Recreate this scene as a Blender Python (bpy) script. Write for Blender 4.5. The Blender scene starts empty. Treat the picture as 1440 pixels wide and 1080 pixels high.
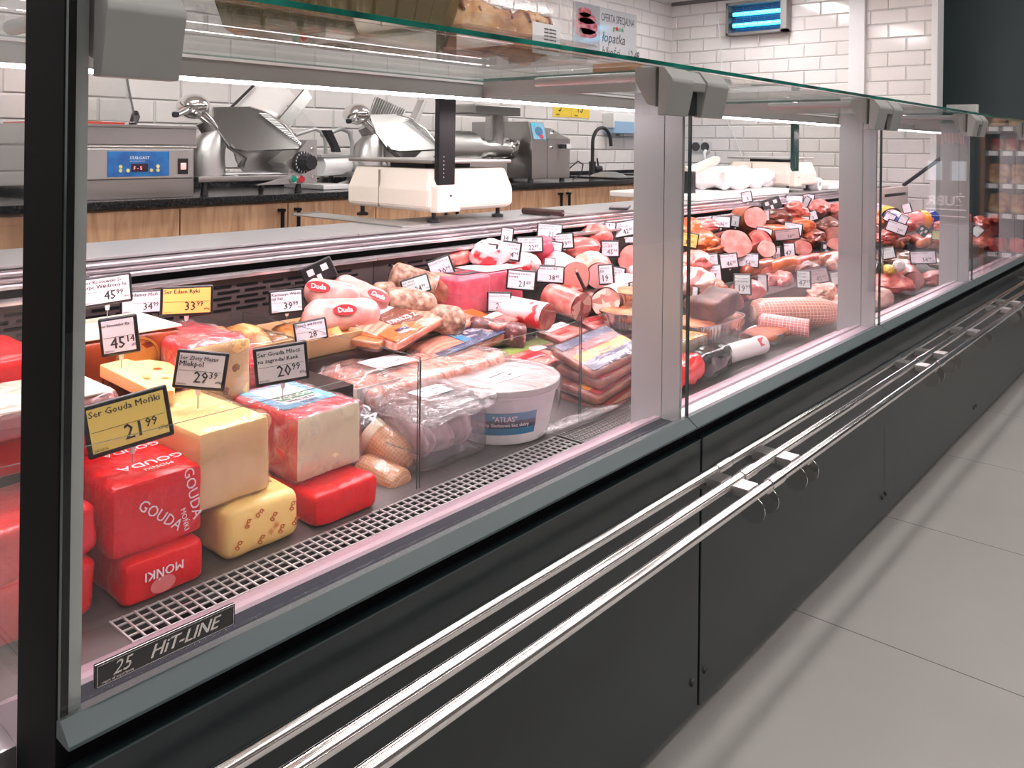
import bpy, bmesh, math, random
from mathutils import Vector, Matrix, Euler, noise
random.seed(7)
scene = bpy.context.scene
COL = scene.collection
PI = math.pi
# ---------------------------------------------------------------- camera maths (sizes in metres)
# the counter runs along +Y, the customer side is +X; "a" below is the distance -X from the camera's X
F = 1176.0; TH = math.atan(1014/1176.0); S_ = math.sin(TH); C_ = math.cos(TH)
PY0 = 204.3; ROLL = 0.0125; CH = 1.10
def _ray(px, py):
    x = (px-720)/F; y = -(py-PY0)/F
    u = x-y*ROLL; v = y+x*ROLL
    return S_-C_*u, C_+S_*u, v
def at(px, py, a):
    ra, ry, rv = _ray(px, py); k = a/ra
    return Vector((-a, k*ry, CH+k*rv))
def atz(px, py, z):
    ra, ry, rv = _ray(px, py); k = (z-CH)/rv
    return Vector((-k*ra, k*ry, z))
def aty(px, py, y):
    ra, ry, rv = _ray(px, py); k = y/ry
    return Vector((-k*ra, y, CH+k*rv))
def dep(p): return -p[0]*S_ + p[1]*C_
def W(a, y, z): return Vector((-a, y, z))
# ---------------------------------------------------------------- materials
MATS = {}
FOOD = 1.0      # >1 deepens the food colours
def nodes_of(name):
    m = bpy.data.materials.new(name); m.use_nodes = True
    nt = m.node_tree; b = nt.nodes['Principled BSDF']
    return m, nt, b
def N(nt, t, **kw):
    n = nt.nodes.new(t)
    for k, v in kw.items(): setattr(n, k, v)
    return n
def coords(nt, scale=(1,1,1), kind='Object', rot=(0,0,0)):
    tc = N(nt, 'ShaderNodeTexCoord'); mp = N(nt, 'ShaderNodeMapping')
    mp.inputs['Scale'].default_value = scale; mp.inputs['Rotation'].default_value = rot
    nt.links.new(tc.outputs[kind], mp.inputs['Vector']); return mp.outputs['Vector']
def ramp(nt, fac, stops):
    r = N(nt, 'ShaderNodeValToRGB'); el = r.color_ramp.elements
    while len(el) < len(stops): el.new(0.5)
    for e, (p, c) in zip(el, stops): e.position = p; e.color = (*c, 1)
    nt.links.new(fac, r.inputs['Fac']); return r.outputs['Color']
def mat(name, col, rough=0.5, metal=0.0, stops=None, scale=8, detail=3, stretch=(1,1,1), bump=0, bscale=None,
        tex='noise', coat=0.0, spec=0.5, sss=0.0, bstretch=None, emit=None, estr=0):
    if name in MATS: return MATS[name]
    if FOOD != 1.0:
        col = tuple(c**FOOD for c in col)
        if stops: stops = [(p, tuple(c**FOOD for c in cc)) for p, cc in stops]
    m, nt, b = nodes_of(name)
    b.inputs['Base Color'].default_value = (*col, 1); b.inputs['Roughness'].default_value = rough
    b.inputs['Metallic'].default_value = metal; b.inputs['Coat Weight'].default_value = coat
    b.inputs['Coat Roughness'].default_value = 0.08
    b.inputs['Specular IOR Level'].default_value = spec
    if sss:
        b.inputs['Subsurface Weight'].default_value = sss; b.inputs['Subsurface Radius'].default_value = (0.02,0.008,0.005)
        b.inputs['Subsurface Scale'].default_value = 0.3
    if emit:
        b.inputs['Emission Color'].default_value = (*emit, 1); b.inputs['Emission Strength'].default_value = estr
    v = None
    if stops:
        v = coords(nt, stretch)
        if tex == 'noise':
            t = N(nt, 'ShaderNodeTexNoise'); t.inputs['Scale'].default_value = scale; t.inputs['Detail'].default_value = detail; o = t.outputs['Fac']
        elif tex == 'voronoi':
            t = N(nt, 'ShaderNodeTexVoronoi'); t.inputs['Scale'].default_value = scale; o = t.outputs['Distance']
        elif tex == 'cells':
            t = N(nt, 'ShaderNodeTexVoronoi'); t.inputs['Scale'].default_value = scale; o = N(nt, 'ShaderNodeSeparateColor'); nt.links.new(t.outputs['Color'], o.inputs[0]); o = o.outputs[0]
        elif tex == 'wave':
            t = N(nt, 'ShaderNodeTexWave'); t.inputs['Scale'].default_value = scale; t.inputs['Distortion'].default_value = 4; t.inputs['Detail'].default_value = detail; o = t.outputs['Fac']
        nt.links.new(v, t.inputs['Vector'])
        nt.links.new(ramp(nt, o, stops), b.inputs['Base Color'])
    if bump:
        v2 = coords(nt, bstretch or stretch)
        t2 = N(nt, 'ShaderNodeTexNoise'); t2.inputs['Scale'].default_value = bscale or scale; t2.inputs['Detail'].default_value = 4
        nt.links.new(v2, t2.inputs['Vector'])
        bp = N(nt, 'ShaderNodeBump'); bp.inputs['Strength'].default_value = bump; bp.inputs['Distance'].default_value = 0.004
        nt.links.new(t2.outputs['Fac'], bp.inputs['Height']); nt.links.new(bp.outputs['Normal'], b.inputs['Normal'])
    MATS[name] = m; return m
def glassmat(name, tint=(0.97,0.985,0.98), base=0.04, rough=0.0, mul=1.0):
    """thin pane: transparent + mirror reflection that rises at grazing angles (works from both sides)"""
    if name in MATS: return MATS[name]
    m, nt, b = nodes_of(name); nt.nodes.remove(b); out = nt.nodes['Material Output']
    tr = N(nt, 'ShaderNodeBsdfTransparent'); tr.inputs[0].default_value = (*tint, 1)
    gl = N(nt, 'ShaderNodeBsdfGlossy'); gl.inputs['Roughness'].default_value = rough
    lw = N(nt, 'ShaderNodeLayerWeight'); lw.inputs['Blend'].default_value = 0.5
    pw = N(nt, 'ShaderNodeMath', operation='POWER'); pw.inputs[1].default_value = 5
    ml = N(nt, 'ShaderNodeMath', operation='MULTIPLY_ADD'); ml.inputs[1].default_value = (1-base)*mul; ml.inputs[2].default_value = base
    mx = N(nt, 'ShaderNodeMixShader')
    nt.links.new(lw.outputs['Facing'], pw.inputs[0]); nt.links.new(pw.outputs[0], ml.inputs[0])
    nt.links.new(ml.outputs[0], mx.inputs[0]); nt.links.new(tr.outputs[0], mx.inputs[1]); nt.links.new(gl.outputs[0], mx.inputs[2])
    nt.links.new(mx.outputs[0], out.inputs['Surface']); MATS[name] = m; return m
def filmmat(name, white=0.10, scale=14, tint=(0.97,0.97,0.97), stretch=(1,1,1), spec=0.12):
    """clingfilm: clear, crinkled, with milky wrinkles"""
    if name in MATS: return MATS[name]
    m, nt, b = nodes_of(name); nt.nodes.remove(b); out = nt.nodes['Material Output']
    v = coords(nt, stretch)
    t = N(nt, 'ShaderNodeTexNoise'); t.inputs['Scale'].default_value = scale; t.inputs['Detail'].default_value = 5; t.inputs['Distortion'].default_value = 1.5
    nt.links.new(v, t.inputs['Vector'])
    bp = N(nt, 'ShaderNodeBump'); bp.inputs['Strength'].default_value = 0.9; bp.inputs['Distance'].default_value = 0.012
    nt.links.new(t.outputs['Fac'], bp.inputs['Height'])
    tr = N(nt, 'ShaderNodeBsdfTransparent'); tr.inputs[0].default_value = (*tint, 1)
    gl = N(nt, 'ShaderNodeBsdfGlossy'); gl.inputs['Roughness'].default_value = 0.13; nt.links.new(bp.outputs[0], gl.inputs['Normal'])
    df = N(nt, 'ShaderNodeBsdfDiffuse'); df.inputs[0].default_value = (0.9,0.88,0.9,1)
    lw = N(nt, 'ShaderNodeLayerWeight'); lw.inputs['Blend'].default_value = 0.35; nt.links.new(bp.outputs[0], lw.inputs['Normal'])
    a1 = N(nt, 'ShaderNodeMath', operation='MULTIPLY_ADD'); a1.inputs[1].default_value = 0.45; a1.inputs[2].default_value = spec
    nt.links.new(lw.outputs['Fresnel'], a1.inputs[0])
    r = N(nt, 'ShaderNodeMapRange'); r.inputs[1].default_value = 0.52; r.inputs[2].default_value = 0.72; r.inputs[3].default_value = white*0.35; r.inputs[4].default_value = white*2.6
    nt.links.new(t.outputs['Fac'], r.inputs[0])
    m1 = N(nt, 'ShaderNodeMixShader'); m2 = N(nt, 'ShaderNodeMixShader')
    nt.links.new(r.outputs[0], m1.inputs[0]); nt.links.new(tr.outputs[0], m1.inputs[1]); nt.links.new(df.outputs[0], m1.inputs[2])
    nt.links.new(a1.outputs[0], m2.inputs[0]); nt.links.new(m1.outputs[0], m2.inputs[1]); nt.links.new(gl.outputs[0], m2.inputs[2])
    nt.links.new(m2.outputs[0], out.inputs['Surface']); MATS[name] = m; return m
def emitmat(name, col, strength):
    if name in MATS: return MATS[name]
    m, nt, b = nodes_of(name)
    b.inputs['Base Color'].default_value = (0.8,0.8,0.8,1)
    b.inputs['Emission Color'].default_value = (*col,1); b.inputs['Emission Strength'].default_value = strength
    MATS[name] = m; return m
def tilemat(name, wx, wz, c1, c2, mortar, msize, axis, off=0.5, bump=0.6, rough=0.12, shift=(0,0), msmooth=0.3, freq=2):
    m, nt, b = nodes_of(name)
    tc = N(nt, 'ShaderNodeTexCoord'); sp = N(nt, 'ShaderNodeSeparateXYZ'); cb = N(nt, 'ShaderNodeCombineXYZ')
    nt.links.new(tc.outputs['Object'], sp.inputs[0])
    for i, (ax, sh) in enumerate(zip(axis, shift)):
        ad = N(nt, 'ShaderNodeMath', operation='ADD'); ad.inputs[1].default_value = sh
        nt.links.new(sp.outputs['XYZ'.index(ax)], ad.inputs[0]); nt.links.new(ad.outputs[0], cb.inputs[i])
    br = N(nt, 'ShaderNodeTexBrick'); br.offset = off; br.offset_frequency = freq; br.squash = 1
    br.inputs['Scale'].default_value = 1; br.inputs['Brick Width'].default_value = wx; br.inputs['Row Height'].default_value = wz
    br.inputs['Mortar Size'].default_value = msize; br.inputs['Mortar Smooth'].default_value = msmooth
    br.inputs['Color1'].default_value = (*c1,1); br.inputs['Color2'].default_value = (*c2,1); br.inputs['Mortar'].default_value = (*mortar,1)
    nt.links.new(cb.outputs[0], br.inputs['Vector']); nt.links.new(br.outputs['Color'], b.inputs['Base Color'])
    inv = N(nt, 'ShaderNodeMath', operation='SUBTRACT'); inv.inputs[0].default_value = 1
    nt.links.new(br.outputs['Fac'], inv.inputs[1])
    bp = N(nt, 'ShaderNodeBump'); bp.inputs['Strength'].default_value = bump; bp.inputs['Distance'].default_value = 0.006
    nt.links.new(inv.outputs[0], bp.inputs['Height']); nt.links.new(bp.outputs[0], b.inputs['Normal'])
    b.inputs['Roughness'].default_value = rough
    MATS[name] = m; return m, nt, b, br, bp
# ---------------------------------------------------------------- mesh helpers (return bmesh)
def _tf(bm, vs, loc, rot, sc=None):
    M = Matrix.Translation(loc) @ Euler(rot).to_matrix().to_4x4()
    if sc: M = M @ Matrix.Diagonal((*sc, 1))
    bmesh.ops.transform(bm, matrix=M, verts=vs)
def box(lo, hi, bev=0.0, seg=2, bm=None, mi=0, rot=None):
    nb = bmesh.new(); bmesh.ops.create_cube(nb, size=1)
    lo = Vector(lo); hi = Vector(hi)
    bmesh.ops.scale(nb, vec=(hi-lo), verts=nb.verts)
    if bev: bmesh.ops.bevel(nb, geom=nb.edges[:], offset=bev, segments=seg, profile=0.6, affect='EDGES', clamp_overlap=True)
    if rot: bmesh.ops.transform(nb, matrix=Euler(rot).to_matrix().to_4x4(), verts=nb.verts)
    bmesh.ops.translate(nb, vec=(lo+hi)/2, verts=nb.verts)
    return merge(bm, nb, mi)
def merge(bm, nb, mi=0):
    for f in nb.faces: f.material_index = mi
    if bm is None: return nb
    me = bpy.data.meshes.new('tmp'); nb.to_mesh(me); nb.free()
    bm.from_mesh(me); bpy.data.meshes.remove(me); return bm
def abox(a0, a1, y0, y1, z0, z1, bev=0.0, bm=None, mi=0):
    return box((-a1, y0, z0), (-a0, y1, z1), bev, 2, bm, mi)
def extrude_y(poly, y0, y1, bm=None, mi=0, bev=0):
    """poly in (a, z), extruded along Y"""
    nb = bmesh.new()
    vs = [nb.verts.new((-a, y0, z)) for a, z in poly]
    f = nb.faces.new(vs); r = bmesh.ops.extrude_face_region(nb, geom=[f])
    bmesh.ops.translate(nb, vec=(0, y1-y0, 0), verts=[e for e in r['geom'] if isinstance(e, bmesh.types.BMVert)])
    bmesh.ops.recalc_face_normals(nb, faces=nb.faces)
    if bev: bmesh.ops.bevel(nb, geom=nb.edges[:], offset=bev, segments=2, profile=0.6, affect='EDGES', clamp_overlap=True)
    return merge(bm, nb, mi)
def prism(pts, vec, bm=None, mi=0, bev=0):
    """closed polygon of world points extruded by a vector"""
    nb = bmesh.new(); vs = [nb.verts.new(p) for p in pts]
    f = nb.faces.new(vs); r = bmesh.ops.extrude_face_region(nb, geom=[f])
    bmesh.ops.translate(nb, vec=vec, verts=[e for e in r['geom'] if isinstance(e, bmesh.types.BMVert)])
    bmesh.ops.recalc_face_normals(nb, faces=nb.faces)
    if bev: bmesh.ops.bevel(nb, geom=nb.edges[:], offset=bev, segments=2, profile=0.6, affect='EDGES', clamp_overlap=True)
    return merge(bm, nb, mi)
def tube(pts, r, n=12, bm=None, mi=0, cap=True, flat=1.0):
    """swept round bar; r a number or a list"""
    nb = bmesh.new(); pts = [Vector(p) for p in pts]; rings = []
    rs = r if isinstance(r, (list, tuple)) else [r]*len(pts)
    up = None
    for i, p in enumerate(pts):
        t = (pts[min(i+1, len(pts)-1)]-pts[max(i-1, 0)]).normalized()
        if up is None:
            up = Vector((0,0,1)) if abs(t.z) < 0.95 else Vector((0,1,0))
        x = up.cross(t).normalized(); up2 = t.cross(x).normalized(); up = up2
        rings.append([nb.verts.new(p + (x*math.cos(2*PI*k/n) + up2*math.sin(2*PI*k/n)*flat)*rs[i]) for k in range(n)])
    for i in range(len(rings)-1):
        for k in range(n):
            nb.faces.new((rings[i][k], rings[i][(k+1)%n], rings[i+1][(k+1)%n], rings[i+1][k]))
    if cap:
        nb.faces.new(rings[0][::-1]); nb.faces.new(rings[-1])
    bmesh.ops.recalc_face_normals(nb, faces=nb.faces)
    return merge(bm, nb, mi)
def lathe(prof, n=32, loc=(0,0,0), bm=None, mi=0, rot=(0,0,0), flute=0, fn=0):
    """prof list of (r, z)"""
    nb = bmesh.new(); rings = []
    for r, z in prof:
        if r < 1e-6: rings.append([nb.verts.new((0,0,z))])
        else:
            rings.append([nb.verts.new(((r*(1+flute*math.cos(fn*2*PI*k/n)))*math.cos(2*PI*k/n), (r*(1+flute*math.cos(fn*2*PI*k/n)))*math.sin(2*PI*k/n), z)) for k in range(n)])
    for A, B in zip(rings, rings[1:]):
        for k in range(n):
            a = A[k % len(A)]; b = A[(k+1) % len(A)]; c = B[(k+1) % len(B)]; d = B[k % len(B)]
            vs = []
            for v in (a, b, c, d):
                if v not in vs: vs.append(v)
            if len(vs) > 2: nb.faces.new(vs)
    bmesh.ops.recalc_face_normals(nb, faces=nb.faces)
    _tf(nb, nb.verts, Vector(loc), rot)
    return merge(bm, nb, mi)
def soft(lx, ly, lz, r, cuts=7, amp=0.0, freq=18, seed=0, bm=None, mi=0, squash=None):
    """rounded box of the given size centred on the origin, with wrinkly noise"""
    nb = bmesh.new(); bmesh.ops.create_cube(nb, size=2)
    bmesh.ops.subdivide_edges(nb, edges=nb.edges[:], cuts=cuts, use_grid_fill=True)
    h = Vector((lx/2, ly/2, lz/2)); r = min(r, min(h)*0.999)
    for v in nb.verts:
        # bias rows towards the edges so that the rounding is well sampled
        q = Vector([math.copysign(abs(c)**0.75, c) if cuts > 3 else c for c in v.co])
        p = Vector([q[i]*h[i] for i in range(3)])
        inner = Vector([max(-h[i]+r, min(h[i]-r, p[i])) for i in range(3)])
        d = p-inner
        if d.length > 1e-9: p = inner + d.normalized()*r; nrm = d.normalized()
        else: nrm = Vector(v.co).normalized()
        if amp:
            s = Vector((seed*3.1, seed*1.7, seed*5.3))
            p += nrm*amp*(noise.noise(p*freq+s)+0.5*noise.noise(p*freq*2.3+s))
        if squash: p = Vector(squash(p))
        v.co = p
    bmesh.ops.recalc_face_normals(nb, faces=nb.faces)
    return merge(bm, nb, mi)
def blob(rx, ry, rz, sub=3, amp=0.15, freq=1.5, seed=0, flat=None):
    nb = bmesh.new(); bmesh.ops.create_icosphere(nb, subdivisions=sub, radius=1)
    s = Vector((seed*2.1, seed*4.7, seed*1.3))
    for v in nb.verts:
        n = v.co.normalized(); k = 1+amp*(noise.noise(n*freq+s)+0.5*noise.noise(n*freq*2.7+s)+(0.28*noise.noise(n*freq*6.5+s) if sub > 3 else 0))
        v.co = Vector((n.x*rx*k, n.y*ry*k, n.z*rz*k))
        if flat is not None and v.co.z < -rz*flat: v.co.z = -rz*flat
    return nb
# ---------------------------------------------------------------- object helpers
def link(name, bm, m, parent=None, loc=(0,0,0), rot=(0,0,0), smooth=True, ang=40):
    me = bpy.data.meshes.new(name); bm.to_mesh(me); bm.free()
    ms = m if isinstance(m, (list, tuple)) else [m]
    for x in ms: me.materials.append(x)
    if smooth:
        for p in me.polygons: p.use_smooth = True
        try: me.set_sharp_from_angle(angle=math.radians(ang))
        except Exception: pass
    o = bpy.data.objects.new(name, me); COL.objects.link(o)
    if smooth: w_ = o.modifiers.new('wn','WEIGHTED_NORMAL'); w_.keep_sharp = True
    o.location = loc; o.rotation_euler = rot
    if parent: o.parent = parent
    return o
def props(o, label=None, cat=None, group=None, kind=None):
    if label: o['label'] = label
    if cat: o['category'] = cat
    if group: o['group'] = group
    if kind: o['kind'] = kind
    return o
def thing(name, label, cat, loc=(0,0,0), rot=(0,0,0), group=None):
    o = bpy.data.objects.new(name, None); COL.objects.link(o)
    o.empty_display_size = 0.05; o.location = loc; o.rotation_euler = rot
    return props(o, label, cat, group)
def part(name, bm, m, root, world=True, **kw):
    """child mesh; world=True: geometry given in world space, shifted so that it sits right under its root"""
    if world:
        Mi = (Matrix.Translation(root.location) @ root.rotation_euler.to_matrix().to_4x4()).inverted()
        bmesh.ops.transform(bm, matrix=Mi, verts=bm.verts)
    return link(name, bm, m, root, **kw)
def sub(name, bm, m, par, root):
    """grandchild: par sits at its root's origin"""
    Mi = (Matrix.Translation(root.location) @ root.rotation_euler.to_matrix().to_4x4()).inverted()
    bmesh.ops.transform(bm, matrix=Mi, verts=bm.verts)
    return link(name, bm, m, par)
def solo(name, bm, m, label, cat, group=None, centre=True, **kw):
    """top-level thing of one mesh given in world space; origin moved to its base"""
    if centre and len(bm.verts):
        lo = Vector([min(v.co[i] for v in bm.verts) for i in range(3)]); hi = Vector([max(v.co[i] for v in bm.verts) for i in range(3)])
        c = Vector(((lo.x+hi.x)/2, (lo.y+hi.y)/2, lo.z))
        bmesh.ops.translate(bm, vec=-c, verts=bm.verts)
        o = link(name, bm, m, None, loc=c, **kw)
    else: o = link(name, bm, m, None, **kw)
    return props(o, label, cat, group)
def structure(name, bm, m, **kw): return props(link(name, bm, m, None, **kw), kind='structure')
_tc = {}
def text_bm(s, size=0.01, align='LEFT', bold=False, shear=0.0, ext=0.0002, sx=1.0, res=2):
    """flat lettering in the XY plane facing +Z"""
    cu = bpy.data.curves.new('t', 'FONT'); cu.body = s; cu.size = size; cu.align_x = align; cu.align_y = 'BOTTOM_BASELINE' if hasattr(cu, 'align_y') else 'BOTTOM'
    cu.extrude = ext; cu.resolution_u = res; cu.shear = shear
    ob = bpy.data.objects.new('t', cu); me = bpy.data.meshes.new_from_object(ob)
    nb = bmesh.new(); nb.from_mesh(me)
    bpy.data.objects.remove(ob); bpy.data.curves.remove(cu); bpy.data.meshes.remove(me)
    if bold:
        c2 = nb.copy(); bmesh.ops.translate(c2, vec=(size*0.035,0,ext*0.3), verts=c2.verts); nb = merge(nb, c2)
    if sx != 1: bmesh.ops.scale(nb, vec=(sx,1,1), verts=nb.verts)
    return nb
def text_at(s, size, M, bm=None, mi=0, **kw):
    nb = text_bm(s, size, **kw); bmesh.ops.transform(nb, matrix=M, verts=nb.verts)
    return merge(bm, nb, mi)
def frame(o, x, up):
    """matrix with origin o, local x along x, local y ~ up, local z = x cross y"""
    x = Vector(x).normalized(); z = x.cross(Vector(up)).normalized(); y = z.cross(x)
    M = Matrix.Identity(4)
    for i in range(3): M[i][0] = x[i]; M[i][1] = y[i]; M[i][2] = z[i]; M[i][3] = o[i]
    return M
# ================================================================ common materials
steel = mat('stainless_steel', (0.42,0.41,0.40), 0.28, 1.0, bump=0.05, bscale=60, bstretch=(1,8,1))
steel_soft = mat('brushed_steel', (0.50,0.49,0.48), 0.38, 1.0)
chrome = mat('chrome', (0.84,0.82,0.81), 0.13, 1.0)
alu_dark = mat('dark_aluminium', (0.16,0.155,0.15), 0.32, 0.9)
black_pl = mat('black_plastic', (0.012,0.012,0.014), 0.38)
black_mt = mat('matt_black', (0.003,0.003,0.0035), 0.7, spec=0.12)
dark_rub = mat('dark_rubber', (0.02,0.02,0.022), 0.7)
panel_m = mat('graphite_panel', (0.012,0.019,0.021), 0.33, 0.0, bump=0.03, bscale=400, spec=0.45)
trim_m = mat('graphite_trim', (0.045,0.068,0.072), 0.42)
grey_pl = mat('grey_plastic', (0.27,0.27,0.26), 0.5)
grey_pt = mat('grey_paint', (0.30,0.30,0.29), 0.45)
mirror_gr = mat('polished_aluminium', (0.40,0.42,0.425), 0.25, 0.35)
cream = mat('cream_plastic', (0.80,0.72,0.63), 0.42)
white_pl = mat('white_plastic', (0.82,0.82,0.82), 0.4)
paper = mat('white_paper', (0.85,0.84,0.86), 0.6)
worktop_st = mat('worktop_steel', (0.50,0.50,0.51), 0.34, 0.75)
alu_pink = mat('bright_aluminium', (0.72,0.68,0.70), 0.25, 0.9)
glass = glassmat('clear_glass',(0.985,0.99,0.985),0.024)
glass_u = glassmat('top_shelf_glass', mul=0.6)
glass_t = glassmat('clear_acrylic', (0.975,0.98,0.98), 0.016)
green_edge = mat('green_glass_edge', (0.004,0.11,0.085), 0.12, 0.0, stops=[(0.3,(0.002,0.05,0.04)),(0.7,(0.01,0.20,0.15))], scale=14, stretch=(1,1,1))
thin_edge = mat('dark_glass_edge', (0.03,0.06,0.055), 0.2)
film = filmmat('clingfilm')
pack_film = filmmat('pack_film', 0.008, 10, (0.98,0.98,0.98), (1,1,1), 0.02)
film_lo = filmmat('clear_wrap', 0.03, 10, spec=0.07)
film_hi = filmmat('crinkled_wrap', 0.12, 24)
white_em = emitmat('lamp_diffuser', (1.0,0.965,0.93), 10.0)
staff_em = emitmat('staff_lamp_diffuser', (1.0,0.97,0.955), 13.5)
led_em = emitmat('led_diffuser', (1.0,0.80,0.86), 26.0)
uv_em = emitmat('uv_tube', (0.0,0.62,1.0), 3.2)
# ================================================================ the room
WALL = 3.5; YE = 6.05
tb, *_ = tilemat('subway_tiles_back', 0.235, 0.0995, (0.80,0.755,0.74), (0.76,0.715,0.70), (0.72,0.68,0.67), 0.0085, ('Y','Z'), shift=(0.05,0.02), rough=0.1, msmooth=1.0, bump=1.0)
te, *_ = tilemat('subway_tiles_end', 0.235, 0.0995, (0.80,0.755,0.74), (0.76,0.715,0.70), (0.72,0.68,0.67), 0.0085, ('X','Z'), shift=(0.16,0.02), rough=0.1, msmooth=1.0, bump=1.0)
fl, nt, b, br, bp = tilemat('floor_tiles', 1.37, 0.6835, (0.43,0.41,0.395), (0.45,0.43,0.415), (0.11,0.10,0.095), 0.0016, ('X','Y'), off=0.5, bump=0.15, rough=0.34, shift=(20*1.37+0.9,20*0.6835+0.089), msmooth=0.0)
nz = N(nt, 'ShaderNodeTexNoise'); nz.inputs['Scale'].default_value = 2.5; nz.inputs['Detail'].default_value = 6
mx = N(nt, 'ShaderNodeMix', data_type='RGBA', blend_type='MULTIPLY'); mx.inputs[0].default_value = 1
tc = N(nt, 'ShaderNodeTexCoord'); nt.links.new(tc.outputs['Object'], nz.inputs['Vector'])
nt.links.new(br.outputs['Color'], mx.inputs[6]); nt.links.new(ramp(nt, nz.outputs['Fac'], [(0.3,(0.92,0.92,0.92)),(0.7,(1.0,1.0,1.0))]), mx.inputs[7]); nt.links.new(mx.outputs[2], b.inputs['Base Color'])
plaster = mat('ceiling_plaster', (0.80,0.78,0.76), 0.9)
wallp = mat('painted_wall', (0.16,0.15,0.15), 0.8)
dkw = mat('dark_teal_board', (0.035,0.055,0.062), 0.5)
structure('floor', box((-3.7,-2.6,-0.05),(3.6,9.2,0)), fl, smooth=False)
structure('wall_back', box((-3.6,-2.6,0),(-WALL,YE+0.1,3.1)), tb, smooth=False)
bm = box((-WALL,YE,0),(-1.52,YE+0.12,3.1)); structure('wall_end', bm, te, smooth=False)
structure('wall_right', box((3.5,-2.6,0),(3.6,9.2,3.1)), wallp, smooth=False)
structure('wall_near', box((-3.6,-2.7,0),(3.6,-2.6,3.1)), wallp, smooth=False)
structure('wall_far', box((-3.6,9.1,0),(3.6,9.2,3.1)), wallp, smooth=False)
structure('wall_beyond', box((-3.6,YE+0.1,0),(-3.5,9.2,3.1)), wallp, smooth=False)
structure('ceiling', box((-1.3,-2.6,3.0),(3.6,9.2,3.1), bm=box((-3.6,YE+0.12,3.0),(-1.2,9.2,3.1))), plaster, smooth=False)
bm = box((-WALL,-2.6,2.285),(-1.35,YE,2.40)); box((-1.37,-2.6,2.285),(-1.33,YE,3.05), bm=bm)
structure('ceiling_service', bm, plaster, smooth=False)
wtrim = mat('white_trim', (0.78,0.77,0.78), 0.35)
structure('trim_1', box((-2.065,YE-0.03,0),(-1.955,YE+0.01,2.285), 0.003), wtrim)
structure('trim_2', box((-1.53,YE-0.012,0),(-1.49,YE+0.135,2.285), 0.003), wtrim)
structure('trim_3', box((-WALL+0.002,YE-0.012,2.255),(-1.53,YE-0.001,2.285)), wallp)
solo('wall_board', box((-1.72,6.62,0.02),(0.6,6.68,2.985), 0.004), dkw, 'large dark teal board standing beyond the end of the white tiled wall', 'wall panel')
bm = box((-1.56,6.57,1.365),(-1.36,6.619,1.43), 0.006)
for k in range(3): box((-1.545+k*0.062,6.566,1.373),(-1.49+k*0.062,6.571,1.422), 0.003, bm=bm)
solo('switch_box', bm, white_pl, 'white switch box fixed low on the dark teal board', 'switch')
# ceiling lamps
def lamp(name, x0, x1, y0, y1, z, label, grp, m=None):
    t = thing(name, label, 'ceiling light', ((x0+x1)/2,(y0+y1)/2,z), group=grp)
    part('housing', box((x0-0.02,y0-0.02,z-0.03),(x1+0.02,y1+0.02,z), 0.004), white_pl, t)
    part('diffuser', box((x0,y0,z-0.042),(x1,y1,z-0.0305), 0.003), m or white_em, t)
n = 0
for x in (-0.25, 0.9, 2.0):
    for y in (-1.6, 0.6, 2.8, 5.0, 7.2):
        lamp('ceiling_light', x-0.06, x+0.06, y-0.85, y+0.85, 2.999, 'long white linear ceiling light above the customer aisle', 'linear lights above the aisle')
for y in (-1.2, 1.2, 3.2, 5.1):
    lamp('ceiling_light', -2.62, -2.38, y-0.5, y+0.5, 2.284, 'white rectangular ceiling light above the staff aisle', 'lights above the staff aisle', staff_em)
# ================================================================ back counter
wood, nt, b = nodes_of('oak_doors')
v = coords(nt, (1,1,0.16)); w = N(nt, 'ShaderNodeTexNoise'); w.inputs['Scale'].default_value = 22; w.inputs['Detail'].default_value = 5; w.inputs['Distortion'].default_value = 1.2
nt.links.new(v, w.inputs['Vector']); nt.links.new(ramp(nt, w.outputs['Fac'], [(0.3,(0.36,0.19,0.10)),(0.5,(0.52,0.30,0.17)),(0.72,(0.63,0.39,0.23))]), b.inputs['Base Color']); b.inputs['Roughness'].default_value = 0.45
blackstone = mat('black_worktop', (0.012,0.012,0.013), 0.16, stops=[(0.4,(0.008,0.008,0.009)),(0.8,(0.03,0.03,0.032))], scale=120)
solo('back_worktop', box((-3.498,-1.2,0.865),(-2.88,YE-0.035,0.893), 0.003), blackstone, 'long black worktop along the white tiled back wall', 'worktop')
bm = box((-3.499,-1.2,0.893),(-3.485,YE-0.035,0.925), 0.002)
solo('worktop_upstand', bm, blackstone, 'low black upstand strip between the black worktop and the tiles', 'upstand')
cabs = [(-0.32,0.60),(0.60,1.52),(1.52,2.44),(2.44,3.36),(3.36,4.277),(4.277,5.19),(5.19,6.0)]
cn = ['oak cabinet under the worktop left of the vacuum packer','oak cabinet under the worktop below the vacuum packer','oak two-door cabinet below the left meat slicer','oak two-door cabinet hidden partly by the front kitchen scale','oak two-door cabinet below the steel cube machine','oak cabinet under the sink with the black tap','oak cabinet at the far end under the blue towel']
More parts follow.
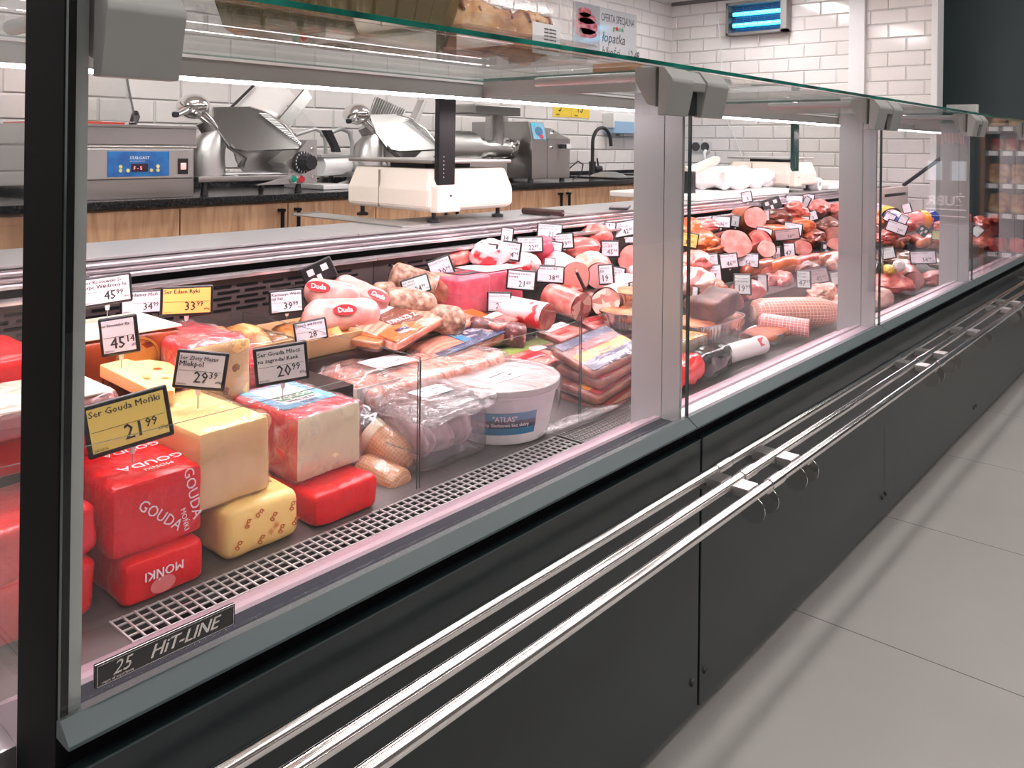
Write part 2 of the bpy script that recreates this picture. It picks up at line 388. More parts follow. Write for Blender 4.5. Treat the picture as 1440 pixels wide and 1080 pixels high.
for (y0, y1), lb in zip(cabs, cn):
    t = thing('base_cabinet', lb, 'cabinet', (-2.9,(y0+y1)/2,0), group=None)
    part('body', box((-3.47,y0+0.002,0.08),(-2.925,y1-0.002,0.864)), wood, t, smooth=False)
    part('plinth', box((-3.4,y0+0.002,0.0),(-2.97,y1-0.002,0.08)), black_mt, t, smooth=False)
    ym = (y0+y1)/2
    for d0, d1, hy in ((y0,ym,ym-0.038),(ym,y1,ym+0.038)):
        d = part('door', box((-2.922,d0+0.003,0.09),(-2.903,d1-0.003,0.855), 0.002), wood, t)
        h = box((-2.89,hy-0.006,0.69),(-2.878,hy+0.006,0.83), 0.002); box((-2.903,hy-0.012,0.822),(-2.878,hy+0.012,0.834), 0.002, bm=h); box((-2.903,hy-0.006,0.69),(-2.878,hy+0.006,0.70), bm=h)
        sub('handle', h, black_mt, d, t)
# ================================================================ display cases
YS = [0.29,1.373,2.472,3.579,4.68,5.78]
clab = ['first refrigerated glass display case, holding cheese and fish, with the name plate','second refrigerated glass display case, holding cold cuts and smoked meat','third refrigerated glass display case, holding netted meat','fourth refrigerated glass display case near the end of the counter','fifth and farthest refrigerated glass display case']
sill_dark = mat('sill_gasket', (0.012,0.015,0.025), 0.6, spec=0.08)
ledge_m = mat('ledge_metal', (0.48,0.36,0.42), 0.35, 0.35)
grid_m = mat('white_wire', (0.72,0.69,0.70), 0.35, 0.4)
liner = mat('dark_liner', (0.10,0.08,0.08), 0.4, 0.5)
duct = mat('air_channel', (0.008,0.007,0.008), 0.7, spec=0.1)
tray_m = mat('deck_steel', (0.20,0.18,0.18), 0.4, 0.7)
bolt_m = mat('bolt_black', (0.015,0.015,0.015), 0.4)
wallend = mat('case_liner_white', (0.6,0.56,0.57), 0.4)
for i in range(5):
    y0, y1 = YS[i], YS[i+1]; g = 0.0012
    t = thing('display_case', clab[i], 'display case', (-1.35,(y0+y1)/2,0))
    # base carcass
    part('base', abox(0.80,1.90,y0+g,y1-g,0.06,0.44), black_mt, t, smooth=False)
    for yy in (y0+0.08,y1-0.08):
        for aa in (0.87,1.82): part('foot', lathe([(0.0,0.0),(0.028,0.0),(0.028,0.01),(0.014,0.014),(0.014,0.061),(0,0.061)], 16, (-aa,yy,0)), black_pl, t)
    off = [0.04,0.045,0.03,0.03,0.03][i]
    s0 = y0+off if i else y0; s1 = y1+0.04
    if i == 4: s1 = y1
    fp = part('front_panel', abox(0.745,0.765,s0+g,s1-g,0.057,0.558,0.002), panel_m, t)
    for yy in (s0+0.022,s1-0.022): sub('bolt', lathe([(0,0),(0.0075,0),(0.006,0.004),(0.0,0.0045)], 14, (-0.745,yy,0.115), rot=(0,PI/2,0)), bolt_m, fp, t)
    sub('lit_edge_strip', abox(0.7435,0.7455,s0+g,s1-g,0.5565,0.5585,0.0006), trim_m, fp, t)  # added strip; its paler colour stands in for light on the top edge
    part('recess_strip', abox(0.758,0.80,y0+g,y1-g,0.43,0.578), black_mt, t, smooth=False)
    part('sill_trim', extrude_y([(0.752,0.605),(0.7505,0.606),(0.731,0.592),(0.7305,0.589),(0.736,0.588),(0.77,0.588),(0.77,0.600)], y0+g, y1-g, bev=0.0008), trim_m, t)
    bm = extrude_y([(0.759,0.597),(0.80,0.5965),(0.80,0.55),(0.759,0.55)], y0+g, y1-g); 
    part('glass_gasket', bm, sill_dark if i == 0 else ledge_m, t, smooth=False)  # after the first case, the pale grazing reflection is put into the colour
    bm = extrude_y([(0.80,0.597),(0.803,0.600),(0.815,0.598),(0.818,0.594),(0.83,0.5895),(0.84,0.586),(0.988,0.501),(0.988,0.49),(0.80,0.49)], y0+g, y1-g)
    part('front_ledge', bm, ledge_m, t)
    # grille
    z = 0.5; cell = 0.0155; bm = None
    na = 4
    ys0 = y0+(0.175 if i == 0 else 0.004)
    for k in range(na+1):
        aa = 0.9905+k*cell; bm = abox(aa-0.0010,aa+0.0010,ys0,y1-0.004,z-0.001,z+0.001,bm=bm)
    yy = ys0+0.001
    while yy < y1-0.004:
        bm = abox(0.9905,1.053,yy-0.0010,yy+0.0010,z-0.0002,z+0.0022,bm=bm); yy += (cell if i == 0 else 0.0085)
    part('air_grille', bm, grid_m if i == 0 else steel_soft, t, smooth=False)
    if i == 0: part('corner_plate', abox(0.845,1.052,y0+0.005,ys0,0.495,0.5005), tray_m, t, smooth=False)
    part('air_channel', abox(0.985,1.06,y0+g,y1-g,0.44,0.47), duct, t, smooth=False)
    part('deck', extrude_y([(1.055,0.499),(1.055,0.44),(1.64,0.44),(1.64,0.56)], y0+g, y1-g), tray_m, t, smooth=False)
    part('rear_liner', abox(1.64,1.655,y0+g,y1-g,0.44,0.806), liner, t, smooth=False)
    bm = None; rng = random.Random(i)
    for row in range(5):
        yy = y0+0.05+0.02*(row%2)
        while yy < y1-0.06:
            L = 0.052; bm = abox(1.6385,1.6402,yy,yy+L,0.735+row*0.0125,0.7405+row*0.0125,bm=bm); yy += L+0.013
    part('vent_slots', bm, black_mt, t, smooth=False)
    part('rear_lip', abox(1.625,1.66,y0+g,y1-g,0.806,0.814,0.001), alu_pink, t)
    part('rear_gap', abox(1.70,1.72,y0+g,y1-g,0.80,0.83), black_mt, t, smooth=False)
    part('rear_bumper', extrude_y([(1.70,0.862),(1.70,0.855),(1.688,0.853),(1.688,0.848),(1.694,0.846),(1.682,0.843),(1.682,0.838),(1.688,0.836),(1.678,0.832),(1.678,0.826),(1.73,0.826),(1.73,0.862)], y0+g, y1-g), alu_pink, t, smooth=False)
    part('rear_worktop', abox(1.70,1.955,y0+g,y1-g,0.858,0.868,0.0015), worktop_st, t)
    part('rear_panel', abox(1.90,1.935,y0+g,y1-g,0.06,0.858), grey_pt, t, smooth=False)
    # glass
    fg = part('front_glass', abox(0.7505,0.7565,y0+0.0015,y1-0.0015,0.598,1.2385), [glass, thin_edge], t, smooth=False)
    for p in fg.data.polygons:
        if abs(p.normal.x) < 0.5: p.material_index = 1
    tg = part('top_glass', abox(0.744,1.32,y0+0.0015,y1-0.0015,1.2405,1.2475), [glass_u, green_edge], t, smooth=False)
    for p in tg.data.polygons:
        if abs(p.normal.z) < 0.5: p.material_index = 1
    part('light_beam', abox(1.266,1.345,y0+g,y1-g,1.2035,1.2395,0.001), grey_pt, t, smooth=False)
    part('light_strip', abox(1.268,1.338,y0+0.01,y1-0.01,1.2028,1.2036), led_em, t)
    part('beam_edge', abox(1.263,1.2655,y0+g,y1-g,1.234,1.2385), white_pl, t, smooth=False)
    # supports
    if i > 0:
        bm = abox(0.80,0.866,y0-0.012,y0-0.002,0.50,1.2035,0.001); part('support_post', bm, mirror_gr, t)
    part('cross_panel', abox(0.868,1.264,y1-0.008,y1-0.0015,1.206,1.2395), grey_pt, t, smooth=False)
    part('end_post', abox(0.762,0.799,y1-0.012,y1-0.003,0.58,1.2035,0.001), mirror_gr, t)
    part('rear_post', abox(1.275,1.30,y1-0.03,y1-0.008,0.86,1.2035,0.002), grey_pt, t) if False else None
    # clamps holding the glass
    prof = [(0.748,1.2395),(0.737,1.2375),(0.722,1.2185),(0.7205,1.212),(0.733,1.155),(0.7495,1.155)]
    if i == 0: cl = [(y0+0.021,y0+0.092)]
    else: cl = [(y0+0.004,y0+0.088)]
    if i < 4: cl.append((y1-0.122,y1-0.045))
    for c0, c1 in cl:
        c = part('glass_clamp', extrude_y(prof, c0, c1, bev=0.002), grey_pl, t)
        bm = extrude_y([(0.757,1.2395),(0.757,1.17),(0.775,1.175),(0.80,1.215),(0.80,1.2395)], c0+0.006, c1-0.006, bev=0.002)
        sub('clamp_back', bm, grey_pl, c, t)
        if c0 > y1-0.2 or i == 0:
            sub('strut', tube([(-0.79,(c0+c1)/2,1.226),(-1.05,(c0+c1)/2,1.226)],0.009,12), mirror_gr, c, t)
    if i < 4:
        c = part('clamp_link', extrude_y([(0.747,1.2385),(0.735,1.2335),(0.722,1.215),(0.724,1.200),(0.747,1.200)], y1-0.045, y1-0.001, bev=0.0015), grey_pl, t)
        sub('hinge_rack', abox(0.738,0.749,y1-0.042,y1-0.004,1.157,1.200,0.001), black_pl, c, t)
    # bag rails
    rl = ['polished three-tube bag rail along the first case, nearest the camera','polished three-tube bag rail along the second case','polished three-tube bag rail along the third case','polished three-tube bag rail along the fourth case','polished three-tube bag rail along the fifth case'][i]
    e0 = 0.05 if i == 0 else y0+0.088; e1 = y1+0.084 if i < 4 else y1
    rt_ = thing('bag_rail', rl, 'bag rail', (-0.66,(e0+e1)/2,0.511), group='bag rails along the front of the counter')
    r = 0.0088
    for q, aa in enumerate((0.712,0.662,0.610)):
        ra = part('tube', tube([(-aa,e0,0.511),(-aa,e1-0.001,0.511)], r, 24), chrome, rt_)
        if i < 4:
            sub('collar', tube([(-aa,e1-0.05,0.511),(-aa,e1-0.0008,0.511)], r+0.0016, 24), chrome, ra, rt_)
            sub('joint_plug', tube([(-aa,e1-0.001,0.511),(-aa,e1+0.0028,0.511)], r-0.0012, 20), black_pl, ra, rt_)
    ypos = [e1-0.085]+([e0+0.095] if i else [])+([e1-0.6] if i == 2 else [])
    for yb in ypos:
        c = part('bracket', abox(0.616,0.7445,yb-0.012,yb+0.012,0.488,0.4985,0.002), chrome, rt_)
        for a0, a1 in ((0.622,0.652),(0.672,0.702)):
            sub('spacer', abox(a0,a1,yb-0.020,yb+0.020,0.4995,0.5150,0.0015), steel_soft, c, rt_)
        for dy in (-0.026,0.030): sub('end_disc', tube([(-0.612,yb+dy-0.001,0.487),(-0.612,yb+dy+0.001,0.487)],0.023,28), chrome, c, rt_)
    if i == 0:
        part('corner_post', abox(0.757,0.845,y0+0.0005,y0+0.011,0.30,1.30,0.001), black_mt, t)
        part('corner_post_back', abox(0.762,0.872,y0+0.011,y0+0.023,0.58,1.2395), mirror_gr, t, smooth=False)
        eg = part('end_glass', abox(0.846,1.62,y0+0.001,y0+0.007,0.54,1.2385), [glass, thin_edge], t, smooth=False)
        for p in eg.data.polygons:
            if abs(p.normal.y) < 0.5: p.material_index = 1
        part('end_sill', abox(0.846,1.64,y0-0.035,y0+0.010,0.50,0.54,0.003), alu_pink, t)
        part('end_panel', abox(0.757,1.93,y0-0.02,y0+0.0,0.05,0.50,0.002), panel_m, t)
        # name plate on the glass
        np_ = part('name_plate', abox(0.7455,0.7500,0.318,0.453,0.6215,0.642,0.0012), mat('gloss_black',(0.004,0.004,0.005),0.12,coat=0.5), t)
        M = frame((-0.7453,0.366,0.6265),(0,1,0),(0,0,1))
        silver = mat('silver_letters', (0.75,0.73,0.70), 0.25, 0.9)
        bm = text_at('HiT-LINE', 0.0165, M, bold=True, shear=0.35, sx=1.05)
        M = frame((-0.7453,0.333,0.6275),(0,1,0),(0,0,1)); text_at('25', 0.0165, M, bm=bm, shear=0.3)
        M = frame((-0.7453,0.324,0.6238),(0,1,0),(0,0,1)); text_at('years of experience', 0.0035, M, bm=bm)
        # thin frame line
        for z0, z1 in ((0.6225,0.6228),(0.6407,0.6410)): abox(0.7450,0.7456,0.320,0.451,z0,z1,bm=bm)
        for yy in (0.3198,0.4508): abox(0.7450,0.7456,yy,yy+0.0003,0.6225,0.6410,bm=bm)
        sub('lettering', bm, silver, np_, t)
    if i == 4:
        part('end_cap', abox(0.755,1.93,y1,y1+0.012,0.05,0.60), panel_m, t, smooth=False)
# low inner panes
low = [('front', None)]
def pane(a0, a1, y0, y1, z0, z1, label, wide, axis):
    bm = abox(a0,a1,y0,y1,z0,z1)
    o = solo('inner_pane', bm, [glass_t, thin_edge], label, 'glass pane', smooth=False)
    for p in o.data.polygons:
        if abs(p.normal['xyz'.index(axis)]) < 0.5: p.material_index = 1
pane(1.067,1.070,0.345,0.997,0.5,0.722,'low front pane before the cheese in the first case',1,'x')
pane(1.067,1.070,1.003,1.472,0.5,0.722,'low front pane before the white fish bucket',1,'x')
pane(1.067,1.070,1.478,3.55,0.51,0.722,'long low front pane before the foil trays and netted hams',1,'x')
pane(1.067,1.63,0.9985,1.0015,0.56,0.73,'low dividing pane between the red cheeses and the fish trays',1,'y')
pane(1.067,1.63,1.4735,1.4765,0.56,0.73,'low dividing pane to the right of the sausage packs',1,'y')
# ================================================================ camera + render
cam = bpy.data.cameras.new('camera'); co = bpy.data.objects.new('camera', cam); COL.objects.link(co)
fw = Vector((-S_,C_,0)); rt = Vector((C_,S_,0)); up = Vector((0,0,1))
cR = math.cos(ROLL); sR = math.sin(ROLL)
Rr = rt*cR+up*sR; Ur = up*cR-rt*sR
Mc = Matrix.Identity(4)
for k in range(3): Mc[k][0] = Rr[k]; Mc[k][1] = Ur[k]; Mc[k][2] = -fw[k]
Mc[2][3] = CH; co.matrix_world = Mc
cam.sensor_width = 36; cam.lens = F/1440*36; cam.shift_y = -(540-PY0)/1440; cam.clip_start = 0.02
scene.camera = co
wd = bpy.data.worlds.new('world'); scene.world = wd; wd.use_nodes = True
wd.node_tree.nodes['Background'].inputs[0].default_value = (0.5,0.48,0.47,1); wd.node_tree.nodes['Background'].inputs[1].default_value = 0.3
scene.view_settings.view_transform = 'Standard'; scene.view_settings.look = 'None'
scene.view_settings.exposure = 0.95; scene.view_settings.gamma = 1
scene.cycles.transparent_max_bounces = 32; scene.cycles.max_bounces = 10; scene.cycles.glossy_bounces = 6
# ================================================================ kitchen scales on the case worktop
scale_blk = mat('scale_black', (0.01,0.01,0.012), 0.3)
blue_gl = mat('blue_light_plastic', (0.02,0.35,0.55), 0.3)
def kitchen_scale(x, y, label, m_pole, w=0.385, d=0.40, ry=0.0):
    """x,y: corner nearest the camera (customer side, low Y); goes back in -X and along +Y"""
    t = thing('kitchen_scale', label, 'scale', (x-d/2,y+w/2,0.869), (0,0,ry), 'price scales on the case worktop')
    zb = 0.033
    def prof(b0, b1):    # tapering body
        bm = bmesh.new(); vs = []
        rings = [(-0.012,zb+0.0),(0.0,zb+0.012),(0.0,zb+0.012+0.05),(-0.018,zb+0.125)]
        rng = []
        for o_, z in rings:
            x0, x1, y0_, y1_ = -d/2-o_*0-(o_ if o_ > 0 else o_), d/2+(o_), -w/2-(o_), w/2+o_
            x0 = -d/2-o_
            c = 0.028
            rr = [bm.verts.new((px_, py_, z)) for px_, py_ in ((x0+c,y0_),(x1-c,y0_),(x1,y0_+c),(x1,y1_-c),(x1-c,y1_),(x0+c,y1_),(x0,y1_-c),(x0,y0_+c))]
            rng.append(rr)
        for A, B in zip(rng, rng[1:]):
            for k in range(8): bm.faces.new((A[k],A[(k+1)%8],B[(k+1)%8],B[k]))
        bm.faces.new(rng[0][::-1]); bm.faces.new(rng[-1])
        bmesh.ops.recalc_face_normals(bm, faces=bm.faces)
        bmesh.ops.bevel(bm, geom=bm.edges[:], offset=0.003, segments=2, affect='EDGES', clamp_overlap=True)
        return bm
    b = part('body', prof(0,0), cream, t, world=False)
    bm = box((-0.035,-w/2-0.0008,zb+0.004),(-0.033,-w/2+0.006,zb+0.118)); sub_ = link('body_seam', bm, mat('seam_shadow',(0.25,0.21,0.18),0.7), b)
    yq = -w/2+0.058
    p = part('pole_socket', box((d/2-0.028,yq-0.048,zb-0.002),(d/2+0.008,yq+0.048,zb+0.078),0.006,3), cream, t, world=False)
    link('screw', lathe([(0,0),(0.004,0),(0.003,0.002),(0,0.002)],12,(d/2+0.008,yq+0.005,zb+0.047),rot=(0,PI/2,0)), bolt_m, p)
    pl = part('pole', box((d/2-0.024,yq-0.034,zb+0.078),(d/2-0.004,yq+0.034,0.372),0.003), m_pole, t, world=False)
    bm = None
    for k in range(6): bm = box((d/2-0.0045,yq-0.016,zb+0.10+k*0.012),(d/2-0.0035,yq-0.013,zb+0.103+k*0.012),bm=bm)
    link('pole_mark', bm, white_pl, pl)
    part('neck', box((-0.08,-0.10,zb+0.124),(0.08,0.10,zb+0.141)), black_pl, t, world=False)
    part('pan', box((-d/2+0.01,-w/2+0.012,zb+0.141),(d/2-0.022,w/2-0.005,zb+0.152),0.004), steel_soft, t, world=False)
    for sx in (-1,1):
        for sy in (-1,1):
            part('foot', lathe([(0,0),(0.019,0),(0.019,0.008),(0.007,0.012),(0.007,0.036),(0,0.036)],18,(sx*(d/2-0.045),sy*(w/2-0.045),0)), black_pl, t, world=False)
    return t
kitchen_scale(-1.752, 1.687, 'cream price scale with a black display pole standing nearest the camera', scale_blk, 0.375, 0.42)
kitchen_scale(-1.752, 4.294, 'cream price scale with a dark green pole behind the second case, by the white boards', mat('green_pole',(0.004,0.05,0.04),0.2), 0.358, 0.39)
solo('scale_tray', box((-2.26,1.555,0.8685),(-1.735,1.66,0.8725),0.001, bm=box((-2.26,1.555,0.8725),(-2.25,1.66,0.876))), steel_soft, 'flat steel plate lying on the case worktop left of the black-poled scale', 'metal plate')
# ================================================================ vacuum packer
t = thing('vacuum_packer', 'stainless vacuum packing machine with a blue control panel and open clear lid', 'vacuum packer', (-3.19,1.36,0.893))
X0, X1, Y0_, Y1_ = -3.44, -2.952, 1.085, 1.598
body = part('body', box((X0,Y0_,0.893),(X1,Y1_,1.085),0.003), steel, t)
part('upper_body', box((X0,Y0_,1.086),(X1+0.006,Y1_+0.005,1.146),0.002, bm=box((X0-0.002,Y0_,1.146),(X1+0.012,Y1_+0.008,1.156),0.001)), steel, t)
part('rim_rail', box((X1+0.001,Y0_,1.074),(X1+0.009,Y1_+0.006,1.081),0.002), chrome, t)
xf = X1+0.001
fp = part('control_fascia', box((xf,Y0_+0.01,0.962),(xf+0.010,Y1_-0.008,1.072),0.006,3), steel_soft, t)
xp = xf+0.010
bp_ = part('display_panel', box((xp,1.275,0.973),(xp+0.003,1.495,1.062),0.002), mat('panel_blue',(0.015,0.12,0.42),0.3,stops=[(0.35,(0.012,0.10,0.36)),(0.7,(0.02,0.20,0.55))],scale=20), t)
bm = box((xp+0.003,1.355,0.990),(xp+0.0045,1.415,1.018)); 
sub('display_window', bm, mat('display_dark',(0.03,0.008,0.02),0.2), bp_, t)
M = frame((xp+0.0045,1.363,0.997),(0,1,0),(0,0,1)); sub('digits', text_at('F - 5', 0.017, M), emitmat('red_digits',(1,0.05,0.1),1.0), bp_, t)
M = frame((xp+0.0032,1.350,1.034),(0,1,0),(0,0,1)); bm = text_at('STALGAST', 0.015, M, bold=True)
M = frame((xp+0.0032,1.352,1.026),(0,1,0),(0,0,1)); text_at('gastronomic equipment', 0.0055, M, bm=bm); sub('maker_name', bm, white_pl, bp_, t)
ylw = mat('yellow_button',(0.80,0.72,0.25),0.4)
for yy, zz in ((1.318,1.008),(1.318,0.994),(1.344,0.994),(1.428,0.994),(1.452,0.994),(1.452,1.008)):
    sub('button', lathe([(0,0),(0.0068,0),(0.006,0.002),(0,0.002)],14,(xp+0.003,yy,zz),rot=(0,PI/2,0)), ylw, bp_, t)
g_ = part('pressure_gauge', lathe([(0,0),(0.030,0),(0.030,0.006),(0.026,0.008),(0.024,0.004),(0,0.004)],32,(xp,1.176,1.030),rot=(0,PI/2,0)), black_pl, t)
sub('gauge_face', lathe([(0,0.0045),(0.0235,0.0045)],32,(xp,1.176,1.030),rot=(0,PI/2,0)), white_pl, g_, t)
bm = prism([Vector((xp+0.0052,1.176-0.012,1.042)),Vector((xp+0.0052,1.176+0.014,1.021)),Vector((xp+0.0052,1.176+0.009,1.018))],(0.0006,0,0)); lathe([(0,0),(0.004,0),(0.003,0.002),(0,0.002)],12,(xp+0.005,1.176,1.030),rot=(0,PI/2,0),bm=bm)
sub('gauge_needle', bm, black_pl, g_, t)
sw = part('power_switch', box((xp,1.528,0.978),(xp+0.003,1.568,1.036),0.002), black_pl, t)
sub('rocker', box((xp+0.003,1.537,0.995),(xp+0.008,1.558,1.020),0.002), emitmat('red_rocker',(0.9,0.08,0.06),0.5), sw, t)
# open domed lid
lid = [at(190,176,3.0),at(232,118,3.25),at(242,100,3.32)]
lidm = glassmat('lid_acrylic',(0.93,0.94,0.94),0.07)
bm = prism([W(2.98,1.10,1.16),W(2.98,1.39,1.16),W(3.33,1.50,1.40),W(3.33,1.13,1.40)],(0.0,-0.006,0.006)); part('lid', bm, lidm, t, smooth=False)
bm = prism([W(2.98,1.386,1.160),W(3.33,1.497,1.40),W(3.33,1.51,1.37),W(3.0,1.40,1.155)],(0,0.004,0)); part('lid_edge', bm, black_pl, t)
part('lid_hinge', tube([W(3.05,1.41,1.156),W(3.07,1.43,1.19),W(3.06,1.425,1.205)],[0.014,0.016,0.010],10), black_pl, t)
part('film_bar', box((-3.42,Y0_+0.02,1.157),(-3.0,1.36,1.164),0.002), mat('red_strip',(0.75,0.04,0.03),0.4), t)
solo('paper_sheet', box((-3.30,1.22,1.1645),(-3.05,1.34,1.1665)), mat('yellow_card',(0.75,0.42,0.10),0.6), 'yellow card lying on top of the vacuum packer', 'card')
# ================================================================ meat slicers
rib = mat('ribbed_steel', (0.28,0.27,0.265), 0.3, 1.0)
green_b = mat('green_button',(0.0,0.35,0.22),0.3); red_b = mat('red_button',(0.75,0.02,0.03),0.3)
def slicer(dx, dy, label, extra=False):
    """outline measured on the left slicer, moved along the wall for the second"""
    off = Vector((dx, dy, 0))
    A = lambda px, py, a: at(px,py,a)+off
    base = A(345,255,3.0); t = thing('meat_slicer', label, 'meat slicer', (base.x,base.y,0.894))
    # base casting
    pts = [A(275,249,2.96),A(321,255,2.93),A(355,262,2.92),A(447,258,2.93),A(447,196,2.93),A(432,197,2.94),A(418,214,2.94),A(398,229,2.94),A(406,236,2.94),A(403,249,2.94),A(330,252,2.94)]
    xx = -2.935+dx
    pts = [Vector((xx,p.y,p.z)) for p in pts]
    part('control_housing', prism(pts[3:10]+[Vector((xx,pts[3].y-0.30,pts[3].z))], (-0.12,0,0), bev=0.002), steel_soft, t)
    y0 = pts[0].y; y1 = pts[3].y
    part('base_plate', box((xx-0.38,y0,0.945),(xx-0.002,y1-0.1,0.968),0.004), steel, t)
    for yy in (y0+0.05,y1-0.06):
        for q in (xx-0.05,xx-0.33): part('foot', lathe([(0,0),(0.016,0),(0.011,0.025),(0.011,0.062),(0,0.062)],14,(q,yy,0.894)), black_pl, t)
    # motor column below the sharpener
    part('motor_column', tube([A(292,250,3.05),A(290,225,3.05),A(293,208,3.06),A(303,190,3.08),A(297,178,3.09)],[0.070,0.070,0.066,0.050,0.035],20), steel_soft, t)
    part('neck', tube([A(300,190,3.07),A(287,170,3.08)],[0.035,0.035],20), steel, t)
    bm = blob(0.072,0.062,0.050,3,0.03,1.2,3); o = A(272,150,3.08)
    bmesh.ops.translate(bm, vec=o, verts=bm.verts); sh = part('sharpener_cover', bm, chrome, t)
    sub('sharpener_lever', tube([A(262,155,3.03),A(252,160,3.0),A(245,163,2.98)],[0.014,0.011,0.008],12), chrome, sh, t)
    sub('sharpener_knob', lathe([(0,-0.012),(0.012,-0.009),(0.014,0),(0.012,0.009),(0,0.012)],14,A(247,161,2.98)), black_pl, sh, t)
    sub('sharpener_arm', tube([A(283,160,3.04),A(296,172,3.04),A(302,180,3.05)],[0.022,0.018,0.015],12), chrome, sh, t)
    # tilted gauge plate
    P = [A(298,153,3.10),A(352,152,3.10),A(372,160,3.06),A(400,177,3.02),A(424,207,2.97),A(418,211,2.96),A(345,214,2.96),A(322,210,2.98),A(300,178,3.06)]
    n_ = (P[2]-P[6]).cross(P[0]-P[6]).normalized()
    gp = part('gauge_plate', prism(P, n_*0.012, bev=0.002), alu_dark, t)
    bm = None
    a0, a1 = A(362,160,3.05), A(421,206,2.965); b0, b1 = A(378,160,3.06), A(426,205,2.97)
    for k in range(22):
        s = k/21; p = a0.lerp(a1,s); q = p.lerp(b0.lerp(b1,s),0.9)
        bm = tube([p+Vector((0.014,0,0)),q+Vector((0.014,0,0.0))],0.0022,6,bm=bm)
    sub('plate_ribs', bm, rib, gp, t)
    bm = tube([A(352,151,3.085),A(373,158,3.05),A(401,176,3.01),A(425,206,2.96)],0.005,8); sub('plate_rim', bm, chrome, gp, t)
    # holes in the plate as small studs
    bm = None
    for px_, py_ in ((331,173),(366,172),(347,187),(366,206)): bm = tube([A(px_,py_,2.985)-Vector((0.0,0,0)),A(px_,py_,2.975)],0.004,8,bm=bm)
    # dial and buttons on the housing front
    fx = xx+0.001
    dl = A(424,228,2.935); dl.x = fx
    k_ = part('thickness_dial', lathe([(0,0),(0.046,0),(0.046,0.016),(0.040,0.020),(0,0.020)],28,dl,rot=(0,PI/2,0)), black_pl, t)
    sub('dial_grip', lathe([(0,0.018),(0.034,0.018),(0.033,0.062),(0.028,0.070),(0,0.070)],20,dl,rot=(0,PI/2,0),flute=0.05,fn=10), black_pl, k_, t)
    bm = None
    for k in range(15):
        an = k*0.34+0.6; bm = box((fx+0.0185,dl.y+0.041*math.cos(an)-0.0012,dl.z+0.041*math.sin(an)-0.004),(fx+0.0215,dl.y+0.041*math.cos(an)+0.0012,dl.z+0.041*math.sin(an)+0.004),bm=bm)
    sub('dial_marks', bm, white_pl, k_, t)
    for (px_, py_, m_, nm, r_) in ((413,252,green_b,'start_button',0.014),(424,252,red_b,'stop_button',0.015)):
        o = A(px_,py_,2.93); o.x = fx
        b_ = part(nm, lathe([(0,0),(r_,0),(r_,0.006),(r_*0.8,0.010),(0,0.010)],18,o,rot=(0,PI/2,0)), m_, t)
        sub('button_ring', lathe([(r_,0),(r_+0.0035,0),(r_+0.0035,0.005),(r_,0.005)],18,o,rot=(0,PI/2,0)), chrome, b_, t)
    for px_, py_ in ((440,248),(440,210),(410,241)):
        o = A(px_,py_,2.93); o.x = fx; part('screw_cap', lathe([(0,0),(0.009,0),(0.007,0.005),(0,0.005)],16,o,rot=(0,PI/2,0)), chrome, t)
    # blade cover behind the plate, carriage arm
    part('blade_guard', lathe([(0,0),(0.15,0),(0.15,0.012),(0.11,0.028),(0,0.028)],40,A(372,205,3.14),rot=(0,PI/2,0)), steel_soft, t)
    part('carriage_arm', tube([A(322,205,2.98),A(345,222,2.97),A(338,235,2.99)],[0.012,0.010,0.014],12), alu_dark, t)
    if extra:
        # ribbed food tray standing up behind
        Q = [A(300,166,3.20),A(322,122,3.24),A(381,145,3.24),A(362,166,3.20)]
        n2 = (Q[1]-Q[0]).cross(Q[2]-Q[0]).normalized()
        tr_ = part('food_tray', prism(Q, n2*0.008, bev=0.001), rib, t); bm = None
        for k in range(13):
            s = (k+0.7)/13.5; bm = tube([Q[0].lerp(Q[3],s)+Vector((0.006,0,0)),Q[1].lerp(Q[2],s)+Vector((0.006,0,0))],0.0035,8,bm=bm)
        sub('tray_ribs', bm, steel, tr_, t)
        part('end_weight', prism([A(376,166,3.16),A(400,128,3.2),A(405,130,3.2),A(384,170,3.16)],(0.05,0,0),bev=0.002), steel_soft, t)
    else:
        Q = [A(330,152,3.20),A(362,118,3.22),A(403,122,3.22),A(415,136,3.20),A(390,165,3.16)]
        n2 = (Q[1]-Q[0]).cross(Q[2]-Q[0]).normalized()
        part('food_tray', prism(Q, n2*0.008, bev=0.001), mat('white_tray',(0.72,0.68,0.66),0.45), t)
        part('tray_rail', tube([A(323,153,3.18),A(358,119,3.20)],0.006,10), black_pl, t)
        part('meat_gripper', prism([A(388,170,3.10),A(428,123,3.16),A(437,138,3.14),A(403,181,3.08)],(0.014,0,0.0),bev=0.002), alu_dark, t)
        part('gripper_box', prism([A(405,158,3.06),A(411,150,3.07),A(434,176,3.02),A(428,182,3.02),A(402,182,3.04)],(0.05,0,0),bev=0.002), glass_t, t)
    return t, A
s1, A1 = slicer(0, 0, 'meat slicer with a dark tilted plate and chrome knob beside the vacuum packer')
s2, A2 = slicer(0.0, 0.805, 'meat slicer with an upright ribbed tray standing behind the front scale', True)
for k, (rz, dz) in enumerate(((0.1,0.0),(-0.15,0.0022),(0.3,0.0044))):
    o = A1(360,245,2.99)
    bm = box((-0.09,-0.13,0),(0.09,0.13,0.002),rot=None); bmesh.ops.transform(bm, matrix=Matrix.Translation((o.x-0.06,o.y,0.969+dz))@Matrix.Rotation(rz,4,'Z'), verts=bm.verts)
    solo('paper_stack', bm, paper, ['loose white paper sheet under the slicer plate, lowest of three','loose white paper sheet under the slicer plate, middle of three','loose white paper sheet under the slicer plate, topmost of three'][k], 'paper sheet', smooth=False)
bm = None; o = A1(330,246,2.98)
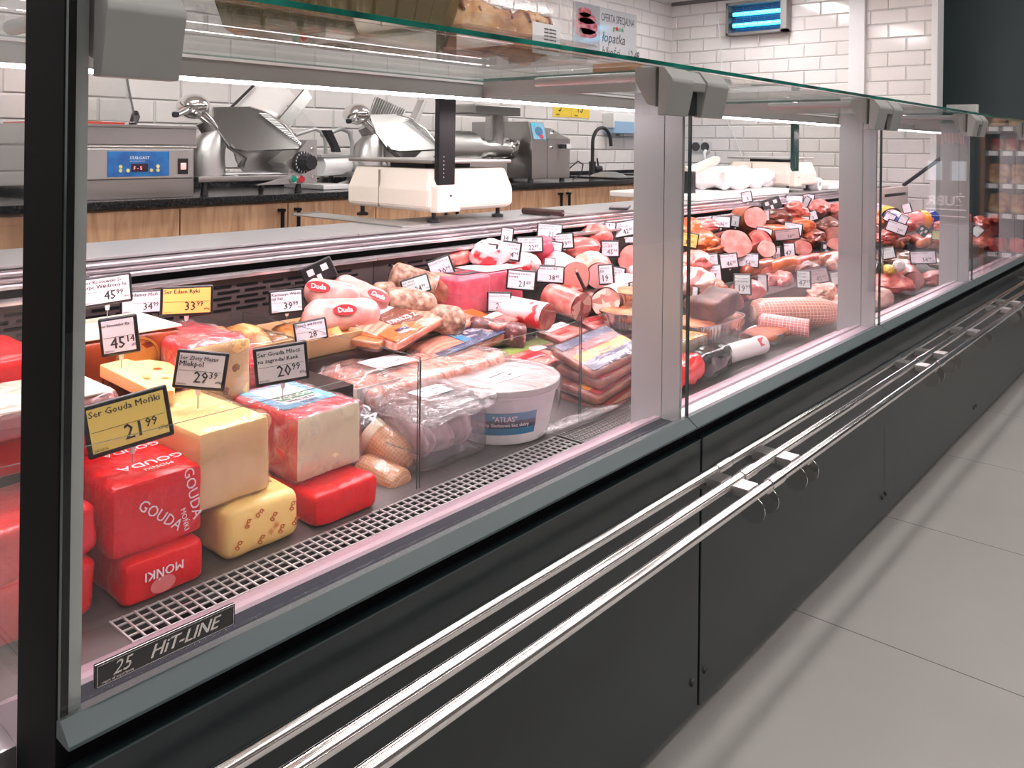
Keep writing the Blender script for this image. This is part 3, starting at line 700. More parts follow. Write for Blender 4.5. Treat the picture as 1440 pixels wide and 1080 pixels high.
bm = blob(0.035,0.05,0.03,2,0.25,2,5); bmesh.ops.translate(bm, vec=Vector((o.x-0.18,o.y-0.02,0.998)), verts=bm.verts)
solo('paper_scrap', bm, mat('kraft',(0.55,0.40,0.24),0.8), 'crumpled brown paper behind the sheets on the left slicer', 'paper')
# ================================================================ film wrapper between the slicers
t = thing('film_wrapper', 'grey film wrapping stand with a white roll between the two slicers', 'film dispenser', (-3.2,2.42,0.894))
al = mat('light_grey_metal',(0.5,0.5,0.5),0.35,0.4)
for dxx in (0.0,-0.20):
    o = Vector((dxx,0,0))
    pts = [at(452,190,3.1),at(480,181,3.1),at(491,186,3.1),at(495,200,3.1),at(495,240,3.1),at(488,256,3.1),at(470,262,3.1)]
    part('side_frame', tube([p+o for p in pts],0.010,10), al, t)
part('shelf', box((-3.33,2.27,1.035),(-3.08,2.53,1.048),0.002), al, t)
part('film_roll', tube([at(449,233,3.12),at(488,231,3.12)],0.047,24), white_pl, t)
part('cutter_arm', prism([at(457,183,3.06),at(467,183,3.06),at(478,207,3.06),at(480,214,3.06),at(471,214,3.06),at(470,207,3.06)],(-0.03,0,0),bev=0.002), black_pl, t)
part('base_pad', box((-3.32,2.24,0.894),(-3.02,2.40,0.915),0.004), white_pl, t)
# ================================================================ mincer
t = thing('meat_mincer', 'stainless meat mincer with a wide feed tray and round outlet', 'meat mincer', (-3.15,3.40,0.894))
z1 = at(690,155,3.1).z
trb = [W(2.97,3.20,z1+0.01),W(2.97,3.52,z1+0.01),W(3.25,3.60,z1+0.01),W(3.25,3.20,z1+0.01)]
part('feed_tray', box((-3.28,3.16,z1-0.03),(-2.98,3.53,z1+0.022),0.01,3), steel, t)
c = Vector((-3.07,3.43,0))
part('feed_tube', tube([Vector((c.x,c.y,1.10)),Vector((c.x,c.y,z1-0.028))],[0.042,0.042],24), steel, t)
ax = Vector((c.x,0,1.08))
mb = part('barrel', tube([Vector((c.x,3.24,1.08)),Vector((c.x,3.30,1.08)),Vector((c.x,3.31,1.08)),Vector((c.x,3.50,1.08))],[0.058,0.060,0.046,0.046],28), steel_soft, t)
yo = 3.50
part('outlet_ring', tube([Vector((c.x,yo,1.08)),Vector((c.x,yo+0.018,1.08)),Vector((c.x,yo+0.02,1.08)),Vector((c.x,yo+0.05,1.08))],[0.052,0.052,0.060,0.058],24), chrome, t)
bm = None
for k in range(3):
    an = k*2*PI/3+0.5; bm = tube([Vector((c.x,yo+0.035,1.08)),Vector((c.x+0.078*math.cos(an),yo+0.035,1.08+0.078*math.sin(an)))],[0.022,0.012],12,bm=bm)
part('ring_lug', bm, chrome, t)
part('outlet_plate', tube([Vector((c.x,yo+0.0505,1.08)),Vector((c.x,yo+0.052,1.08))],0.040,24), mat('meat_residue',(0.55,0.30,0.27),0.5,0.2,stops=[(0.45,(0.10,0.02,0.02)),(0.6,(0.75,0.55,0.52))],scale=60), t)
part('motor_housing', tube([Vector((c.x,2.99,1.08)),Vector((c.x,3.01,1.08)),Vector((c.x,3.235,1.08))],[0.07,0.085,0.085],32), steel_soft, t)
part('pedestal', box((-3.16,3.00,0.905),(-2.98,3.42,1.02),0.006), steel, t)
part('base_feet', box((-3.17,2.99,0.894),(-2.97,3.43,0.905),0.003), black_pl, t)
bl = blob(0.05,0.07,0.035,2,0.12,1.5,4); bmesh.ops.translate(bl, vec=Vector((-2.90-0.055,3.20,0.93)), verts=bl.verts)
# ================================================================ steel cube machine with a sticker
t = thing('tenderizer_machine', 'polished steel machine with a blue pictogram sticker right of the mincer', 'kitchen machine', (-3.2,3.83,0.894))
pf = [(2.955,0.915),(2.955,1.12),(2.985,1.235),(3.20,1.235),(3.42,1.235),(3.42,0.915)]
nb = extrude_y(pf, 3.60, 3.735, bev=0.003); part('left_housing', nb, steel, t)
pf = [(2.955,0.915),(2.955,1.14),(3.10,1.205),(3.42,1.205),(3.42,0.915)]
part('right_housing', extrude_y(pf, 3.738, 3.95, bev=0.003), steel, t)
part('side_fin', box((-3.30,3.585,0.95),(-3.25,3.735,1.27),0.003), steel_soft, t)
# sticker on the sloping face
a_ = W(2.9575,3.615,1.135); b_ = W(2.9835,3.615,1.228)
dz_ = (b_-a_); 
stc = part('sticker', prism([a_,W(2.9575,3.728,1.135),W(2.9835,3.728,1.228),b_],(0.0015,0,0.0004)), mat('sticker_blue',(0.22,0.45,0.62),0.4), t)
M = frame(W(2.970,3.672,1.182)+Vector((0.003,0,0.0005)),(0,1,0),(dz_.x,dz_.y,dz_.z))
bm = lathe([(0,0),(0.028,0),(0.028,0.0006),(0,0.0006)],24); bmesh.ops.scale(bm, vec=(1.2,0.9,1), verts=bm.verts); bmesh.ops.transform(bm, matrix=M, verts=bm.verts); sub('sticker_mark', bm, mat('pict_blue',(0.05,0.16,0.30),0.5), stc, t)
bm = box((0.0,-0.042,0),(0.028,-0.022,0.0012)); bmesh.ops.transform(bm, matrix=M, verts=bm.verts); sub('sticker_red', bm, mat('pict_red',(0.65,0.03,0.08),0.5), stc, t)
bm = box((-0.055,0.028,0),(-0.028,0.044,0.0012)); bmesh.ops.transform(bm, matrix=M, verts=bm.verts); sub('sticker_cyan', bm, mat('pict_cyan',(0.02,0.55,0.75),0.5), stc, t)
part('switch', box((-2.955,3.85,1.085),(-2.935,3.89,1.11),0.002), black_pl, t)
part('switch_cap', box((-2.955,3.89,1.085),(-2.93,3.93,1.112),0.002), white_pl, t)
part('lock_knob', lathe([(0,0),(0.012,0),(0.010,0.018),(0,0.018)],16,(-2.955,3.768,1.18),rot=(0,PI/2,0)), chrome, t)
part('lower_knob', lathe([(0,0),(0.010,0),(0.008,0.012),(0,0.012)],16,(-2.955,3.768,1.09),rot=(0,PI/2,0)), chrome, t)
for yy in (3.63,3.92):
    for xx in (-2.99,-3.38): part('foot', lathe([(0,0),(0.018,0),(0.014,0.022),(0,0.022)],14,(xx,yy,0.894)), black_pl, t)
part('power_cord', tube([W(3.0,3.95,0.93),W(2.97,3.99,0.98),W(2.96,4.04,1.01),W(2.96,4.09,0.99),W(2.98,4.10,0.93),W(3.0,4.04,0.90)],0.004,8), black_pl, t)
# ================================================================ sink and tap
t = thing('kitchen_tap', 'matt black swan-neck tap at the sink below the yellow sheets', 'tap', (-3.33,4.66,0.894))
b0 = at(833,240,3.33)
cx, cy = -3.33, b0.y
part('body', tube([Vector((cx,cy,0.894)),Vector((cx,cy,0.995))],0.024,20), black_pl, t)
pts = [Vector((cx,cy,0.99)),Vector((cx,cy,1.10))]
R_ = 0.095
for k in range(13):
    an = PI-k*PI/12*1.02; pts.append(Vector((cx+0.02*k/12, cy+R_+R_*math.cos(an), 1.13+R_*1.05*math.sin(an))))
pts.append(Vector((cx+0.02,cy+2*R_+0.004,1.105)))
part('spout', tube(pts,0.0125,16), black_pl, t)
part('valve', tube([Vector((cx+0.015,cy,0.945)),Vector((cx+0.015,cy+0.075,0.945))],0.021,20), black_pl, t)
part('lever', tube([Vector((cx+0.015,cy+0.05,0.962)),Vector((cx+0.015,cy+0.033,1.02))],[0.006,0.005],10), black_pl, t)
t = thing('sink', 'black composite sink set in the worktop beside the tap', 'sink', (-3.1,4.75,0.893))
part('bowl_rim', box((-3.40,4.42,0.8935),(-2.93,5.35,0.9035),0.004), blackstone, t)
part('drain_tray', box((-3.34,4.95,0.904),(-2.97,5.32,0.910),0.003), black_pl, t)
bm = lathe([(0,0.030),(0.05,0.028),(0.095,0.016),(0.125,0.0),(0.118,0.0),(0.09,0.012),(0,0.024)],36,(-3.12,4.60,0.904)); solo('steel_bowl', bm, steel_soft, 'shallow steel bowl upside down in front of the black tap', 'bowl')
bm = tube([Vector((-3.05,4.98,0.917)),Vector((-3.03,5.10,0.925)),Vector((-3.03,5.13,0.918))],[0.008,0.010,0.006],10); solo('peeler', bm, mat('orange_plastic',(0.9,0.25,0.03),0.4), 'orange handled peeler lying by the sink', 'peeler')
# soap dispenser
t = thing('soap_dispenser', 'white and blue soap dispenser on the tiles above the sink', 'dispenser', (-3.45,5.20,1.22))
q0 = at(855,155,3.45); q1 = at(898,186,3.45)
part('back', box((-3.4999,q0.y,1.235),(-3.40,q1.y,1.345),0.008,3), white_pl, t)
part('tank', box((-3.495,q0.y+0.01,1.195),(-3.398,q1.y-0.01,1.29),0.010,3), mat('blue_tank',(0.30,0.47,0.68),0.3), t)
part('nozzle', box((-3.45,q0.y+0.10,1.178),(-3.41,q0.y+0.16,1.195),0.004), grey_pl, t)
# yellow price sheets taped on the wall
ysheet = mat('yellow_sheet',(0.88,0.62,0.05),0.55)
for k, (pa, pb, tx) in enumerate(((778,803,'5'),(804,829,'15'))):
    a_ = at(pa,165,3.495); b_ = at(pb,165,3.495)
    t = thing('price_sheet', ['yellow price sheet on the tiles reading 5, left of the pair','yellow price sheet on the tiles reading 15, right of the pair'][k], 'sheet', (-3.497,a_.y,1.30), group='yellow sheets on the tiles')
    part('sheet', box((-3.4999,a_.y,1.300),(-3.4955,b_.y,1.47)), ysheet, t, smooth=False)
    M = frame(((-3.495),a_.y+0.055,1.336),(0,1,0),(0,0,1)); bm = text_at(tx, 0.11, M, sx=0.75)
    M = frame(((-3.495),a_.y+0.03,1.309),(0,1,0),(0,0,1)); text_at('00000', 0.016, M, bm=bm, bold=True)
    part('print', bm, black_pl, t)
# poster
t = thing('offer_poster', 'grey laminated offer poster with a red meat picture, high on the tiled wall', 'poster', (-3.494,5.1,1.70))
ya = at(806,40,3.495).y; yb = at(843,40,3.495).y; yc = at(895,40,3.495).y
lam = mat('laminated_grey',(0.40,0.39,0.42),0.12,coat=0.6)
lam2 = mat('laminated_white',(0.55,0.54,0.56),0.12,coat=0.6)
pic = part('picture_panel', box((-3.499,ya,1.72),(-3.494,yb-0.003,2.115)), lam, t, smooth=False)
txt = part('text_panel', box((-3.499,yb,1.72),(-3.494,yc,2.115)), lam2, t, smooth=False)
yl = at(811,40,3.495).y; yr = at(837,40,3.495).y; ym = (yl+yr)/2; rm = mat('red_meat_print',(0.42,0.02,0.03),0.3,stops=[(0.4,(0.35,0.01,0.02)),(0.65,(0.65,0.25,0.26))],scale=14)
bm = None
for (dy, z, rx_, rz_) in ((0,1.955,0.14,0.06),(0.0,2.01,0.12,0.04),(-0.02,2.05,0.08,0.035),(0,1.905,0.13,0.035)):
    nb = lathe([(0,0),(1,0),(1,0.02),(0,0.02)],28); bmesh.ops.transform(nb, matrix=Matrix.Translation((-3.494,ym+dy,z))@Matrix.Rotation(PI/2,4,'Y')@Matrix.Diagonal((rz_,rx_,0.04,1)), verts=nb.verts); bm = merge(bm, nb)
sub('meat_picture', bm, rm, pic, t)
M = frame((-3.4938,yb+0.02,2.018),(0,1,0),(0,0,1)); bm = text_at('OFERTA SPECJALNA', 0.082, M, sx=0.60)
sub('poster_heading', bm, black_pl, txt, t)
M = frame((-3.4938,yb+0.17,1.963),(0,1,0),(0,0,1)); bm = text_at('gr  szek', 0.052, M, bold=True, sx=0.9); sub('shop_name', bm, mat('shop_green',(0.0,0.20,0.06),0.4), txt, t)
bm = lathe([(0,0),(0.016,0),(0.016,0.001),(0,0.001)],18,(-3.4938,yb+0.225,1.978),rot=(0,PI/2,0)); sub('shop_dot', bm, mat('shop_red',(0.7,0.01,0.03),0.4), txt, t)
M = frame((-3.4938,yb+0.03,1.868),(0,1,0),(0,0,1)); bm = text_at('łopatka', 0.105, M, shear=0.2)
sub('handwriting', bm, black_pl, txt, t)
M = frame((-3.4938,yb+0.37,1.765),(0,1,0),(0,0,1)); sub('handwritten_price', text_at('12.49', 0.10, M, shear=0.15, sx=0.75), black_pl, txt, t)
M = frame((-3.4938,yb+0.03,1.765),(0,1,0),(0,0,1)); bm = text_at('b/kości', 0.10, M, shear=0.2, sx=0.8)
sub('handwriting', bm, black_pl, txt, t)
# insect lamp on the end wall
a0 = aty(1024,6,YE); a1 = aty(1113,45,YE)
t = thing('insect_lamp', 'wall insect killer with two glowing blue tubes behind a wire guard', 'insect lamp', ((a0.x+a1.x)/2,YE-0.05,2.0))
lx0, lx1 = a0.x+0.03, a1.x; z0, z1 = 1.965, 2.215; yb = YE-0.10
part('housing', box((lx0,YE-0.035,z0),(lx1,YE-0.001,z1),0.004), mat('lamp_grey',(0.33,0.31,0.29),0.4,0.5), t)
bm = box((lx0,yb,z0),(lx0+0.02,YE-0.035,z1)); box((lx1-0.045,yb,z0),(lx1,YE-0.035,z1),bm=bm); box((lx0,yb,z0),(lx1,YE-0.035,z0+0.018),bm=bm); box((lx0,yb,z1-0.022),(lx1,YE-0.035,z1),bm=bm)
part('frame', bm, mat('lamp_grey2',(0.28,0.265,0.25),0.4,0.5), t, smooth=False)
part('back_grid', box((lx0+0.02,YE-0.04,z0+0.018),(lx1-0.045,YE-0.036,z1-0.022)), mat('lamp_dark_blue',(0.0,0.04,0.10),0.3), t, smooth=False)
for zz in (z0+0.075,z0+0.160):
    tb_ = part('uv_lamp_tube', tube([(lx0+0.05,YE-0.07,zz),(lx1-0.05,YE-0.07,zz)],0.016,16), uv_em, t)
    sub('lamp_holder', box((lx0+0.022,YE-0.088,zz-0.018),(lx0+0.05,YE-0.05,zz+0.018),0.003), black_pl, tb_, t)
bm = None
for k in range(14):
    zz = z0+0.025+k*0.0145; bm = tube([(lx0+0.02,yb+0.004,zz),(lx1-0.045,yb+0.004,zz)],0.0011,6,bm=bm)
for k in range(8):
    xx = lx0+0.03+k*(lx1-lx0-0.08)/7; bm = tube([(xx,yb+0.003,z0+0.018),(xx,yb+0.003,z1-0.022)],0.0011,6,bm=bm)
part('wire_guard', bm, alu_dark, t)
p_ = [aty(1010,27,YE-0.01),aty(1013,60,YE-0.01),aty(1015,85,YE-0.01),aty(1013,130,YE-0.01),aty(1021,168,YE-0.01),aty(1034,195,YE-0.01),aty(1044,222,YE-0.01)]
part('lamp_cord', tube([Vector((lx0+0.01,YE-0.012,z0+0.12))]+p_[0:], 0.004, 8), white_pl, t)
# socket
o = aty(986,207,YE); t = thing('power_socket', 'dark double power socket on the end wall with a white plug', 'socket', (o.x,YE-0.01,o.z))
part('plate', box((o.x-0.085,YE-0.012,o.z-0.042),(o.x+0.085,YE-0.001,o.z+0.042),0.004), mat('socket_plate',(0.62,0.6,0.6),0.4), t)
for s in (-1,1): part('socket_insert', lathe([(0,0),(0.036,0),(0.034,0.010),(0,0.006)],24,(o.x+s*0.041,YE-0.012,o.z+0.004),rot=(PI/2,0,0)), mat('socket_dark',(0.05,0.05,0.055),0.4), t)
part('plug', tube([(o.x+0.05,YE-0.02,o.z-0.03),(o.x+0.055,YE-0.05,o.z-0.05),(o.x+0.07,YE-0.06,o.z-0.12)],[0.016,0.012,0.006],10), white_pl, t)
# towel on the counter end
bm = soft(0.34,0.5,0.05,0.02,8,0.012,14,3); bmesh.ops.translate(bm, vec=Vector((-3.18,5.70,0.925)), verts=bm.verts)
solo('folded_cloth', bm, mat('blue_cloth',(0.18,0.34,0.55),0.85,stops=[(0.45,(0.10,0.25,0.5)),(0.55,(0.35,0.48,0.62))],scale=18), 'folded blue cloth on the far end of the black worktop', 'cloth')
# ================================================================ things on the case worktop
t = thing('knife', 'long kitchen knife with a dark brown handle on the case worktop', 'knife', (-1.85,2.32,0.869))
k0 = atz(736,296,0.88); k1 = atz(791,300,0.88); k2 = atz(850,304,0.872)
part('handle', tube([k0,k0.lerp(k1,0.3),k0.lerp(k1,0.8),k1],[0.011,0.012,0.011,0.012],12), mat('dark_wood',(0.05,0.02,0.018),0.35), t)
d_ = (k2-k1); sd = d_.cross(Vector((0,0,1))).normalized()
part('blade', prism([k1+sd*0.014,k1-sd*0.014,k1.lerp(k2,0.6)-sd*0.013,k2],(0,0,0.0016)), steel_soft, t)
o = atz(872,291,0.8745)
bm = box((-0.035,-0.075,0),(0.035,0.075,0.009),0.003); bmesh.ops.transform(bm, matrix=Matrix.Translation((o.x,o.y,0.8685))@Matrix.Rotation(0.5,4,'Z'), verts=bm.verts)
t = thing('mobile_phone', 'small dark mobile phone lying on the case worktop', 'phone', (o.x,o.y,0.8685)); part('case', bm, black_pl, t)
bm = box((-0.031,-0.068,0.0091),(0.031,0.068,0.0099)); bmesh.ops.transform(bm, matrix=Matrix.Translation((o.x,o.y,0.8685))@Matrix.Rotation(0.5,4,'Z'), verts=bm.verts); part('screen', bm, mat('phone_screen',(0.5,0.48,0.48),0.1), t)
wb = mat('white_board',(0.82,0.80,0.78),0.35)
solo('cutting_board', box((-2.18,3.22,0.869),(-1.73,4.20,0.897),0.008,3), wb, 'thick white cutting board on the worktop of the second case', 'cutting board')
solo('cutting_board', box((-2.12,4.80,0.869),(-1.745,5.6,0.897),0.008,3), wb, 'white cutting board on the worktop right of the far scale', 'cutting board')
bagm = mat('white_bag',(0.83,0.82,0.84),0.3,bump=0.5,bscale=20)
for k, (px_, py_, rx_, ry_, rz_, lb) in enumerate(((1020,262,0.13,0.24,0.05,'white plastic bag lying on the cutting board, the left one'),(1058,264,0.10,0.15,0.040,'white plastic bag lying on the cutting board, the right one'))):
    o = at(px_,py_,1.93); bm = soft(rx_*2,ry_*2,rz_*2,0.05,12,0.03,13,k+2)
    bmesh.ops.translate(bm, vec=Vector((o.x,o.y,0.897+rz_+0.004)), verts=bm.verts); solo('plastic_bag', bm, bagm, lb, 'plastic bag', 'white bags on the cutting board')
t = thing('label_roll', 'small white paper roll beside the far scale', 'roll', (-1.76,4.77,0.868)); o = at(1153,262,1.75)
part('roll', tube([(o.x-0.06,o.y,0.905),(o.x,o.y,0.905)],0.036,24), white_pl, t)
part('core', tube([(o.x,o.y,0.905),(o.x+0.002,o.y,0.905)],0.012,16), mat('core_grey',(0.3,0.3,0.3),0.5), t)
# raised board handle (paper drum) near the second post
bm = tube([at(962,240,1.86),at(972,240,1.86),at(1005,226,1.86),at(1009,224,1.86)],[0.020,0.022,0.022,0.015],16); bmesh.ops.translate(bm, vec=(0,0,0), verts=bm.verts)
t = thing('paper_holder', 'slanting cream handle of the paper holder behind the second case', 'holder', (-1.86,at(962,240,1.86).y,0.869))
part('handle', bm, cream, t); part('stand', box((-1.90,at(962,240,1.86).y-0.04,0.8685),(-1.82,at(962,240,1.86).y+0.04,at(962,240,1.86).z),0.01), black_pl, t)
# far wrapping machine
fm = mat('beige_machine',(0.42,0.36,0.33),0.45,0.1)
t = thing('wrapping_machine', 'beige box with a dark slot and long slanting lever arm near the end wall', 'kitchen machine', (-1.60,5.45,0.60))
ya = at(1226,280,1.72).y; yb = at(1272,280,1.72).y
part('body', box((-1.95,5.62,0.80),(-1.73,6.0,1.0),0.006), fm, t) if False else None
m0 = Vector((-1.60,5.13,0.868))
part('body', box((-1.622,5.13,0.60),(-1.585,5.76,0.868),0.004), fm, t)
part('slot', box((-1.5855,5.28,0.815),(-1.5835,5.70,0.832)), black_pl, t)
part('lever_arm', tube([at(1270,262,1.80),at(1296,243,1.80),at(1322,224,1.80)] if False else [aty(1270,261,5.74),aty(1296,242,5.74),aty(1322,223,5.74)],0.012,10), black_pl, t)
# ================================================================ things on the top glass
ZT = 1.2478
gold = mat('gold_foil',(0.50,0.42,0.25),0.26,0.95,bump=0.15,bscale=12)
t = thing('gold_baking_tin', 'gold fluted foil baking tin standing on the top glass', 'baking tin', (-1.0,0.775,ZT))
bm = lathe([(0,0.002),(0.125,0.0),(0.135,0.006),(0.150,0.062),(0.158,0.105),(0.165,0.108),(0.165,0.112),(0.154,0.110),(0.145,0.065),(0.128,0.008),(0,0.006)],240,flute=0.045,fn=30)
bmesh.ops.scale(bm, vec=(0.72,1.32,1.0), verts=bm.verts); bmesh.ops.translate(bm, vec=t.location, verts=bm.verts); part('tin', bm, gold, t)
bm = lathe([(0.165,0.112),(0.16,0.125),(0.10,0.16),(0.0,0.17)],48); bmesh.ops.scale(bm, vec=(0.74,1.36,1.0), verts=bm.verts); bmesh.ops.translate(bm, vec=t.location, verts=bm.verts); part('lid', bm, film_lo, t)
bm = blob(0.10,0.17,0.05,3,0.12,2,9); bmesh.ops.translate(bm, vec=t.location+Vector((0,0,0.085)), verts=bm.verts); solo('sponge_cake', bm, mat('cake_brown',(0.35,0.13,0.05),0.8,bump=0.5,bscale=60), 'brown cake inside the gold foil tin', 'cake')
# clear bakery box with two rolls
t = thing('bakery_box', 'clear hinged bakery box on the top glass', 'plastic box', (-1.0,1.085,ZT))
boxf = filmmat('box_plastic', 0.015, 5, (0.97,0.97,0.97), (1,1,1), 0.035)
def shell(x0,x1,y0,y1,z0,z1,tp,m,nm,root):
    nb = bmesh.new(); A=[(x0,y0),(x1,y0),(x1,y1),(x0,y1)]; cx=(x0+x1)/2; cy=(y0+y1)/2
    lo=[nb.verts.new((a,b,z0)) for a,b in A]; hi=[nb.verts.new((cx+(a-cx)*tp,cy+(b-cy)*tp,z1)) for a,b in A]
    for k in range(4): nb.faces.new((lo[k],lo[(k+1)%4],hi[(k+1)%4],hi[k]))
    nb.faces.new(hi); bmesh.ops.bevel(nb, geom=nb.edges[:], offset=0.012, segments=3, affect='EDGES', clamp_overlap=True)
    return part(nm, nb, m, root)
shell(-1.11,-0.89,0.925,1.245,ZT+0.035,ZT+0.135,0.86,boxf,'lid',t)
nb = box((-1.11,0.925,ZT+0.001),(-0.89,1.245,ZT+0.035),0.01,3); part('base', nb, boxf, t)
part('rim', box((-1.12,0.915,ZT+0.033),(-0.88,1.255,ZT+0.037),0.001), boxf, t)
crust = mat('pastry_crust',(0.62,0.30,0.12),0.55,stops=[(0.35,(0.36,0.13,0.04)),(0.5,(0.62,0.32,0.13)),(0.7,(0.75,0.50,0.27))],scale=16,bump=0.4,bscale=40)
for k, (y_, l_, w_, lb) in enumerate(((1.045,0.105,0.05,'golden glazed pastry roll in the clear box, the left one'),(1.185,0.055,0.045,'golden pastry roll in the clear box behind the label'))):
    r_ = thing('pastry_roll', lb, 'pastry', (-1.0,y_,ZT+0.01), group='pastry rolls in the clear box')
    bm = blob(0.060,l_*0.95,0.048,4,0.14,2.2,k+11); bmesh.ops.translate(bm, vec=Vector((-1.0,y_,ZT+0.052)), verts=bm.verts); part('crust', bm, crust, r_)
    bm = None
    for q in range(4):
        yy = y_-l_*0.6+q*l_*0.38; bm = tube([(-1.0+0.046,yy,ZT+0.074),(-1.0+0.03,yy+0.010,ZT+0.088),(-1.0+0.01,yy+0.018,ZT+0.094)],[0.003,0.005,0.003],8,bm=bm)
    part('glaze_fold', bm, mat('pastry_dark',(0.22,0.06,0.02),0.4), r_)
lbp = part('label', box((-0.8895,1.08,ZT+0.008),(-0.8885,1.155,ZT+0.060)), paper, t, smooth=False)
M = frame((-0.888,1.083,ZT+0.014),(0,1,0),(0,0,1)); bm = text_at('Ciastko Półfrancuskie', 0.0080, M)
for k in range(4):
    M = frame((-0.888,1.110,ZT+0.050-k*0.006),(0,1,0),(0,0,1)); text_at('wyrób cukierniczy', 0.0045, M, bm=bm)
sub('label_print', bm, black_pl, lbp, t)
bm = box((-0.99,1.395,ZT+0.0005),(-0.90,1.44,ZT+0.02),0.004); solo('orange_carton', bm, mat('orange_card',(0.75,0.28,0.05),0.6), 'small orange carton lying on the joint of the top glass', 'carton')
# ================================================================ aisle shelving seen by reflection past the far end
t = thing('aisle_shelf', 'tall wooden shelf unit at the far end of the customer aisle', 'shelf unit', (-0.4,6.75,0.0))
wd_ = mat('shelf_wood',(0.30,0.15,0.08),0.5); rail_g = mat('shelf_grey',(0.12,0.12,0.13),0.4); 
part('side_board', box((-0.225,6.40,0.0),(-0.20,6.85,1.45)), wd_, t, smooth=False)
part('back_board', box((-0.95,6.83,0.0),(-0.225,6.85,1.45)), mat('shelf_dark',(0.03,0.02,0.02),0.6), t, smooth=False)
lv = [0.08,0.40,0.66,0.86,1.08,1.245,1.42]
for z in lv:
    s_ = part('shelf', box((-0.95,6.41,z),(-0.225,6.83,z+0.012)), rail_g, t, smooth=False)
    sub('price_rail', box((-0.95,6.395,z-0.012),(-0.225,6.41,z+0.026)), rail_g, s_, t)
    bm = None
    for k in range(8):
        xx = -0.90+k*0.085; bm = box((xx,6.3925,z-0.008),(xx+0.055,6.3948,z+0.022),bm=bm)
    sub('price_card', bm, paper, s_, t)
jar_m = mat('jar_red',(0.35,0.03,0.02),0.25,stops=[(0.45,(0.40,0.02,0.02)),(0.55,(0.55,0.30,0.22))],scale=10); jl = mat('jar_lid',(0.08,0.02,0.02),0.4)
for k in range(7):
    x_ = -0.28-k*0.088
    j = thing('jar', 'red jar on the upper board of the far aisle shelf', 'jar', (x_,6.50,1.093), group='jars on the aisle shelf')
    part('glass_body', lathe([(0,0),(0.036,0),(0.038,0.01),(0.038,0.08),(0.03,0.095),(0,0.095)],20,(x_,6.50,1.093)), jar_m, j)
    part('lid', lathe([(0,0.095),(0.033,0.095),(0.033,0.11),(0,0.11)],20,(x_,6.50,1.093)), jl, j)
bagb = mat('snack_bag',(0.50,0.25,0.10),0.25,stops=[(0.35,(0.25,0.09,0.03)),(0.5,(0.55,0.28,0.10)),(0.7,(0.75,0.6,0.4))],scale=12,bump=0.4,bscale=20)
for r, z in enumerate((0.673,0.873)):
    for k in range(5):
        bm = soft(0.12,0.08,0.14,0.03,6,0.012,16,r*9+k); x_ = -0.30-k*0.13; bmesh.ops.translate(bm, vec=Vector((x_,6.48,z+0.075)), verts=bm.verts)
        solo('snack_bag', bm, bagb, ['clear bag of brown bakery goods on the lower board of the far aisle shelf','clear bag of brown bakery goods on the middle board of the far aisle shelf'][r], 'bag', ['bags on the lower aisle shelf','bags on the middle aisle shelf'][r])
for k in range(6):
    bm = soft(0.09,0.1,0.07,0.03,5,0.012,16,k+40); x_ = -0.29-k*0.11; bmesh.ops.translate(bm, vec=Vector((x_,6.50,1.257+0.037)), verts=bm.verts)
    solo('bread_roll', bm, crust, 'brown bread roll on the top board of the far aisle shelf', 'bread roll', 'bread rolls on the aisle shelf')
for k in range(6):
    bm = soft(0.10,0.12,0.10,0.03,5,0.012,16,k+60); x_ = -0.29-k*0.12; bmesh.ops.translate(bm, vec=Vector((x_,6.50,0.412+0.052)), verts=bm.verts)
    solo('meat_pack', bm, mat('pack_red',(0.6,0.10,0.10),0.3), 'red pack on the lowest board of the far aisle shelf', 'pack', 'red packs on the aisle shelf')
t = thing('advert_stand', 'tall grey advertising stand with white letters at the far end of the customer aisle', 'advertising stand', (0.0,6.2,0.0))
sx0, sx1 = -0.17, 0.10
bd = part('board', box((sx0,6.20,0.62),(sx1,6.23,1.26),0.003), mat('stand_dark',(0.015,0.035,0.04),0.35), t)
part('base', box((sx0-0.03,6.12,0.0),(sx1+0.03,6.42,0.61),0.004), mat('stand_grey',(0.30,0.33,0.36),0.45), t)
M = frame((sx0+0.015,6.1985,0.73),(1,0,0),(0,0,1)); sub('lettering', text_at('ŻUBR', 0.095, M, bold=True, sx=1.0), white_pl, bd, t)
sub('rule_line', box((sx0+0.01,6.1985,0.700),(sx1-0.01,6.1995,0.708),bm=box((sx0+0.01,6.1985,0.655),(sx1-0.01,6.1995,0.662))), white_pl, bd, t)
for k, (xa, xb) in enumerate(((sx0+0.012,sx0+0.10),(sx0+0.16,sx0+0.25))):
    s_ = sub('price_paper', box((xa,6.197,0.90),(xb,6.1985,1.03)), mat('pale_blue_paper',(0.55,0.70,0.80),0.5), bd, t)
bm = None
for k in range(10): bm = tube([(sx0+0.03+k*0.022,6.195,1.14+0.01*(k%3)),(sx0+0.035+k*0.022,6.195,1.22)],0.004,6,bm=bm)
sub('leaflet_tops', bm, mat('leaflet_red',(0.7,0.25,0.22),0.5), bd, t)
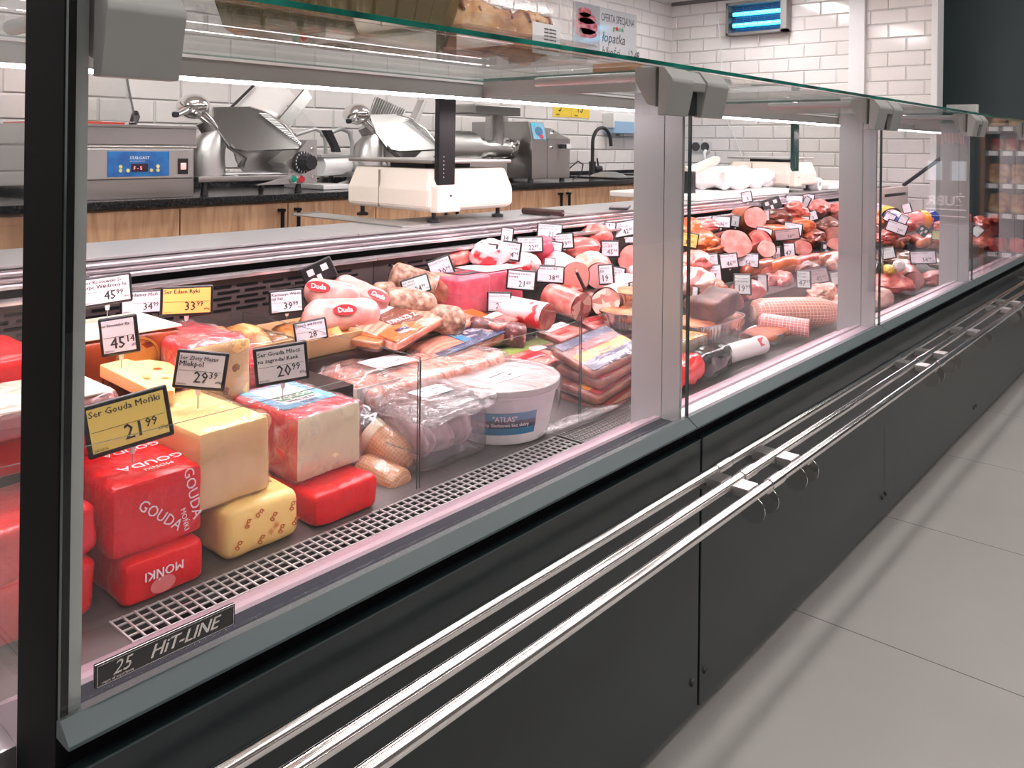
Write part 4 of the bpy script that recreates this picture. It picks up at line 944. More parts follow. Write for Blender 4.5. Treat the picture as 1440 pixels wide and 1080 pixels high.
# ================================================================ food materials
FOOD = 1.35
RED = mat('red_wax_film',(0.76,0.003,0.018),0.30,bump=1.0,bscale=48,coat=0.12,spec=0.35)
PINKRED = mat('pink_red_film',(0.78,0.01,0.05),0.28,bump=0.6,bscale=40,coat=0.2)
CHEESE = mat('gouda_cheese',(0.95,0.70,0.36),0.42,stops=[(0.35,(0.94,0.67,0.33)),(0.65,(0.97,0.75,0.42))],scale=10,sss=0.15,bump=0.05,bscale=60)
CHEESE_P = mat('pale_cheese',(0.95,0.88,0.62),0.45,sss=0.15)
CHEESE_W = mat('white_cheese',(0.88,0.76,0.64),0.5,sss=0.1)
HOLE = mat('cheese_hole',(0.55,0.28,0.10),0.6)
YWRAP = mat('yellow_wrap',(0.92,0.70,0.32),0.35,stops=[(0.40,(0.93,0.72,0.32)),(0.66,(0.90,0.66,0.28)),(0.74,(0.65,0.24,0.10))],scale=26,bump=0.2,bscale=30)
KROL = mat('krolewski_wrap',(0.50,0.10,0.03),0.35,stops=[(0.4,(0.20,0.03,0.01)),(0.6,(0.40,0.10,0.03))],scale=8,stretch=(1,3,1))
GOLD_P = mat('gold_print',(0.48,0.24,0.07),0.35)
WHITE_P = mat('white_print',(0.85,0.78,0.80),0.4)
PRINT = mat('black_print',(0.015,0.013,0.02),0.5)
BLUE_P = mat('blue_print',(0.10,0.36,0.55),0.35)
NAVY = mat('navy_print',(0.012,0.035,0.16),0.35)
ORANGE_P = mat('orange_print',(0.85,0.20,0.02),0.35)
GREEN_P = mat('green_print',(0.03,0.30,0.12),0.4)
HAM = mat('ham_cut',(0.652,0.236,0.217),0.38,stops=[(0.35,(0.542,0.145,0.145)),(0.5,(0.674,0.255,0.236)),(0.72,(0.823,0.488,0.435))],scale=36,detail=5,sss=0.1)
HAM_L = mat('pale_ham_cut',(0.774,0.399,0.369),0.38,stops=[(0.35,(0.685,0.289,0.270)),(0.6,(0.841,0.471,0.430))],scale=30,sss=0.1)
PINKBLK = mat('pink_ham_block',(0.633,0.142,0.189),0.35,stops=[(0.4,(0.591,0.115,0.170)),(0.7,(0.675,0.189,0.237))],scale=40,bump=0.1,bscale=120,bstretch=(1,0.2,6))
RIND = mat('smoked_rind',(0.227,0.045,0.021),0.34,stops=[(0.35,(0.124,0.021,0.010)),(0.55,(0.286,0.062,0.025)),(0.75,(0.446,0.142,0.062))],scale=22,bump=0.35,bscale=24)
RIND_O = mat('orange_rind',(0.556,0.157,0.055),0.32,stops=[(0.35,(0.430,0.096,0.032)),(0.65,(0.664,0.241,0.096))],scale=18,bump=0.2,bscale=30)
MEAT = mat('red_meat',(0.399,0.079,0.063),0.32,stops=[(0.32,(0.222,0.028,0.021)),(0.5,(0.430,0.087,0.063)),(0.72,(0.685,0.289,0.222))],scale=30,detail=6,bump=0.4,bscale=25)
MEAT_P = mat('pink_meat',(0.617,0.222,0.204),0.3,stops=[(0.32,(0.474,0.101,0.093)),(0.5,(0.663,0.241,0.213)),(0.72,(0.828,0.474,0.420))],scale=26,detail=6,bump=0.35,bscale=28,coat=0.2)
MEAT_B = mat('brown_meat',(0.189,0.062,0.045),0.34,stops=[(0.35,(0.088,0.025,0.021)),(0.6,(0.295,0.106,0.071)),(0.8,(0.487,0.247,0.170))],scale=28,bump=0.4,bscale=26)
LOAF = mat('meatloaf_crust',(0.17,0.07,0.05),0.5,stops=[(0.4,(0.11,0.04,0.03)),(0.7,(0.28,0.13,0.09))],scale=18,bump=0.5,bscale=30)
LOAF_IN = mat('meatloaf_inside',(0.42,0.24,0.15),0.6,bump=0.4,bscale=80)
CHUNK = mat('chunky_cut',(0.6,0.3,0.28),0.35,stops=[(0.2,(0.50,0.15,0.15)),(0.5,(0.72,0.35,0.33)),(0.8,(0.86,0.60,0.54))],scale=40,tex='cells',sss=0.05)
SALAMI = mat('salami',(0.22,0.06,0.06),0.38,stops=[(0.42,(0.14,0.035,0.035)),(0.60,(0.26,0.08,0.08)),(0.72,(0.60,0.38,0.35))],scale=75,detail=2,bump=0.3,bscale=60)
SALAMI_G = mat('white_mould_salami',(0.451,0.309,0.231),0.55,stops=[(0.38,(0.279,0.148,0.104)),(0.6,(0.556,0.389,0.299)),(0.72,(0.751,0.620,0.534))],scale=60,bump=0.3,bscale=60)
DARKLOG = mat('dark_casing',(0.10,0.05,0.045),0.3,stops=[(0.4,(0.07,0.035,0.03)),(0.7,(0.18,0.10,0.085))],scale=20,bump=0.35,bscale=30,coat=0.3)
WURST = mat('pale_casing',(0.733,0.420,0.389),0.3,stops=[(0.4,(0.663,0.338,0.318)),(0.65,(0.828,0.550,0.506))],scale=24,coat=0.4)
SAUS = mat('sausage_casing',(0.365,0.088,0.037),0.28,stops=[(0.35,(0.247,0.045,0.021)),(0.65,(0.467,0.142,0.062))],scale=20,bump=0.15,bscale=40,coat=0.3)
FISH = mat('smoked_fish',(0.50,0.24,0.10),0.35,stops=[(0.33,(0.28,0.09,0.03)),(0.5,(0.60,0.30,0.11)),(0.7,(0.82,0.60,0.32))],scale=14,stretch=(1,3,1),bump=0.4,bscale=40)
SALMON = mat('pink_fillet',(0.830,0.349,0.250),0.35,stops=[(0.35,(0.751,0.231,0.157)),(0.55,(0.886,0.471,0.369)),(0.72,(0.931,0.707,0.620))],scale=28,stretch=(1,4,1),bump=0.3,bscale=20)
GREYFISH = mat('grey_fillet',(0.45,0.33,0.33),0.35,stops=[(0.35,(0.30,0.18,0.18)),(0.6,(0.60,0.47,0.46)),(0.75,(0.80,0.72,0.70))],scale=12,stretch=(1,5,1),bump=0.3,bscale=20)
WOODT = mat('fish_tray_card',(0.70,0.50,0.30),0.6)
FOIL = mat('tray_foil',(0.74,0.72,0.71),0.22,1.0,bump=0.5,bscale=50,bstretch=(1,1,0.25))
FAT = mat('bacon_fat',(0.816,0.528,0.442),0.35,stops=[(0.35,(0.550,0.134,0.093)),(0.5,(0.816,0.442,0.358)),(0.65,(0.913,0.733,0.640))],scale=40,stretch=(1,1,3),bump=0.3,bscale=30)
def netmat(name, c1, c2, line, w=0.008, h=0.008):
    if name in MATS: return MATS[name]
    m, nt, b = nodes_of(name); tc = N(nt,'ShaderNodeTexCoord'); mp = N(nt,'ShaderNodeMapping'); nt.links.new(tc.outputs['UV'], mp.inputs[0])
    br = N(nt,'ShaderNodeTexBrick'); br.offset = 0; br.inputs['Scale'].default_value = 1; br.inputs['Brick Width'].default_value = w; br.inputs['Row Height'].default_value = h
    br.inputs['Mortar Size'].default_value = w*0.11; br.inputs['Mortar Smooth'].default_value = 0.4
    br.inputs['Color1'].default_value = (*c1,1); br.inputs['Color2'].default_value = (*c2,1); br.inputs['Mortar'].default_value = (*line,1)
    nt.links.new(mp.outputs[0], br.inputs['Vector']); nt.links.new(br.outputs['Color'], b.inputs['Base Color']); b.inputs['Roughness'].default_value = 0.35
    bp = N(nt,'ShaderNodeBump'); bp.inputs['Strength'].default_value = 0.8; bp.inputs['Distance'].default_value = 0.003; nt.links.new(br.outputs['Fac'], bp.inputs['Height']); nt.links.new(bp.outputs[0], b.inputs['Normal'])
    MATS[name] = m; return m
NET = netmat('netted_ham',(0.68,0.26,0.21),(0.60,0.20,0.16),(0.88,0.64,0.52),0.013,0.013)
NET_G = netmat('netted_sausage',(0.72,0.30,0.12),(0.80,0.38,0.16),(0.85,0.58,0.34),0.006,0.006)
NET_D = netmat('netted_dark_ham',(0.25,0.06,0.05),(0.32,0.09,0.07),(0.60,0.35,0.28),0.010,0.010)
# ---------------------------------------------------------------- shapes
def split(bm, pred):
    """faces for which pred(face) holds go to a second bmesh"""
    other = bm.copy(); other.faces.ensure_lookup_table(); bm.faces.ensure_lookup_table()
    k = [pred(f) for f in bm.faces]
    bmesh.ops.delete(bm, geom=[f for f, q in zip(bm.faces[:], k) if q], context='FACES')
    bmesh.ops.delete(other, geom=[f for f, q in zip(other.faces[:], k) if not q], context='FACES')
    return bm, other
def log_bm(p1, p2, prof, n=28, amp=0.0, seed=0, flat=1.0, bend=0.0, seg=None, twist=0):
    """solid of revolution along p1->p2; prof list of (t, r); returns bmesh with UVs in metres"""
    p1, p2 = Vector(p1), Vector(p2); ax = (p2-p1); L = ax.length; ax.normalize()
    up = Vector((0,0,1)); x = ax.cross(up).normalized(); y = x.cross(ax)
    nb = bmesh.new(); uv = nb.loops.layers.uv.new('uv'); rings = []
    sv = Vector((seed*3.3,seed*1.9,seed*0.7))
    for t, r in prof:
        c = p1+ax*(t*L)+up*(bend*4*t*(1-t))
        if r < 1e-5: rings.append([nb.verts.new(c)]); continue
        ring = []
        for k in range(n):
            an = 2*PI*k/n+twist; d = x*math.cos(an)+y*math.sin(an)*flat
            q = c+d*r
            if amp: q += d*amp*(noise.noise(q*22+sv)+0.5*noise.noise(q*55+sv))
            ring.append(nb.verts.new(q))
        rings.append(ring)
    rm = max(r for t, r in prof)
    for i, (A, B) in enumerate(zip(rings, rings[1:])):
        for k in range(n):
            a, b, c, d = A[k%len(A)], A[(k+1)%len(A)], B[(k+1)%len(B)], B[k%len(B)]
            vs = []
            for v in (a,b,c,d):
                if v not in vs: vs.append(v)
            if len(vs) < 3: continue
            f = nb.faces.new(vs)
            for lp in f.loops:
                v = lp.vert
                ti = prof[i][0] if v in A else prof[i+1][0]
                kk = k if (v is a or v is d) else k+1
                lp[uv].uv = (ti*L, kk/n*2*PI*rm)
    bmesh.ops.recalc_face_normals(nb, faces=nb.faces)
    return nb
def prof_round(r, e=0.12, m=10):
    P = [(0,0)]
    for k in range(1,6): an = k/6*PI/2; P.append((e*(1-math.cos(an)), r*math.sin(an)))
    P += [(e+(1-2*e)*k/m, r) for k in range(m+1)]
    for k in range(5,0,-1): an = k/6*PI/2; P.append((1-e*(1-math.cos(an)), r*math.sin(an)))
    P.append((1,0)); return P
def prof_cut(r, e=0.12, m=10):      # round start, straight cut at the end
    P = [(0,0)]
    for k in range(1,6): an = k/6*PI/2; P.append((e*(1-math.cos(an)), r*math.sin(an)))
    P += [(e+(1-e)*k/m, r) for k in range(m+1)]; return P
def prof_tied(r):
    return [(0,0.0),(0.0,r*0.22),(0.03,r*0.25),(0.05,r*0.18),(0.075,r*0.45),(0.11,r*0.75),(0.17,r*0.95),(0.3,r),(0.5,r),(0.7,r),(0.83,r*0.95),(0.89,r*0.75),(0.925,r*0.45),(0.95,r*0.18),(0.97,r*0.25),(1,r*0.22),(1.0,0)]
def disc_bm(c, nrm, r, flat=1.0, off=0.0008, n=28, up=(0,0,1)):
    nrm = Vector(nrm).normalized(); x = nrm.cross(Vector(up)).normalized(); y = x.cross(nrm)
    w_ = lambda k: r*(0.985+0.05*math.sin(k*2*PI/n*2+c[1]*40)+0.03*math.sin(k*2*PI/n*5+c[1]*90)-0.04)
    nb = bmesh.new(); nb.faces.new([nb.verts.new(Vector(c)+nrm*off+x*math.cos(2*PI*k/n)*w_(k)+y*math.sin(2*PI*k/n)*w_(k)*flat) for k in range(n)])
    r2 = bmesh.ops.extrude_face_region(nb, geom=nb.faces[:]); bmesh.ops.translate(nb, vec=-nrm*off*1.5, verts=[e for e in r2['geom'] if isinstance(e,bmesh.types.BMVert)])
    bmesh.ops.recalc_face_normals(nb, faces=nb.faces); return nb
def cutlog(name, label, cat, p1, p2, r, skin, cut, group=None, flat=1.0, amp=0.0, seed=0, e=0.12, film_=None, bend=0):
    """log of meat with a flat cut end at p2"""
    p1, p2 = Vector(p1), Vector(p2); mid = (p1+p2)/2
    t = thing(name, label, cat, (mid.x,mid.y,min(p1.z,p2.z)-r*flat), group=group)
    part('rind' if cut is not None else 'casing', log_bm(p1,p2,prof_cut(r,e),amp=amp,seed=seed,flat=flat), skin, t)
    ax = (p2-p1).normalized()
    part('cut_face', disc_bm(p2, ax, r*0.995, flat, 0.0012), cut, t)
    if film_: part('wrapping', log_bm(p1-ax*0.004,p2+ax*0.004,[(a,b+0.003) for a,b in prof_cut(r,e)]+[(1,0)],amp=0.004,seed=seed+5,flat=flat), film_, t)
    return t
def rounded(name, label, cat, p1, p2, r, m, group=None, amp=0.0, seed=0, prof=None, flat=1.0, bend=0.0):
    bm = log_bm(p1,p2,prof or prof_round(r,min(0.3,r/(Vector(p2)-Vector(p1)).length)),amp=amp,seed=seed,flat=flat,bend=bend)
    return solo(name, bm, m, label, cat, group)
def lump(name, label, cat, c, rx, ry, rz, m, group=None, seed=0, amp=0.22, yaw=0, sub_=4):
    bm = blob(rx,ry,rz,sub_,amp,1.6,seed); bmesh.ops.transform(bm, matrix=Matrix.Translation(c)@Matrix.Rotation(yaw,4,'Z'), verts=bm.verts)
    return solo(name, bm, m, label, cat, group)
def block(name, label, af, y0, y1, z0, z1, dep_, r, skin, cut=None, yaw=0.0, amp=0.0, seed=0, group=None, filmed=None, cat='cheese', holes=(), top=None, pitch=0.0):
    """rectangular block, front face at distance af, going back dep_"""
    c = Vector((-(af+dep_/2),(y0+y1)/2,(z0+z1)/2)); t = thing(name, label, cat, (c.x,c.y,z0), (0,pitch,yaw), group)
    bm = soft(dep_,y1-y0,z1-z0,r,9,amp,20,seed); bmesh.ops.translate(bm, vec=(0,0,(z1-z0)/2), verts=bm.verts)
    if cut is not None:
        bm.normal_update(); hx = dep_/2
        bm, o = split(bm, lambda f: f.normal.x > 0.75 and f.calc_center_median().x > hx-r*1.1-0.004)
        part('wrapper', bm, skin, t, world=False); cf = part('cut_face', o, cut, t, world=False)
        for hy, hz, hr in holes:
            q = lathe([(0,0.0008),(hr*0.8,0.0008),(hr,0.0)],16,(hx+0.0003,hy,(z1-z0)/2+hz),rot=(0,PI/2,0)); link('hole', q, HOLE, cf)
    else: part('wrapper' if skin is not CHEESE else 'cheese', bm, skin, t, world=False)
    if top is not None:
        q = soft(dep_*0.97,(y1-y0)*0.97,0.004,0.002,5,0,20,seed); bmesh.ops.translate(q, vec=(0,0,z1-z0+0.0005), verts=q.verts); part('top_label', q, top, t, world=False)
    if filmed is not None:
        q = soft(dep_+0.006,(y1-y0)+0.006,(z1-z0)+0.006,r+0.003,12,0.005,30,seed+7); bmesh.ops.translate(q, vec=(0,0,(z1-z0)/2), verts=q.verts); part('clear_film', q, filmed, t, world=False)
    return t
def face_text(t, s, size, y, z, x, m=None, rot=0.0, flipx=False, **kw):
    """lettering on the front (+X) face of a block; y,z local position of the text centre"""
    nb = text_bm(s, size, align='CENTER', **kw); M = Matrix.Identity(4)
    cols = [(0,1,0),(0,0,1),(1,0,0)]
    for j in range(3):
        for k in range(3): M[k][j] = cols[j][k]
    bmesh.ops.transform(nb, matrix=Matrix.Translation((x,y,z))@M@Matrix.Rotation(rot,4,'Z'), verts=nb.verts)
    return link('lettering', nb, m or WHITE_P, t)
def top_text(t, s, size, x, y, z, m=None, rot=0.0, **kw):
    nb = text_bm(s, size, align='CENTER', **kw)
    bmesh.ops.transform(nb, matrix=Matrix.Translation((x,y,z))@Matrix.Rotation(PI/2+rot,4,'Z'), verts=nb.verts)
    return link('lettering', nb, m or WHITE_P, t)
# ================================================================ risers under the goods
ris = mat('riser_steel',(0.10,0.085,0.085),0.35,0.7)
def riser(label, a0, a1, y0, y1, zt):
    solo('display_riser', abox(a0,a1,y0,y1,0.47+(a0-1.055)*0.104*0+0.035+(a1-1.055)*0.104,zt,0.002), ris, label, 'riser')
riser('dark steel riser under the back row of cheese',1.235,1.625,0.335,0.99,0.652)
riser('dark steel riser under the smoked fish and white sausages',1.40,1.625,1.01,1.465,0.66)
riser('dark steel riser under the pink ham blocks',1.42,1.625,1.485,2.44,0.66)
riser('dark steel step under the ham logs',1.245,1.415,1.62,2.44,0.60)
riser('dark steel riser under the back row of smoked hams',1.42,1.625,2.50,3.54,0.66)
riser('dark steel step under the middle row of smoked hams',1.20,1.415,2.50,3.54,0.60)
riser('dark steel riser in the fourth case',1.30,1.625,3.62,4.64,0.64)
riser('dark steel riser in the fifth case',1.30,1.625,4.72,5.75,0.64)
# ================================================================ cheese
t = block('gouda_block','red wrapped gouda block lying on the grille edge, lettered MONKI upside down',1.060,0.487,0.598,0.5015,0.560,0.17,0.012,RED,amp=0.003,seed=1)
face_text(t,'MOŃKI',0.0165,-0.004,0.040,0.0882,rot=PI,bold=True)
q = lathe([(0,0),(0.017,0),(0.017,0.0006),(0,0.0006)],24,(0,0,0)); bmesh.ops.transform(q, matrix=Matrix.Translation((0.0878,-0.006,0.018))@Matrix.Diagonal((1,1.0,0.62,1))@Euler((0,PI/2,0)).to_matrix().to_4x4(), verts=q.verts)
link('logo_oval', q, mat('faded_print',(0.72,0.25,0.25),0.4), t)
t = block('gouda_block','red wrapped gouda block on top of the MONKI block, under the yellow price tag',1.075,0.478,0.603,0.5605,0.656,0.17,0.010,RED,amp=0.003,seed=2)
top_text(t,'GOUDA',0.024,0.030,0.010,0.0985,rot=PI); top_text(t,'MOŃKI',0.0125,0.055,0.010,0.0985,rot=PI); top_text(t,'GOUDA',0.022,-0.035,0.012,0.0985,rot=PI)
face_text(t,'GOUDA',0.020,0.038,0.058,0.0880,rot=-PI/2.3); face_text(t,'GOUDA',0.020,-0.005,0.038,0.0880,rot=-0.7+0.0); face_text(t,'MOŃKI',0.010,0.030,0.026,0.0880,rot=-PI/2.3)
block('gouda_block','red wrapped block at the near end, lowest of the stack beside the black post',1.075,0.34,0.462,0.503,0.575,0.16,0.015,RED,amp=0.006,seed=3)
block('gouda_block','red wrapped block at the near end, upper of the stack beside the black post',1.085,0.335,0.468,0.5755,0.640,0.16,0.015,RED,amp=0.006,seed=4)
block('gouda_block','red wrapped block in the second row behind the yellow price tag',1.215,0.36,0.55,0.652,0.712,0.15,0.015,RED,amp=0.004,seed=5)
t = block('cheese_block','yellow wrapped cheese loaf with red squiggles and a barcode label',1.068,0.632,0.760,0.5015,0.5775,0.17,0.020,YWRAP,amp=0.002,seed=6)
q = box((-0.065,-0.045,0.0765),(0.045,0.032,0.0772)); lb_ = link('label', q, mat('pale_yellow',(0.85,0.68,0.32),0.5), t)
q = None
for k in range(14): q = box((0.012,-0.040+k*0.0026,0.0773),(0.036,-0.040+k*0.0026+(0.0008 if k%3 else 0.0016),0.0776),bm=q)
link('barcode', q, mat('brown_print',(0.16,0.08,0.03),0.6), lb_)
top_text(t,'SERWIT',0.012,0.030,0.022,0.0775,mat('brown_print',(0.16,0.08,0.03),0.6),rot=PI*0.98,bold=True)
for k,(yy,zz,ro) in enumerate(((-0.045,0.022,0.6),(-0.03,0.048,0.3),(-0.008,0.018,0.5),(0.012,0.045,0.6),(0.026,0.022,0.4),(0.045,0.05,0.3),(-0.012,0.058,0.9),(0.05,0.026,0.6))):
    face_text(t,'g',0.020,yy,zz,0.0868,mat('rust_print',(0.60,0.20,0.07),0.5),rot=-ro)
block('gouda_block','low red wrapped block on the deck right of the yellow loaf',1.063,0.782,0.905,0.5015,0.556,0.17,0.012,RED,amp=0.004,seed=8)
t = block('gouda_block','large cut gouda block with a pale yellow face, under the 29.39 tag',1.092,0.600,0.716,0.5785,0.690,0.22,0.008,CHEESE,amp=0.0015,seed=9,filmed=film_lo,yaw=0.03)
link('blue_corner', soft(0.04,0.05,0.004,0.002,5,0.002,30,2,None), BLUE_P, t, loc=(0.03,-0.06,0.1118)) if False else None
t = block('gouda_block','cut gouda with red rind and blue top label, under the 20.99 tag',1.120,0.782,0.914,0.5575,0.662,0.20,0.008,PINKRED,CHEESE_P,amp=0.0015,seed=10,filmed=film_hi,yaw=0.03)
tl = link('top_label', box((-0.085,-0.055,0.1049),(0.05,0.055,0.1058)), mat('label_sky',(0.22,0.50,0.66),0.35), t)
link('cloud_print', soft(0.10,0.075,0.0016,0.0007,6,0.0,20,3), WHITE_P, tl, loc=(-0.02,0,0.1058)); link('green_band', box((-0.012,-0.035,0.1066),(0.012,0.035,0.1072)), GREEN_P, tl)
top_text(t,'GOUDA',0.019,-0.006,0.0,0.1074,WHITE_P,rot=PI,bold=True); top_text(t,'MLECZNA',0.012,0.018,0.0,0.1070,mat('black_print',(0,0,0)),rot=PI,bold=True); top_text(t,'KANKA',0.012,0.036,0.0,0.1070,NAVY,rot=PI)
t = block('cheese_block','cut cheese with round holes and pink wrapped top, under the yellow 33.99 tag',1.300,0.700,0.815,0.653,0.760,0.20,0.010,PINKRED,CHEESE,amp=0.003,seed=11,filmed=film_hi,holes=((0.028,0.004,0.008),(0.035,0.038,0.004),(0.010,-0.033,0.008),(-0.03,0.02,0.003)),cat='cheese')
# flat emmental wheel piece
bm = prism([at(140,512,1.32),at(215,550,1.24),at(245,549,1.235),at(248,510,1.36),at(185,502,1.42)],(0,0,-0.020),bev=0.003)
t = thing('emmental_slab','flat pale emmental slab with shallow holes, under the 45.14 tag','cheese',(-1.32,0.60,0.68)); part('cheese', bm, CHEESE, t)
o = None
for px_,py_,a_ in ((188,518,1.36),(205,530,1.30),(222,515,1.34),(170,520,1.36),(235,525,1.29)):
    p = at(px_,py_,a_); part('hole', lathe([(0,0.0002),(0.007,0.0002),(0.0085,0)],14,(p.x,p.y,p.z+0.001)), mat('hole_tone',(0.78,0.47,0.22),0.5), t)
t = block('smoked_cheese','smoked cheese wheel with white top and brown printed wrapper, under the 45.99 tag',1.395,0.545,0.742,0.653,0.775,0.17,0.016,KROL,amp=0.003,seed=12,top=CHEESE_W)
face_text(t,'KRÓLEWSKI',0.022,0.015,0.058,0.0875,mat('dark_brown_print',(0.10,0.03,0.01),0.5),rot=PI,bold=True)
q = lathe([(0.034,0),(0.038,0),(0.038,0.001),(0.034,0.001)],40,(0.086,0.015,0.078),rot=(0,PI/2,0)); link('gold_ring', q, GOLD_P, t); link('gold_disc', lathe([(0,0),(0.033,0),(0.033,0.0006),(0,0.0006)],36,(0.0857,0.015,0.078),rot=(0,PI/2,0)), GOLD_P, t)
block('cheese_block','cream topped block wrapped in pink film, left of the flat emmental',1.17,0.36,0.525,0.715,0.752,0.15,0.012,mat('pink_wrap',(0.80,0.25,0.28),0.3,bump=0.5,bscale=40),amp=0.003,seed=13,top=CHEESE_W,filmed=film_hi)
block('gouda_block','bright pinkish red block lying behind the blue-labelled gouda',1.335,0.822,0.92,0.653,0.702,0.15,0.012,PINKRED,amp=0.004,seed=14,filmed=film_hi)
block('gouda_block','red wrapped block in the back corner behind the white-topped smoked cheese',1.42,0.36,0.53,0.653,0.765,0.18,0.015,RED,amp=0.004,seed=15)
block('gouda_block','red wrapped block under the pink and blue cheeses, second row',1.25+0.02,0.36,0.0+0.52,0.0+0.505,0.0+0.55,0.10,0.01,RED,amp=0.004,seed=16) if False else None
# ================================================================ smoked fish in card trays
def tray(name, label, a0, a1, y0, y1, z0, h, m, fill, fm, yaw=0, filmed=None, cat='tray of fish', seed=0, n=3, fr=0.7):
    t = thing(name, label, cat, (-(a0+a1)/2,(y0+y1)/2,z0), (0,0,yaw))
    L, Wd = a1-a0, y1-y0; nb = bmesh.new()
    def ring(s, z): return [nb.verts.new((sx*L/2*s,sy*Wd/2*s,z)) for sx,sy in ((1,-1),(1,1),(-1,1),(-1,-1))]
    A, B, C2, D = ring(0.88,0.0), ring(1.0,h), ring(0.97,h), ring(0.85,0.003)
    for P, Q in ((A,B),(B,C2),(C2,D)):
        for k in range(4): nb.faces.new((P[k],P[(k+1)%4],Q[(k+1)%4],Q[k]))
    nb.faces.new(A[::-1]); nb.faces.new(D); bmesh.ops.recalc_face_normals(nb, faces=nb.faces)
    part('tray', nb, m, t, world=False, smooth=False)
    for k in range(n):
        bm = blob(L*0.40,Wd/n*0.46,h*fr,3,0.16,2.0,seed+k); bmesh.ops.translate(bm, vec=(0,-Wd/2*0.84+Wd*0.84*(k+0.5)/n,h*0.55), verts=bm.verts)
        part(fill, bm, fm, t, world=False)
    if filmed is not None:
        q = soft(L*1.01,Wd*1.01,h*1.25,h*0.5,12,0.006,24,seed+3); bmesh.ops.translate(q, vec=(0,0,h*0.66), verts=q.verts); part('clear_film', q, filmed, t, world=False)
    return t
tray('smoked_fish_tray','card tray of golden smoked fish under the 39.99 tag',1.42,1.61,0.83,0.985,0.661,0.045,WOODT,'fish_fillet',FISH,seed=21,n=2,fr=1.0,filmed=film_lo)
tray('smoked_fish_tray','card tray of pale smoked fish under the 28 price tag',1.405,1.61,1.012,1.15,0.661,0.04,WOODT,'fish_fillet',FISH,seed=25,n=2,fr=0.8)
t = tray('fish_tray','white card tray with pink fillets behind the big clear tray',1.25,1.395,0.935-0.0+0.075,1.12,0.55,0.085,mat('white_card',(0.8,0.76,0.74),0.5),'fillet',SALMON,seed=27,n=2,fr=0.5,filmed=film_lo)
# clear deep tray of grey fillets beside the net sausages
t = thing('fillet_tub','deep clear tub of grey fillets wrapped in film, left of the white bucket','tub of fish',(-1.20,1.115,0.505))
cx, cy = -1.20, 1.115
q = soft(0.235,0.175,0.10,0.022,10,0.001,20,1); bmesh.ops.translate(q, vec=(cx,cy,0.556), verts=q.verts); part('tub', q, filmmat('frosted_plastic',0.14,6,(0.93,0.93,0.93)), t)
for k in range(3):
    bm = blob(0.10,0.026,0.045,3,0.12,2,k+31); bmesh.ops.translate(bm, vec=(cx,cy-0.052+k*0.052,0.553), verts=bm.verts); part('fillet', bm, GREYFISH, t)
q = soft(0.27,0.20,0.030,0.014,12,0.012,22,5); bmesh.ops.translate(q, vec=(cx,cy,0.612), verts=q.verts); part('clear_film', q, film_hi, t)
l_ = part('label', box((cx+0.02,cy-0.040,0.6285),(cx+0.068,cy+0.035,0.6292)), paper, t)
nb = text_bm('filet 1.2 kg', 0.010, align='CENTER'); bmesh.ops.transform(nb, matrix=Matrix.Translation((cx+0.035,cy,0.6295))@Matrix.Rotation(-PI/2,4,'Z'), verts=nb.verts)
nb2 = text_bm('1.99', 0.016, align='CENTER'); bmesh.ops.transform(nb2, matrix=Matrix.Translation((cx+0.055,cy,0.6295))@Matrix.Rotation(-PI/2,4,'Z'), verts=nb2.verts); nb = merge(nb, nb2)
sub('label_print', nb, PRINT, l_, t)
# large pink fillet tray behind the bucket
t = thing('fillet_tub','shallow tub of pale pink fillets in film with a white label, behind the white bucket','tub of fish',(-1.315,1.225,0.533))
cx, cy = -1.315, 1.225
q = soft(0.19,0.40,0.06,0.022,10,0.001,20,2); bmesh.ops.translate(q, vec=(cx,cy,0.563), verts=q.verts); part('tub', q, mat('pink_tub',(0.80,0.45,0.42),0.35), t)
q = soft(0.175,0.385,0.07,0.02,12,0.010,20,8); bmesh.ops.translate(q, vec=(cx,cy,0.598), verts=q.verts); part('fillets', q, SALMON, t)
q = soft(0.20,0.41,0.06,0.02,14,0.012,22,6); bmesh.ops.translate(q, vec=(cx,cy,0.610), verts=q.verts); part('clear_film', q, film_hi, t)
l_ = part('label', box((cx-0.055,cy-0.12,0.646),(cx+0.02,cy-0.02,0.6468)), paper, t)
nb = text_bm('20 ⁹⁹'.replace('⁹⁹','99'), 0.018, align='CENTER'); bmesh.ops.transform(nb, matrix=Matrix.Translation((cx-0.0,cy-0.06,0.6471))@Matrix.Rotation(PI/2,4,'Z'), verts=nb.verts); sub('label_print', nb, PRINT, l_, t)
